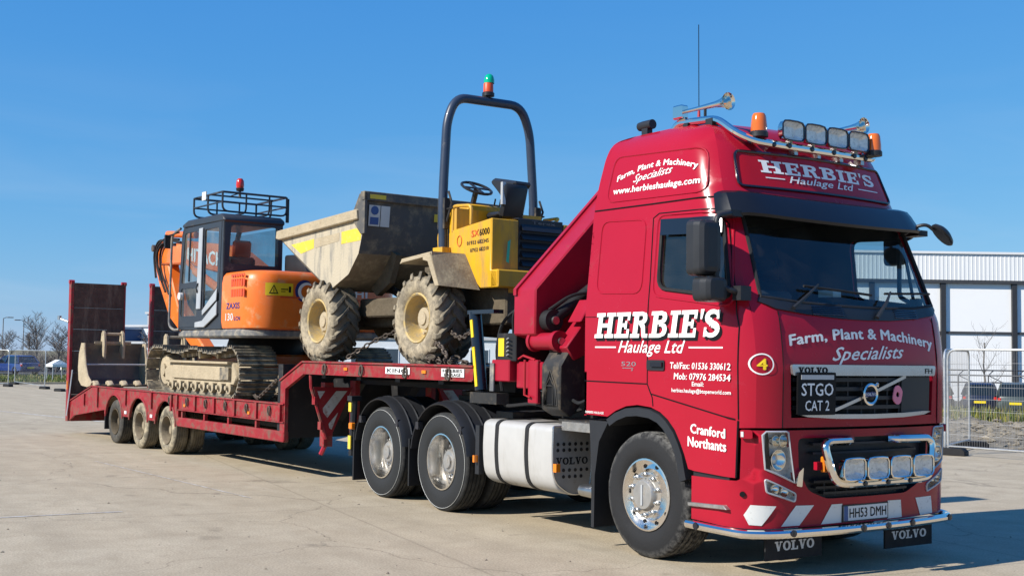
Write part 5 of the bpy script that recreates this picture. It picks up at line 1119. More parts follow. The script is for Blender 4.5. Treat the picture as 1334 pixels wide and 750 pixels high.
for s_, dd in ((1.,0.),(.78,.006),(.55,.012)):
    P = [(-1.565+.12*(1-s_),1.20),(-1.335-.12*(1-s_),1.20),(-1.37-.06*(1-s_),1.38),(-1.45,1.20+.33*s_),(-1.53+.06*(1-s_),1.38)]; 
    MB().tube([(a,-1.152-dd,c_) for a, c_ in P], .009, 5, closed=True).build('grab_rib', 'dark_metal', go)
MB().prism([(-1.54,1.215),(-1.36,1.215),(-1.45,1.50)], 'y', -1.156, -1.151).build('grab_mouth', 'black_paint', go)
dk = MB().box(-1.45,-.86,-1.05,1.05,1.03,1.07).box(-2.6,-2.3,-1.0,1.0,1.03,1.09).box(-3.2,-2.5,-.5,.5,1.0,1.05); dk.build('catwalk', 'dark_metal', TR)
# ================================================================== SEMI-TRAILER (local origin: kingpin, on the ground)
TH = .04333; KP = Vector((-3.95, 0, 0)); MT = Matrix.Translation(KP)@Matrix.Rotation(TH, 4, 'Z')
TL = thing('low_loader_trailer', 'red step-frame low loader trailer with both rear ramps folded upright', 'trailer', KP, TH)
S2 = lambda s: (lambda x, z, off=0.: Vector((x, s*(1.27+off), z)))
def tpart(mb, name, mat, parent=None, **k): return mb.build(name, mat, parent or TL, **k)
# neck frame
nk = MB().box(-2.6,1.15,-1.12,1.12,1.455,1.50)
for s in (-1,1): nk.box(-3.0,.9,min(s*.38,s*.52),max(s*.38,s*.52),1.26,1.45).prism([(-3.42,.55),(-2.6,1.26),(-2.6,1.45),(-3.0,1.45),(-3.42,1.2)], 'y', min(s*.38,s*.52), max(s*.38,s*.52))
for x in (-2.2,-1.3,-.4,.5): nk.box(x-.05,x+.05,-1.22,1.22,1.34,1.45)
tpart(nk, 'neck_frame', 'chassis_black')
for s in (-1,1):
    r = MB(); sheet(r, [[(1.18,1.40),(1.18,1.53),(-2.67,1.53),(-3.32,1.27),(-3.32,.50),(-3.18,.50),(-3.18,1.18),(-2.66,1.385)]], S2(s), (), 1., thick=.05); ro = tpart(r, 'neck_rail', 'red_trailer')
    MB().box(-2.68,1.19,min(s*1.20,s*1.29),max(s*1.20,s*1.29),1.532,1.552).build('rail_cap', 'red_trailer', ro); MB().bar((-2.67,s*1.245,1.545),(-3.33,s*1.245,1.285),.085,.02).build('rail_cap', 'red_trailer', ro)
    MB().box(-2.66,1.18,min(s*1.22,s*1.285),max(s*1.22,s*1.285),1.385,1.398).build('rail_foot', 'red_trailer', ro)
    for x in (-2.05,-1.12,-.12,.75): MB().tube([(x+.035*math.cos(2*PI*i/12),s*1.292,1.455+.06*math.sin(2*PI*i/12)) for i in range(12)], .012, 6, closed=True).tube([(x-.03,s*1.29,1.50),(x-.05,s*1.295,1.40)], .012, 5).build('lashing_ring', 'rope_chain', ro)
    for x in (-1.52,.25): MB().box(x-.04,x+.04,min(s*1.27,s*1.285),max(s*1.27,s*1.285),1.45,1.485).build('side_marker', 'amber', ro)
    m = MB(); sheet(m, [[(-.57,1.432),(-.045,1.432),(-.045,1.508),(-.57,1.508)]], S2(s), (), .5, off=.012, thick=.01); k_ = m.build('maker_plate', 'white_paint', ro)
    if s < 0:
        lettering('lettering', place(text2d('KING', .02), -.53, -.11, 1.447, 1.493), S2(s), 'black_paint', k_, .014)
        m = MB(); sheet(m, [[(.60,1.425),(1.03,1.425),(1.03,1.512),(.60,1.512)]], S2(s), (), .5, off=.012, thick=.01); k_ = m.build('owner_plate', 'text_silver', ro)
        lettering('lettering', place(text2d('HERBIES', .02), .63, 1.0, 1.473, 1.505), S2(s), 'black_paint', k_, .014); lettering('lettering', place(text2d('HAULAGE', .02), .66, .97, 1.432, 1.463), S2(s), 'black_paint', k_, .014)
dk2 = [tpart(MB().box(-2.66,1.16,-1.19+.265*i,-1.19+.265*i+.255,1.503,1.53), 'deck_plank', 'dark_metal') for i in range(9)]
# landing leg boards
for s in (-1,1):
    T_ = lambda y, z, off=0.: Vector((-2.46+off, y, z))     # boards face forwards, in the shade of the neck
    m = MB(); sheet(m, [[(s*1.22,1.225),(s*.66,1.215),(s*.955,.60),(s*1.03,.60)]], T_, (), .6, thick=.03); lo = tpart(m, 'warning_board', 'red_board')
    for P in ([(s*.90,1.17),(s*.74,1.17),(s*1.02,.83),(s*1.08,.90),(s*1.09,.95)],[(s*1.17,1.17),(s*1.06,1.17),(s*1.13,1.07)],[(s*.865,.90),(s*.955,.68),(s*.99,.70),(s*1.0,.755)]):
        m = MB(); sheet(m, [P], T_, (), .6, off=.004); m.build('warning_stripe', 'stripe_dull', lo)
    MB().tube([(-2.50,s*1.25,1.38),(-2.48,s*1.25,1.22),(-2.46,s*1.03,.56)], .02, 6).build('board_edge', 'red_trailer', lo)
    for z in (.68,1.0): MB().box(-2.52,-2.44,min(s*(1.06+(z-.6)*.28),s*(1.10+(z-.6)*.28)),max(s*(1.06+(z-.6)*.28),s*(1.10+(z-.6)*.28)),z,z+.10).build('board_hinge', 'red_trailer', lo)
    tpart(MB().box(-2.58,-2.47,min(s*.93,s*1.06),max(s*.93,s*1.06),.46,1.28), 'landing_leg', 'red_trailer', bevel=.006)
    tpart(MB().box(-2.60,-2.46,min(s*.55,s*.62),max(s*.55,s*.62),.62,1.3), 'support_post', 'red_trailer')
    tpart(MB().tube([(-2.52,s*1.07,.36),(-2.50,s*1.05,.42),(-2.52,s*1.0,.50)], .03, 6), 'leg_hook', 'red_chip')
# main frame
fr_ = MB()
for s in (-1,1): fr_.box(-11.9,-3.2,min(s*.42,s*.56),max(s*.42,s*.56),.56,.88)
for i in range(12): x = -3.6-.72*i; fr_.box(x-.04,x+.04,-1.22,1.22,.80,.895)
fr_.box(-3.44,-3.30,-1.25,1.25,.52,1.5)
tpart(fr_, 'main_frame', 'chassis_black')
for i in range(9): tpart(MB().box(-11.35,-3.46,-1.19+.265*i,-1.19+.265*i+.257,.90,.945), 'deck_plank', 'timber_plank')
for i in range(9): tpart(MB().prism([(-11.36,.90),(-12.72,.50),(-12.72,.55),(-11.36,.945)], 'y', -1.19+.265*i, -1.19+.265*i+.257), 'deck_plank', 'timber_plank')
AX = (-7.53,-8.80,-10.08)
for s in (-1,1):
    up = MB(); sheet(up, [[(-3.20,.745),(-3.20,.965),(-7.06,.965),(-7.06,.745)]], S2(s), (), 2., thick=.03); uo = tpart(up, 'side_rail', 'red_trailer')
    MB().box(-7.06,-3.19,min(s*1.21,s*1.29),max(s*1.21,s*1.29),.967,.985).build('rail_cap', 'red_trailer', uo); MB().box(-7.06,-3.19,min(s*1.235,s*1.29),max(s*1.235,s*1.29),.728,.742).build('rail_foot', 'red_trailer', uo)
    for i in range(6): x = -3.30-.74*i; MB().box(x-.03,x+.03,min(s*1.272,s*1.30),max(s*1.272,s*1.30),.745,.965).build('rib', 'red_trailer', uo)
    lo_ = tpart(MB().box(-7.0,-3.19,min(s*1.20,s*1.28),max(s*1.20,s*1.28),.475,.615), 'lower_rail', 'red_trailer', bevel=.008)
    for x in (-6.85,-5.95,-5.05,-4.1): MB().box(x-.025,x+.025,min(s*1.21,s*1.26),max(s*1.21,s*1.26),.615,.73).build('post', 'red_trailer', lo_)
    tpart(MB().box(-7.06,-6.98,min(s*1.18,s*1.27),max(s*1.18,s*1.27),.50,.745), 'post', 'red_trailer')
    for i in range(6): x = -3.62-.74*i; MB().tube([(x+.03*math.cos(2*PI*k/10),s*1.297,.875+.055*math.sin(2*PI*k/10)) for k in range(10)], .011, 5, closed=True).tube([(x,s*1.285,.94),(x+.01,s*1.295,.80)], .010, 5).build('lashing_ring', 'rope_chain', uo)
    for x in (-4.3,-6.7): MB().box(x-.035,x+.035,min(s*1.27,s*1.285),max(s*1.27,s*1.285),.79,.83).build('side_marker', 'amber', uo)
    P = [(-7.06,.965),(-7.06,.56)]; 
    for ax in AX:
        for k in range(13):
            a = PI*k/12; P.append((ax+.455*math.cos(a)*(1 if True else 1), .46+.40*math.sin(a)*1.0) if 0 < k < 12 else (ax+.455*math.cos(a), .50))
    P += [(-10.62,.50),(-10.62,.57),(-12.45,.38),(-12.80,.25),(-12.80,.62),(-11.38,.965)]
    am = MB(); sheet(am, [P], S2(s), (), 1., thick=.03, dstep=1.); ao = tpart(am, 'wheel_side_panel', 'red_trailer')
    for ax in AX: 
        MB().tube([(ax+.455*math.cos(PI*k/12),s*1.275,.46+.40*math.sin(PI*k/12)) for k in range(13)], .016, 5).build('arch_rim', 'red_trailer', ao)
    for x in (-7.25,-8.16,-9.44,-11.0,-11.8): MB().box(x-.03,x+.03,min(s*1.272,s*1.30),max(s*1.272,s*1.30),.70 if x > -10.5 else .60,.955 if x > -11.2 else .82).build('rib', 'red_trailer', ao)
    MB().bar((-11.38,s*1.25,.975),(-12.80,s*1.25,.635),.08,.018).box(-11.39,-7.06,min(s*1.21,s*1.29),max(s*1.21,s*1.29),.967,.985).build('rail_cap', 'red_trailer', ao)
    for x in (-8.165,-9.44): MB().box(x-.05,x+.05,min(s*1.272,s*1.282),max(s*1.272,s*1.282),.55,.60).build('label_plate', 'white_paint', ao)
    tpart(MB().box(-10.66,-10.62,min(s*.9,s*1.25),max(s*.9,s*1.25),.22,.62), 'mudflap', 'rubber')
    tpart(MB().box(-12.86,-12.80,min(s*.85,s*1.2),max(s*.85,s*1.2),.38,.50), 'tail_light', 'red_lens')
tpart(MB().box(-12.84,-12.72,-1.26,1.26,.26,.56), 'tail_beam', 'red_trailer')
# wheels
def tr_wheel(mat):
    rim = MB().lathe([(.232,-.115),(.222,-.122),(.212,-.105),(.200,.0),(.19,.05),(.12,.05),(.11,.02),(.085,.0),(.07,-.05),(0,-.055)], (0,0,0), 'y', 30).build('wheel', 'mud_axle' if mat == 'tyre_trailer' else 'skip_under', None)
    t = MB().lathe(tyre_prof(.385,.25,.228), (0,0,0), 'y', 44).lathe(tyre_prof(.385,.25,.228), (0,.28,0), 'y', 44); t.build('tyre', mat, rim, ang=50)
    nm_ = MB().lathe([(.014,.04),(.014,.0),(0,-.005)], (0,0,0), 'y', 6).mesh('wheel_nut'); nm_.materials.append(MATS['rope_chain'])
    for i in range(8): a = 2*PI*i/8; q_ = link('wheel_nut', nm_, None, rim); q_.location = (.135*math.cos(a),.03,.135*math.sin(a))
    return rim
pw = {m: tr_wheel(m) for m in ('tyre_trailer','tyre_trailer_dusty')}; used = set()
for i, ax in enumerate(AX):
    for s in (-1,1):
        m = 'tyre_trailer' if i == 2 else 'tyre_trailer_dusty'
        w_ = pw[m] if m not in used else copy_tree(pw[m]); used.add(m); w_.parent = TL; w_.location = (ax, s*1.13, .385); w_.rotation_euler = (0, .4*i, 0 if s < 0 else PI)
    tpart(MB().tube([(ax,-1.0,.385),(ax,1.0,.385)], .065, 10), 'axle', 'mud_axle')
    tpart(MB().box(ax-.3,ax-.24,-1.0,-.7,.2,.55), 'mudflap', 'rubber')
# ramps, folded upright
def ramp(y0, y1, tilt):
    px_ = -12.80; z0 = .25; h = 2.75
    fr = MB()
    fr.box(-.09,.05,y0,y0+.06,0,h); fr.box(-.09,.035,y1-.03,y1,0,h)
    for z in (.03,.7,1.4,2.05): fr.box(-.09,-.03,y0+.06,y1-.03,z,z+.07)
    o = fr.build('ramp', 'red_trailer', TL, loc=(px_,0,z0), bevel=.006); o.rotation_euler = (0, tilt, 0)
    n = 6
    for i in range(n):
        z = .09+(h-.18)*i/n; MB().box(-.025,.028,y0+.062,y1-.032,z+.002,z+(h-.18)/n-.002).build('plank', 'ramp_timber', o)
        MB().box(.028,.031,y0+.10,y1-.05,z+.012,z+.04).build('cleat', 'ramp_timber', o)
    MB().box(-.06,.03,y0+.062,y1-.032,h-.088,h-.03).box(-.06,.03,y0+.062,y1-.032,.02,.088).build('ramp_end', 'ramp_timber', o)
    for y in (y0+.03, y1-.03): MB().cyl((-.02,y-.05,h-.01),(-.02,y+.05,h-.01),.04,12).build('ramp_hinge', 'red_chip', o)
    if y0 < 0:
        MB().tube([(-.05,y0,1.95),(-.25,y0-.12,2.02)], .022, 7).cyl((-.25,y0-.12,1.99),(-.25,y0-.12,2.07),.04,10).build('ramp_handle', 'steel', o)
        MB().tube([(.06,y0-.02,.10),(.10,y0+.02,.6),(.09,y0+.06,1.0)], .014, 6).build('spring_rod', 'dull_silver', o); MB().box(-.02,.03,y0-.012,y0-.002,.62,.78).build('side_marker', 'amber', o)
ramp(-1.31,-.215,rad(-1.2)); ramp(.30,1.36,rad(-.6))
tpart(MB().box(-13.0,-12.9,-1.2,1.2,.24,.36), 'under_run_bar', 'red_trailer')
# ================================================================== SITE DUMPER on the neck
def tthing(name, label, cat, base, group=None):
    t = thing(name, label, cat, MT@Vector(base), TH, group); return t, tuple(-Vector(base))
DU, DL = tthing('site_dumper', 'muddy yellow articulated site dumper with raised roll bar on the trailer neck', 'dumper', (-1.45, 0, 1.53))
def dp(mb, name, mat, parent=None, **k):
    if parent is None: return mb.build(name, mat, DU, loc=DL, **k)
    return mb.build(name, mat, parent, **k)
def ag_wheel():
    R0 = .485
    rim = MB().lathe([(.290,-.165),(.278,-.178),(.262,-.165),(.255,-.09),(.245,.0),(.235,.02),(.15,.03),(.125,.0),(.12,-.05),(.10,-.06),(.06,-.065),(.0,-.07)], (0,0,0), 'y', 36).lathe([(.285,.165),(.262,.165),(.25,.05)], (0,0,0), 'y', 24).build('wheel', 'wheel_cream', None)
    ty = MB().lathe([(.286,-.16),(.31,-.185),(.38,-.20),(.44,-.192),(.472,-.175),(R0,-.13),(R0,.13),(.472,.175),(.44,.192),(.38,.20),(.31,.185),(.286,.16)], (0,0,0), 'y', 56).build('tyre', 'tyre_dumper', rim, ang=50)
    lg_ = MB(); n = 17
    for sd_ in (-1,1):
        for i in range(n):
            a0 = 2*PI*(i+(.5 if sd_ > 0 else 0))/n
            # lug runs from the centre line out to the shoulder, swept backwards, and down the sidewall
            path = [(-.015,.536,.03),(.07,.540,-.105),(.155,.534,-.235),(.190,.500,-.30),(.207,.445,-.32)]; V = []; wd = .052
            for yy, rr, da in path:
                for e in (-1,1):
                    a = a0+da*1.25+e*wd/rr*.5
                    V.append((rr*math.cos(a), sd_*yy, rr*math.sin(a)))
                for e in (1,-1):
                    a = a0+da*1.25+e*wd/rr*.72; r2 = R0-.015 if yy < .16 else rr-.035; y2 = yy if yy < .18 else yy-.03
                    V.append((r2*math.cos(a), sd_*y2, r2*math.sin(a)))
            k = len(path); F = [(j*4+q, j*4+(q+1)%4, (j+1)*4+(q+1)%4, (j+1)*4+q) for j in range(k-1) for q in range(4)]+[(0,1,2,3), tuple((k-1)*4+q for q in range(4))]
            lg_.add(V, F)
    lg_.build('tread_lug', 'tyre_lug', rim, smooth=False)['kind'] = 'stuff'; 
    nm_ = MB().lathe([(.018,.02),(.018,-.02),(0,-.028)], (0,0,0), 'y', 6).mesh('wheel_nut'); nm_.materials.append(MATS['mud_cream'])
    for i in range(8): a = 2*PI*i/8; q_ = link('wheel_nut', nm_, None, rim); q_.location = (.19*math.cos(a),.0,.19*math.sin(a))
    MB().lathe([(.13,-.02),(.125,-.075),(.08,-.085),(.075,-.10),(0,-.102)], (0,0,0), 'y', 20).build('hub', 'mud_cream', rim)
    MB().tube([(.20,-.07,.15),(.23,-.12,.175)], .018, 7).build('valve', 'mud_cream', rim)
    return rim
w0 = ag_wheel()
for i, (x, s) in enumerate(((-2.70,-1),(-.26,-1),(-2.70,1),(-.26,1))):
    q = w0 if i == 0 else copy_tree(w0); q.parent = DU; q.location = (x+DL[0], s*.90+DL[1], 1.535+.532+DL[2]); q.rotation_euler = (0, .35*i+.1, 0 if s < 0 else PI)
for x in (-2.70,-.26): dp(MB().tube([(x,-.75,2.06),(x,.75,2.06)], .09, 12).lathe([(.08,-.22),(.19,-.12),(.2,.12),(.08,.22)], (x,0,2.06), 'y', 14), 'axle', 'mud_axle')
dp(MB().box(-3.2,-1.75,-.42,.42,2.0,2.28).box(-1.9,-1.55,-.2,.2,1.92,2.25).box(-1.6,.65,-.48,.48,2.0,2.42).box(-2.4,-.6,-.62,-.5,2.12,2.36), 'chassis', 'mud_axle', bevel=.02)
# skip
PR = [(-4.02,3.24),(-1.72,3.34),(-1.68,3.15),(-1.77,2.90),(-2.02,2.65),(-2.50,2.47)]
for s in (-1,1):
    m = MB(); sheet(m, [PR], lambda x, z, off=0.: Vector((x, s*(1.0+off), z)), (), .4, thick=.02); sp_ = dp(m, 'skip_side', 'skip_side')
    Fs = lambda x, z, off=0.: Vector((x, s*(1.0+off), z))
    for P in ([(-3.66,3.13),(-2.98,3.165),(-2.98,3.04),(-3.36,2.99)],[(-2.22,3.20),(-1.70,3.225),(-1.72,3.06),(-2.22,3.045)]):
        m = MB(); sheet(m, [P], Fs, (), .4, off=.003); m.build('yellow_band', 'yellow_strip', sp_)
    m = MB(); sheet(m, [[(-2.94,3.165),(-2.28,3.195),(-2.28,3.09),(-2.94,3.04)]], Fs, (), .4, off=.003); m.build('faded_decal', 'mud_cream', sp_)
    rimb = MB().prism([(-4.06,3.235),(-4.04,3.345),(-1.76,3.45),(-1.74,3.32),(-3.95,3.215)], 'y', s*.90, s*1.055); dp(rimb, 'skip_rim', 'mud_cream', bevel=.012)
def strip_y(pts, y0, y1, mat, name, th=.02):
    m = MB(); V = []
    for x, z in pts: V += [(x,y0,z),(x,y1,z)]
    F = [(2*i,2*i+1,2*i+3,2*i+2) for i in range(len(pts)-1)]; m.add(V, F); return m
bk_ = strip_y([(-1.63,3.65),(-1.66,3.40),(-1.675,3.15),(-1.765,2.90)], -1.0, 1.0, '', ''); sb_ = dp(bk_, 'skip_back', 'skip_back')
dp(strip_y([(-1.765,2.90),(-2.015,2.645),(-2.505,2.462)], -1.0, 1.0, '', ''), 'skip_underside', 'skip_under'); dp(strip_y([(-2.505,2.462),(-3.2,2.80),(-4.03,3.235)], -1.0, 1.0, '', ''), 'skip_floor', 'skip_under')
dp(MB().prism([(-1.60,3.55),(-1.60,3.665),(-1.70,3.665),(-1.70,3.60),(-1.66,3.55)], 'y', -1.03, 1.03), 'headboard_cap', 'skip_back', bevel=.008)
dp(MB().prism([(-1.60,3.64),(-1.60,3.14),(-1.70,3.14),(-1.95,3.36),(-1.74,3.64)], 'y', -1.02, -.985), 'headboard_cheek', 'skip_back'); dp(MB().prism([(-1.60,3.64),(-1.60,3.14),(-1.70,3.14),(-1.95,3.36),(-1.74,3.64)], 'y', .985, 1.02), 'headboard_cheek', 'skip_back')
FB = lambda y, z, off=0.: Vector((-1.63-(3.65-z)*.09+off+.006, y, z))
m = MB(); sheet(m, [[(-.95,3.575),(-.72,3.575),(-.72,3.63),(-.95,3.63)]], lambda y, z, off=0.: Vector((-1.598+off, y, z)), (), .5, off=.003); dp(m, 'yellow_label', 'yellow_strip')
for y0, y1, mt in ((-.94,-.78,'grey_sticker'),(-.77,-.64,'grey_sticker')):
    m = MB(); sheet(m, [[(y0,3.24),(y1,3.24),(y1,3.50),(y0,3.50)]], FB, (), .5, off=.012); lo = dp(m, 'safety_label', mt)
    if y0 < -.9:
        m = MB(); sheet(m, [disc(-.86,3.435,.055,None)], FB, (), .5, off=.016); m.build('label_symbol', 'blue_sticker', lo); m = MB(); sheet(m, [[(-.92,3.26),(-.80,3.26),(-.80,3.35),(-.92,3.35)]], FB, (), .5, off=.016); m.build('label_text', 'blue_sticker', lo)
m = MB(); sheet(m, [[(.02,3.36),(.28,3.36),(.28,3.46),(.02,3.46)]], FB, (), .5, off=.012); dp(m, 'orange_label', 'yellow_strip')
for y in (-.5,.5): dp(MB().prism([(-1.74,2.95),(-2.0,2.66),(-2.25,2.50),(-2.1,2.40),(-1.78,2.55),(-1.62,2.9)], 'y', y-.04, y+.04), 'skip_bracket', 'mud_axle')
for y in (-.3,.3): dp(MB().tube([(-1.7,y,2.35),(-2.3,y,2.55)], .05, 10), 'tipping_ram', 'dark_metal')
# rear body
bd_ = MB().prism([(-.18,2.76),(-.18,3.09),(.60,3.17),(.60,2.60),(.72,2.58),(.74,2.40),(.40,2.40),(-.05,2.76)], 'y', -.66, -.60)
dp(bd_, 'side_panel', 'yellow_paint', bevel=.01); dp(MB().prism([(-.18,2.76),(-.18,3.09),(.60,3.17),(.60,2.60),(.72,2.58),(.74,2.40),(.40,2.40),(-.05,2.76)], 'y', .60, .66), 'side_panel', 'yellow_paint', bevel=.01)
SP = lambda x, z, off=0.: Vector((x, -.66-off, z))
for tx, r, mt in (('SX', (.22,.37,2.985,3.06), 'orange_red'), ('6000', (.38,.575,2.990,3.068), 'black_paint'), ('01933 682345', (.13,.56,2.90,2.945), 'dark_metal'), ('07932 682310', (.20,.56,2.815,2.86), 'dark_metal')):
    lettering('lettering', place(text2d(tx, .015), *r, slope=.01), SP, mt, DU, .004).location = DL
dp(MB().tube([(-.02+.045*math.cos(2*PI*i/18),-.664,2.955+.06*math.sin(2*PI*i/18)) for i in range(18)], .005, 4, closed=True), 'roundel', 'orange_red')
dp(MB().box(-.17,.56,-.60,.60,2.42,3.02), 'engine_bay', 'chassis_black')
dp(MB().add([(-.18,-.60,3.09),(.60,-.60,3.17),(.60,-.28,3.19),(-.18,-.28,3.11)], [(0,1,2,3)]).box(-.30,-.15,-.62,.62,2.5,3.35).box(-.16,.56,-.62,.62,3.02,3.08), 'top_panel', 'yellow_paint')
dp(MB().box(.565,.61,-.655,-.29,2.60,3.17), 'rear_post', 'yellow_paint', bevel=.008); dp(MB().box(.565,.61,.36,.655,2.60,3.17), 'rear_post', 'yellow_paint', bevel=.008)
gr_ = dp(MB().box(.54,.60,-.285,.355,2.60,3.20).box(.30,.56,-.28,.355,3.19,3.205), 'engine_cover', 'black_plastic', bevel=.01)
for k in range(5): MB().prism([(.60,2.66+.10*k),(.645,2.66+.10*k),(.60,2.735+.10*k)], 'y', -.25, .32).build('louvre', 'black_plastic', gr_)
lettering('lettering', place(text2d('Terex', .02), -.10, .24, 3.145, 3.18), lambda y, z, off=0.: Vector((.60+off, y, z)), 'grey_paint', gr_, .003)
dp(MB().box(.60,.74,-.66,.66,2.40,2.60), 'rear_bumper', 'yellow_paint', bevel=.015); dp(MB().prism([(.2,2.2),(.62,2.2),(.66,2.40),(.30,2.40)], 'y', -.45, .45), 'counterweight', 'yellow_paint')
m = MB(); sheet(m, [[(-.46,2.70),(-.42,2.68),(-.40,2.95),(-.44,2.92)]], lambda y, z, off=0.: Vector((.612+off, y, z)), (), .5); dp(m, 'green_smear', 'green_lens')
# fenders
for s in (-1,1):
    f = MB().prism([(-.60,2.70),(-.56,2.755),(.08,2.805),(.08,2.765),(-.54,2.715)], 'y', s*.62, s*1.10); fo = dp(f, 'fender', 'mud_cream')
    V = [(.06,s*1.10,2.80),(.24,s*1.10,2.42),(.40,s*.66,2.38),(.10,s*.66,2.80),(.02,s*1.10,2.77),(.20,s*1.10,2.42),(.36,s*.66,2.38),(.06,s*.66,2.77)]
    dp(MB().add(V, [(0,1,2,3),(7,6,5,4),(0,4,5,1),(1,5,6,2),(2,6,7,3),(3,7,4,0)]), 'fender_back', 'skip_under')
    dp(MB().prism([(-.10,2.78),(.05,2.78),(.235,2.42),(.16,2.42),(.0,2.70),(-.10,2.72)], 'y', s*1.085, s*1.102), 'fender_cheek', 'mud_cream')
# roll bar with beacon
rp = rnd_path([(-.37,-.655,2.80),(-.39,-.66,3.5),(-.39,-.62,4.42),(-.38,-.50,4.70),(-.38,.45,4.72),(-.39,.60,4.42),(-.39,.68,3.5),(-.37,.67,2.80)], .22, 6)
ro = dp(MB().tube(rp, .055, 12), 'roll_bar', 'grey_paint'); ro.data.materials[0] = pm('navy_paint', (.030,.042,.070), .35, coat=.3, var=.1, dirt=((.16,.15,.13), .26, 7.))
for y in (-.66,.68): MB().box(-.45,-.30,y-.03,y+.05,3.12,3.48).tube([(-.30,y,3.2),(-.24,y+.03,3.42),(-.30,y+.02,3.56)], .014, 6).tube([(-.3,y,3.35),(-.2,y+.02,3.36)], .010, 5).build('pivot_latch', 'dark_metal', ro)
for y in (-.65,.66): MB().box(-.46,-.26,y-.09,y+.09,2.76,2.90).build('mount_plate', 'yellow_paint', ro)
bo = MB().lathe([(.075,0),(.075,.04),(.062,.05)], (-.38,-.04,4.775), 'z', 14, capa=True).tube([(-.38,-.04,4.70),(-.38,-.04,4.78)], .03, 8).box(-.44,-.38,-.05,.03,4.80,4.96).build('beacon', 'black_plastic', ro)
MB().lathe([(.062,.05),(.060,.15),(.05,.165)], (-.38,-.04,4.775), 'z', 16, capb=True).build('beacon_lens', 'orange_red', bo); MB().lathe([(.064,.16),(.064,.20),(.050,.25),(.025,.272),(0,.276)], (-.38,-.03,4.775), 'z', 16).build('beacon_lens', 'green_lens', bo)
# seat, steering wheel, levers
se = dp(MB().box(-.36,.06,-.20,.20,3.10,3.20).prism([(-.40,3.24),(.06,3.26),(.08,3.33),(-.36,3.34)], 'y', -.20, .20), 'seat', 'black_plastic', bevel=.03)
MB().prism([(.06,3.26),(.13,3.24),(.24,3.62),(.19,3.66)], 'y', -.20, .14).build('seat_back', 'black_plastic', se, bevel=.03); MB().box(.15,.19,-.215,-.17,3.40,3.66).build('seat_belt', 'dull_silver', se)
MB().prism([(-.30,3.72),(-.24,3.77),(.22,3.68),(.20,3.63),(-.05,3.50),(-.18,3.62)], 'y', -.06, .20).build('seat_cover', 'black_plastic', se, bevel=.03)
Msw = Matrix.Translation((-.58,-.05,3.68))@Matrix.Rotation(rad(28), 4, 'Y'); st = MB().merge(MB().tube([(.19*math.cos(2*PI*i/20), .19*math.sin(2*PI*i/20), 0) for i in range(20)], .018, 6, closed=True).bar((-.18,0,0),(.18,0,0),.035,.015).bar((0,-.18,0),(0,.18,0),.035,.015).tube([(0,0,0),(.05,0,-.5)], .035, 8), Msw); dp(st, 'steering_wheel', 'black_plastic')
dp(MB().prism([(-.62,2.9),(-.62,3.42),(-.40,3.46),(-.32,3.1),(-.3,2.9)], 'y', -.30, .30), 'console', 'yellow_paint', bevel=.02)
dp(MB().tube(rnd_path([(-.22,-.62,3.08),(-.22,-.62,3.38),(.12,-.60,3.36),(.12,-.60,3.14)], .06), .02, 8), 'grab_rail', 'yellow_paint'); dp(MB().tube(rnd_path([(.2,.50,3.2),(.2,.62,3.3),(-.10,.62,3.3)], .06), .02, 8), 'grab_rail', 'yellow_paint')
dp(MB().tube(rnd_path([(-.42,-.62,3.2),(-.46,-.66,3.05),(-.44,-.66,2.85)], .05), .02, 8), 'grab_rail', 'yellow_paint'); dp(MB().box(-.85,-.25,-.6,.6,2.62,2.70), 'foot_plate', 'mud_axle')
for y in (.12,.2): dp(MB().tube([(-.5,y,3.3),(-.42,y,3.55)], .010, 6), 'lever', 'black_plastic')
# ------------------------------------------------------------------ chains
def chain(name, pts, label, cat='chain', r=.011, ln=.075):
    Pw = [MT@Vector(q) for q in pts]; o_ = Pw[0]; mb = MB(); path = rnd_path(Pw, .15, 4); d = 0; seg = []
    for a, b in zip(path, path[1:]):
        k = max(1, int((b-a).length/ (ln*.78))); seg += [a.lerp(b, j/k) for j in range(k)]
    for i in range(len(seg)-1):
        t = (seg[i+1]-seg[i]).normalized(); u = t.cross(Vector((0,0,1))); 
        if u.length < .01: u = Vector((1,0,0))
        u.normalize(); u = u if i % 2 else t.cross(u).normalized(); c_ = (seg[i]+seg[i+1])/2-o_
        mb.tube([c_+t*(ln*.5*math.cos(2*PI*k/10))+u*(ln*.30*math.sin(2*PI*k/10)) for k in range(10)], r, 5, closed=True)
    o = mb.build(name, 'rope_chain'); o.location = o_; tag(o, label, cat, 'lashing chains'); return o
chain('lashing_chain', [(-.05,-1.0,1.75),(.25,-1.1,1.80),(.62,-1.2,1.60)], 'rusty chain pulled tight from the dumper rear wheel to the neck')
chain('lashing_chain', [(.10,-.9,1.95),(.55,-1.0,1.82),(.9,-1.05,1.95)], 'rusty chain hanging loosely behind the yellow striped stabiliser leg')
chain('lashing_chain', [(-2.1,-.95,1.60),(-1.75,-.7,1.85),(-1.3,-.5,2.0)], 'chain slung between the two near dumper wheels')
chain('lashing_chain', [(-4.75,-1.0,1.05),(-4.3,-1.15,1.0),(-3.55,-1.2,1.30)], 'chain from the excavator track up to the neck slope')
hp = MB(); R5 = random.Random(8)
for i in range(16):
    c_ = Vector((.2+R5.uniform(-.2,.5), -1.02+R5.uniform(-.1,.1), 1.56+R5.uniform(0,.07))); a = R5.uniform(0, PI)
    hp.tube([c_+Vector((math.cos(a),math.sin(a),0))*(.05*math.cos(2*PI*k/10))+Vector((-math.sin(a)*.5,math.cos(a)*.5,.8))*(.03*math.sin(2*PI*k/10)) for k in range(10)], .011, 5, closed=True)
hp.v = [tuple(MT@Vector(q)) for q in hp.v]; o = hp.build('chain_heap', 'rope_chain'); tag(o, 'small heap of loose chain links on the neck by the rear wheel', 'chain')
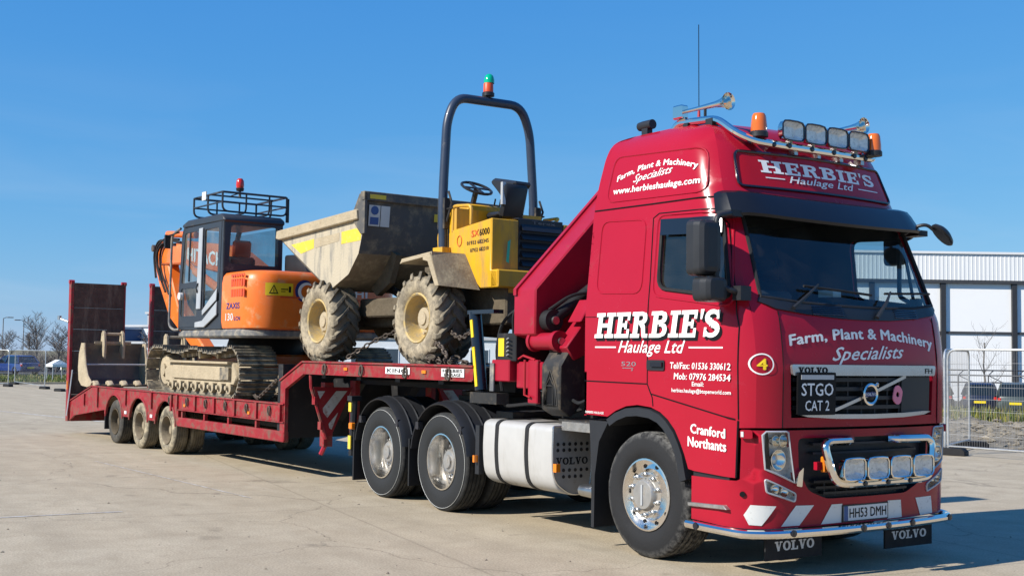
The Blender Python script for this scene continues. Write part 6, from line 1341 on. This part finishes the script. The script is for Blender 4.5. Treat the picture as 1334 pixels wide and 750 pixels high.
# ================================================================== EXCAVATOR on the low deck
EX, EL = tthing('excavator', 'orange tracked excavator with grey cab and roof rack on the low deck', 'excavator', (-6.58, 0, .95))
def ep(mb, name, mat, parent=None, **k):
    if parent is None: return mb.build(name, mat, EX, loc=EL, **k)
    return mb.build(name, mat, parent, **k)
XA, XB, ZC, RS = -8.13, -5.05, 1.345, .355
def track_pt(t):
    """position and tangent along the closed track loop, with the upper run sagging between carrier rollers"""
    L = XB-XA; A = PI*RS; T = 2*L+2*A; t = (t % 1)*T
    if t < L: return (XA+t, ZC-RS), (1, 0)
    t -= L
    if t < A: a = -PI/2+t/RS; return (XB+RS*math.cos(a), ZC+RS*math.sin(a)), (-math.sin(a), math.cos(a))
    t -= A
    if t < L:
        x = XB-t; f = t/L; sag = .085*abs(math.sin(2.2*PI*f))*(1 if f < .95 else 0); return (x, ZC+RS-sag), (-1, 0)
    t -= L; a = PI/2+t/RS; return (XA+RS*math.cos(a), ZC+RS*math.sin(a)), (-math.sin(a), math.cos(a))
shoe = None
for s in (-1,1):
    y0, y1 = (-1.27,-.67) if s < 0 else (.67,1.27)
    fm = MB().prism([(-8.0,1.16),(-5.2,1.16),(-5.1,1.30),(-5.3,1.50),(-7.75,1.50),(-8.05,1.36)], 'y', s*.80, s*1.12); tf = ep(fm, 'track_frame', 'mud_cream', bevel=.02)
    MB().prism([(-7.6,1.22),(-5.5,1.22),(-5.5,1.43),(-7.6,1.43)], 'y', s*1.12, s*1.155).build('frame_plate', 'mud_cream', tf, bevel=.01); MB().box(-5.62,-5.30,min(s*1.12,s*1.17),max(s*1.12,s*1.17),1.24,1.42).build('motor_cover', 'track_steel', tf)
    MB().box(-7.8,-5.3,min(s*1.06,s*1.19),max(s*1.06,s*1.19),1.475,1.505).build('frame_ledge', 'mud_cream', tf)
    for k in range(8): x = -7.72+.33*k; MB().lathe([(.03,-.16),(.095,-.15),(.095,-.07),(.06,-.05),(.06,.05),(.095,.07),(.095,.15)], (x, s*.97, 1.12), 'y', 12).cyl((x,s*1.10,1.12),(x,s*1.17,1.12),.035,10).build('track_roller', 'mud_cream', tf)
    for x in (-7.3,-6.6,-5.9): MB().cyl((x,s*.9,1.60),(x,s*1.10,1.60),.055,12).build('carrier_roller', 'mud_cream', tf)
    MB().lathe([(.05,-.12),(.24,-.10),(.25,-.04),(.25,.04),(.24,.10),(.05,.12)], (XA, s*.97, ZC), 'y', 24).cyl((XA,s*.85,ZC),(XA,s*1.12,ZC),.1,14).build('idler', 'mud_cream', tf)
    sp = MB(); 
    for k in range(21): a = 2*PI*k/21; sp.bar((XB+.22*math.cos(a),s*.97,ZC+.22*math.sin(a)),(XB+.31*math.cos(a),s*.97,ZC+.31*math.sin(a)),.08,.04,up=(-math.sin(a),0,math.cos(a)))
    sp.lathe([(.05,-.10),(.23,-.06),(.23,.06),(.05,.10)], (XB, s*.97, ZC), 'y', 24).build('sprocket', 'mud_cream', tf)
    ck = MB(); N_ = 96
    V = []
    for i in range(N_):
        (x, z), (tx_, tz) = track_pt(i/N_); nx, nz = tz, -tx_
        for yy in (.88,1.06):
            for rr in (.0,-.055): V.append((x+nx*rr*1, s*yy, z+nz*rr))
    F = [(i*4+a, i*4+b, ((i+1)%N_)*4+b, ((i+1)%N_)*4+a) for i in range(N_) for a, b in ((0,1),(1,3),(3,2),(2,0))]; ck.add(V, F)
    tk = ep(ck, 'track', 'track_steel')
    if shoe is None:
        sm = MB().box(-.088,.088,-.30,.30,.0,.018)
        for xx in (-.075,0.,.075): sm.prism([(xx-.012,.018),(xx+.012,.018),(xx+.006,.05),(xx-.006,.05)], 'y', -.30, .30)
        shoe = sm.mesh('track_shoe', recalc=True)
        shoe.materials.append(MATS['track_steel'])
    NS = 45
    for i in range(NS):
        (x, z), (tx_, tz) = track_pt((i+.5)/NS); o = bpy.data.objects.new('track_shoe', shoe); C.objects.link(o); o.parent = tk
        nx, nz = tz, -tx_; Mx = Matrix(((tx_,0,nx,x),(0,1,0,(y0+y1)/2),(tz,0,nz,z),(0,0,0,1)))
        if Mx.to_3x3().determinant() < 0: Mx = Matrix(((-tx_,0,nx,x),(0,1,0,(y0+y1)/2),(-tz,0,nz,z),(0,0,0,1)))
        o.matrix_local = Mx
ep(MB().box(-7.4,-5.7,-.82,.82,1.30,1.62).prism([(-7.35,1.30),(-6.9,1.62),(-6.2,1.62),(-5.75,1.30)], 'y', -.7, .7), 'car_body', 'orange_paint', bevel=.03)
ep(MB().lathe([(.60,1.60),(.62,1.72),(.58,1.86),(.50,1.90)], (-6.58,0,0), 'z', 36), 'slew_ring', 'chassis_black')
# upper structure
def plan(xr, xf, hw, r, n=6):
    P = [(xf,-hw),(xf,hw)]
    for k in range(n+1): a = PI/2*k/n; P.append((xr-r+r*math.sin(a), hw-r+r*math.cos(a)))
    for k in range(n+1): a = PI/2*k/n; P.append((xr-r+r*math.cos(a), -hw+r-r*math.sin(a)))
    return P
ep(MB().prism(plan(-4.46,-7.22,1.22,.42), 'z', 1.86, 1.985), 'revolving_frame', 'grey_paint', bevel=.03)
cwm = MB(); P0 = plan(-4.40,-5.46,1.235,.40,8); V = []; lv = [(1.975,.93,0),(2.0,.985,0),(2.10,1.,0),(2.66,1.,0),(2.76,.985,0),(2.815,.95,0),(2.83,.90,0)]
n = len(P0)
for z, k, _ in lv: V += [((x+5.46)*k-5.46 if x > -5.4 else x, y*k, z) for x, y in P0]
cwm.add(V, [(i*n+j, i*n+(j+1)%n, (i+1)*n+(j+1)%n, (i+1)*n+j) for i in range(len(lv)-1) for j in range(n)]+[tuple(range(n)), tuple((len(lv)-1)*n+j for j in range(n))])
co = ep(cwm, 'counterweight', 'orange_paint', ang=40)
gv = MB(); gv.box(-4.41,-4.392,-.80,.80,2.435,2.455); gv.build('panel_gap', 'orange_red', co)
CWN = lambda x, z, off=0.: Vector((x, -1.235-off, z)); CWR = lambda y, z, off=0.: Vector((-4.40+off-max(0,abs(y)-.83)**2*1.2, y, z))
m = MB(); sheet(m, [rnd_poly([(-1.015,2.465),(-.60,2.465),(-.60,2.645),(-1.015,2.645)], .01)], CWR, (), .08, off=.004); wl_ = m.build('warning_label', 'yellow_clean', co)
m = MB(); sheet(m, [[(-.97,2.49),(-.83,2.49),(-.90,2.62)]], CWR, [[(-.948,2.504),(-.852,2.504),(-.90,2.594)]], .05, off=.007); m.build('label_symbol', 'black_paint', wl_)
m = MB(); sheet(m, [[(-.905,2.515),(-.895,2.515),(-.895,2.565),(-.905,2.565)],[(-.79,2.55),(-.68,2.55),(-.68,2.565),(-.79,2.565)],[(-.67,2.515),(-.635,2.515),(-.635,2.60),(-.67,2.60)],[(-.79,2.52),(-.72,2.52),(-.72,2.53),(-.79,2.53)]], CWR, (), .3, off=.007); m.build('label_text', 'black_paint', wl_)
ar = [(-.42+.15*math.cos(rad(a)), 2.545+.16*math.sin(rad(a))) for a in range(55,306,10)]; ai = [(-.40+.095*math.cos(rad(a)), 2.545+.105*math.sin(rad(a))) for a in range(305,54,-10)]
m = MB(); sheet(m, [ar+ai], CWR, (), .05, off=.006); m.build('emblem', 'blue_print', co)
ar = [(-.385+.14*math.cos(rad(a)), 2.535+.135*math.sin(rad(a))) for a in range(60,301,10)]; ai = [(-.37+.105*math.cos(rad(a)), 2.535+.10*math.sin(rad(a))) for a in range(300,59,-10)]
m = MB(); sheet(m, [ar+ai], CWR, (), .05, off=.009); m.build('emblem', 'white_paint', co)
lettering('lettering', place(text2d('HITACHI', .03), -.30, .62, 2.48, 2.60), CWR, 'white_paint', co, .005)
vm_ = MB()
for z0, z1 in ((2.74,2.78),(2.60,2.71),(2.45,2.56)):
    for k in range(6): x = -5.12+.083*k; z = z0; vm_.box(x,x+.06,-1.240,-1.2345,z0,z1)
vm_.build('vent_slot', 'orange_red', co)
for tx, r, mt in (('ZAXIS', (-5.28,-4.80,2.275,2.365), 'blue_print'), ('130', (-5.30,-5.02,2.105,2.215), 'grey_sticker'), ('LCN', (-4.99,-4.78,2.105,2.165), 'blue_print')): lettering('lettering', place(text2d(tx, .03), *r), CWN, mt, co, .004)
ep(MB().prism([(-5.40,2.83),(-4.62,2.83),(-4.75,3.02),(-4.95,3.12),(-5.40,3.14)], 'y', -.28, .95), 'engine_hood', 'black_plastic', bevel=.04, seg=2); ep(MB().prism([(-7.2,1.985),(-5.47,1.985),(-5.47,2.80),(-6.3,2.75),(-7.2,2.3)], 'y', .45, 1.21), 'tank_side', 'orange_paint', bevel=.03)
ep(MB().tube([(-4.95,.4,3.05),(-4.95,.4,3.30)], .055, 10), 'exhaust', 'dark_metal')
# cab
cx0, cx1, cy0, cy1, cz0, cz1 = -7.24, -5.49, -1.225, -.25, 1.985, 3.69
cf = MB()
for x, y in ((cx1-.06,cy0+.045),(cx1-.06,cy1-.045)): cf.box(x-.06,x+.05,y-.04,y+.04,cz0,cz1-.06)
for y in (cy0+.04,cy1-.04): cf.tube([(cx0+.04,y,cz0),(cx0+.02,y,2.6),(cx0+.10,y,3.5),(cx0+.18,y,cz1-.06)], .045, 8)
cf.box(cx0+.03,cx1,cy0+.01,cy1-.01,cz0,cz0+.22).box(cx1-.09,cx1-.02,cy0+.05,cy1-.05,2.05,2.92)
fo_ = ep(cf, 'cab_frame', 'excavator_cab', bevel=.008)
ep(MB().prism([(cx0+.12,cz1-.09),(cx1+.03,cz1-.10),(cx1+.02,cz1-.02),(cx1-.10,cz1+.03),(cx0+.30,cz1+.03),(cx0+.10,cz1-.02)], 'y', cy0-.01, cy1+.01), 'cab_roof', 'excavator_cab', bevel=.025)
dn = lambda x, z, off=0.: Vector((x, cy0-off, z))
df = [(-7.20,2.03),(-6.10,2.03),(-6.10,2.10),(-5.60,2.55),(-5.56,3.60),(-7.07,3.60),(-7.20,2.7)]
wa = rnd_poly([(-7.13,2.72),(-6.45,2.74),(-6.43,3.52),(-7.02,3.52)], .05); wb = rnd_poly([(-6.20,2.30),(-5.68,2.62),(-5.66,3.52),(-6.20,3.52)], .05); wc = rnd_poly([(-7.13,2.20),(-6.47,2.16),(-6.46,2.64),(-7.13,2.64)], .05)
m = MB(); sheet(m, [df], dn, [wa, wb, wc], .3, thick=.03); dr = ep(m, 'cab_door', 'excavator_cab')
for w_ in (wa, wb, wc):
    m = MB(); sheet(m, [w_], dn, (), .5, off=-.012); m.build('window', 'cab_glass', dr)
MB().tube([(-6.80,-1.23,2.74),(-6.78,-1.23,3.52)], .014, 6).build('window_bar', 'excavator_cab', dr)
MB().prism([(-6.42,2.30),(-6.26,2.30),(-6.24,3.55),(-6.38,3.55)], 'y', cy0-.03, cy0-.006).build('door_edge', 'dull_silver', dr, bevel=.008)
MB().prism([(-6.46,2.10),(-6.18,2.12),(-5.62,2.40),(-5.62,2.20),(-6.10,2.02),(-6.46,2.02)], 'y', cy0-.028, cy0-.005).prism([(-6.20,2.20),(-5.66,2.42),(-5.64,2.60),(-6.20,2.28)], 'y', cy0-.02, cy0-.004).build('door_skirt', 'dull_silver', dr, bevel=.006)
MB().tube([(-6.36,-1.26,2.55),(-6.36,-1.28,2.62),(-6.34,-1.26,2.70)], .012, 6).build('door_handle', 'black_plastic', dr)
bw = lambda y, z, off=0.: Vector((cx1+off, y, z)); rwp = rnd_poly([(cy0+.10,2.96),(cy1-.06,2.96),(cy1-.08,3.55),(cy0+.12,3.55)], .07)
m = MB(); sheet(m, [[(cy0+.02,2.85),(cy1-.02,2.85),(cy1-.02,3.62),(cy0+.02,3.62)]], bw, [rwp], .3, thick=.03); rw_ = ep(m, 'rear_window_frame', 'excavator_cab'); m = MB(); sheet(m, [rwp], bw, (), .5, off=-.012); m.build('window', 'cab_glass', rw_)
fw_ = lambda y, z, off=0.: Vector((cx0+.02+max(0,z-2.6)*.13, y, z)); m = MB(); sheet(m, [[(cy0+.07,2.2),(cy1-.07,2.2),(cy1-.07,3.58),(cy0+.07,3.58)]], fw_, (), .3); ep(m, 'front_window', 'cab_glass')
m = MB(); sheet(m, [[(cx0+.14,2.5),(cx1-.10,2.5),(cx1-.12,3.55),(cx0+.16,3.55)]], lambda x, z, off=0.: Vector((x, cy1-.03, z)), (), .5); ep(m, 'side_window', 'cab_glass')
so2 = ep(MB().box(-6.55,-6.0,-1.0,-.48,2.20,2.50).box(-6.75,-6.1,-1.06,-.98,2.45,2.60), 'seat', 'seat_fabric', bevel=.04); MB().prism([(-6.12,2.45),(-5.98,2.45),(-5.86,3.10),(-5.98,3.12)], 'y', -.98, -.52).build('seat_back', 'seat_fabric', so2, bevel=.04)
MB().prism([(-5.97,3.10),(-5.88,3.10),(-5.85,3.36),(-5.93,3.36)], 'y', -.90, -.60).build('headrest', 'orange_red', so2, bevel=.03)
# grab rail, mirror
ep(MB().tube(rnd_path([(-7.10,-1.27,3.60),(-7.40,-1.30,3.52),(-7.42,-1.30,2.05),(-7.25,-1.27,1.98),(-7.1,-1.25,2.0)], .10), .020, 8), 'grab_rail', 'grey_paint')
mo2 = ep(MB().tube([(-7.2,-1.25,3.55),(-7.45,-1.36,3.50)], .014, 6).box(-7.48,-7.44,-1.40,-1.30,3.30,3.52), 'mirror', 'black_plastic', bevel=.01); ep(MB().cyl((-7.05,-1.24,2.52),(-7.05,-1.29,2.52),.06,12), 'work_light', 'lamp_reflector')
# roof rack
rk = MB()
def ringp(z, x0, x1, y0, y1): return [(x0,y0,z),(x1,y0,z),(x1,y1,z),(x0,y1,z)]
def loop(P, r): 
    Q = rnd_path(P+[P[0]], .08); rk.tube(Q, r, 6)
XR0, XR1, YR0, YR1 = -6.75,-5.62,-1.20,-.15
for z in (4.05,): rk.tube(rnd_path([(XR0,YR0,z),(XR1,YR0,z),(XR1,YR1,z),(XR0,YR1,z),(XR0,YR0,z),(XR0+.2,YR0,z)], .03), .017, 6)
rk.tube(rnd_path([(XR0,YR0,3.90),(XR1,YR0,3.90),(XR1,YR1,3.90),(XR0,YR1,3.90),(XR0,YR0,3.90)], .03), .013, 6)
for x in (XR0,(XR0+XR1)/2,XR1): rk.tube(rnd_path([(x,YR0,4.05),(x,YR0,3.76),(x,YR1,3.76),(x,YR1,4.05)], .10), .016, 6)
for y in (YR0+.38,YR0+.76): rk.tube(rnd_path([(XR0,y,4.05),(XR0,y,3.76),(XR1,y,3.76),(XR1,y,4.05)], .10), .014, 6)
ro2 = ep(rk, 'roof_rack', 'excavator_cab'); MB().box(-6.36,-6.20,-1.23,-1.218,3.98,4.11).build('rack_label', 'grey_sticker', ro2); MB().box(XR1-.01,XR1+.03,YR1-.01,YR1+.03,3.66,4.03).build('rack_lamp', 'black_plastic', ro2)
MB().tube([(-6.1,-.72,4.05),(-6.1,-.72,4.16)], .022, 8).tube([(-6.1,-1.2,4.05),(-6.1,-.15,4.05)], .014, 6).tube([(-6.1,-.72,4.12),(-6.0,-.9,4.05)], .010, 5).build('beacon_stand', 'excavator_cab', ro2)
b_ = MB().lathe([(.055,4.15),(.065,4.19),(.055,4.20)], (-6.1,-.72,0), 'z', 14, capa=True).build('beacon', 'black_plastic', ro2); MB().lathe([(.055,4.19),(.064,4.24),(.058,4.31),(.035,4.345),(0,4.35)], (-6.1,-.72,0), 'z', 14).build('beacon_lens', 'red_lens', b_)
# boom, arm, hoses
bo_ = ep(MB().prism([(-6.75,2.10),(-6.55,2.35),(-7.3,3.05),(-8.5,3.52),(-10.6,3.75),(-11.9,3.72),(-12.15,3.55),(-11.95,3.36),(-10.6,3.30),(-8.7,3.02),(-7.6,2.55),(-7.0,2.05)], 'y', .12, .46), 'boom', 'orange_paint', bevel=.03)
lettering('lettering', place(text2d('HITACHI', .04), -10.4, -8.6, 3.24, 3.50, slope=-.22), lambda x, z, off=0.: Vector((x, .12-off, z)), 'white_paint', bo_, .005)
ao_ = ep(MB().prism([(-12.30,3.38),(-12.22,3.74),(-11.95,3.80),(-11.70,3.55),(-11.0,2.55),(-9.3,1.55),(-9.2,1.40),(-9.45,1.35),(-11.4,2.30),(-12.0,2.95)], 'y', .17, .41), 'arm', 'orange_paint', bevel=.025)
ep(MB().tube([(-7.6,-.02,2.45),(-9.6,-.02,3.10)], .075, 12).tube([(-9.6,-.02,3.10),(-10.3,.05,3.35)], .042, 10), 'boom_ram', 'orange_paint'); ep(MB().tube([(-10.4,.29,3.85),(-11.9,.29,3.98)], .065, 12).tube([(-11.9,.29,3.98),(-12.25,.29,3.78)], .035, 10), 'arm_ram', 'orange_paint')
for k, P in enumerate(([(-10.8,.10,3.78),(-11.5,.08,3.86),(-12.0,.09,3.72),(-11.95,.09,3.3),(-11.5,.12,2.8)],[(-10.7,.10,3.72),(-11.3,.08,3.80),(-11.8,.09,3.65),(-11.75,.09,3.25),(-11.3,.12,2.75)],[(-11.0,.1,3.7),(-11.6,.05,3.78),(-11.85,.02,3.5),(-11.6,.08,3.0)],[(-11.2,.1,3.72),(-11.85,.08,3.86),(-12.15,.09,3.6),(-12.0,.1,3.1)])): ep(MB().tube(rnd_path(P, .2), .022, 6), 'hose', 'rubber')
ep(MB().cyl((-12.2,.08,3.70),(-12.2,.5,3.70),.07,14), 'knuckle_pin', 'rope_chain')
# ================================================================== BUCKETS behind the excavator
def bucket(base, w_, d, label, sc_=1., rz=0., teeth=True):
    t, _ = tthing('digging_bucket', label, 'bucket', base, 'loose excavator buckets'); t.rotation_euler = (0,0,TH+rz)
    h = .83*sc_; pr = [(.30,.03),(.10,.0),(-.26,.02),(-.44,.12),(-.50,.36),(-.47,.62),(-.34,h)]   # lip ... back ... top, side view
    pr = [(a*sc_, b) for a, b in pr]
    m = MB(); V = []
    for a, b in pr: V += [(a,-w_/2,b),(a,w_/2,b)]
    for a, b in pr: c_ = Vector((a+.02, b-.40)); V += [(a+.022 if b < .7 else a, -w_/2, b+.022 if b < .5 else b),(a+.022 if b < .7 else a, w_/2, b+.022 if b < .5 else b)]
    n = len(pr); F = [(2*i,2*i+1,2*i+3,2*i+2) for i in range(n-1)]+[(2*n+2*i+2,2*n+2*i+3,2*n+2*i+1,2*n+2*i) for i in range(n-1)]+[(0,1,2*n+1,2*n),(2*n-2,2*n-1,4*n-1,4*n-2)]
    m.add(V, F).build('shell', 'bucket_inside', t, ang=40)
    for s in (-1,1):
        P = pr+[(-.20*sc_,h),(-.16,.64*sc_),(-.06,.38),(.08,.20),(.34,.07)]; sm = MB(); sheet(sm, [P], lambda x, z, off=0.: Vector((x, s*(w_/2+off), z)), (), .3, off=.02, thick=.035); sm.build('side_plate', 'mud_cream', t)
        MB().tube([(-.20*sc_,s*(w_/2),h),(-.16,s*(w_/2),.64*sc_),(-.06,s*(w_/2),.38),(.08,s*(w_/2),.20),(.34,s*(w_/2),.07)], .022, 6).build('side_edge', 'mud_cream', t)
    MB().box(.28,.36,-w_/2,w_/2,.02,.055).build('lip', 'track_steel', t)
    MB().tube([(-.10,-w_/2+.01,.42*sc_),(-.10,w_/2-.01,.42*sc_)], .018, 6).build('cross_rod', 'dull_silver', t)
    if teeth:
        for k in range(5): y = -w_/2+.06+(w_-.12)*k/4; MB().prism([(.26,.0),(.50,.03),(.50,.06),(.36,.13),(.24,.11)], 'y', y-.05, y+.05).build('tooth', 'mud_cream', t, bevel=.015)
    for y in (-.19,.17): MB().prism([(-.46,h-.12),(-.22,h-.30),(-.20,h-.02),(-.26,h+.20),(-.33,h+.25),(-.40,h+.20)], 'y', y-.025, y+.025).build('ear', 'mud_cream', t, bevel=.008)
    MB().cyl((-.33,-.22,h+.18),(-.33,.20,h+.18),.028,10).build('pin', 'mud_cream', t); MB().prism([(-.48,h-.20),(-.34,h-.01),(-.34,h+.04),(-.50,h-.14)], 'y', -w_*.3, w_*.3).build('hanger_plate', 'mud_cream', t)
    return t
bucket((-11.74,-.68,.95), 1.18, .8, 'wide muddy toothed bucket standing at the near side below the raised ramp')
bucket((-11.35,.42,.95), .62, .8, 'narrower bucket half hidden behind the excavator track', .95)
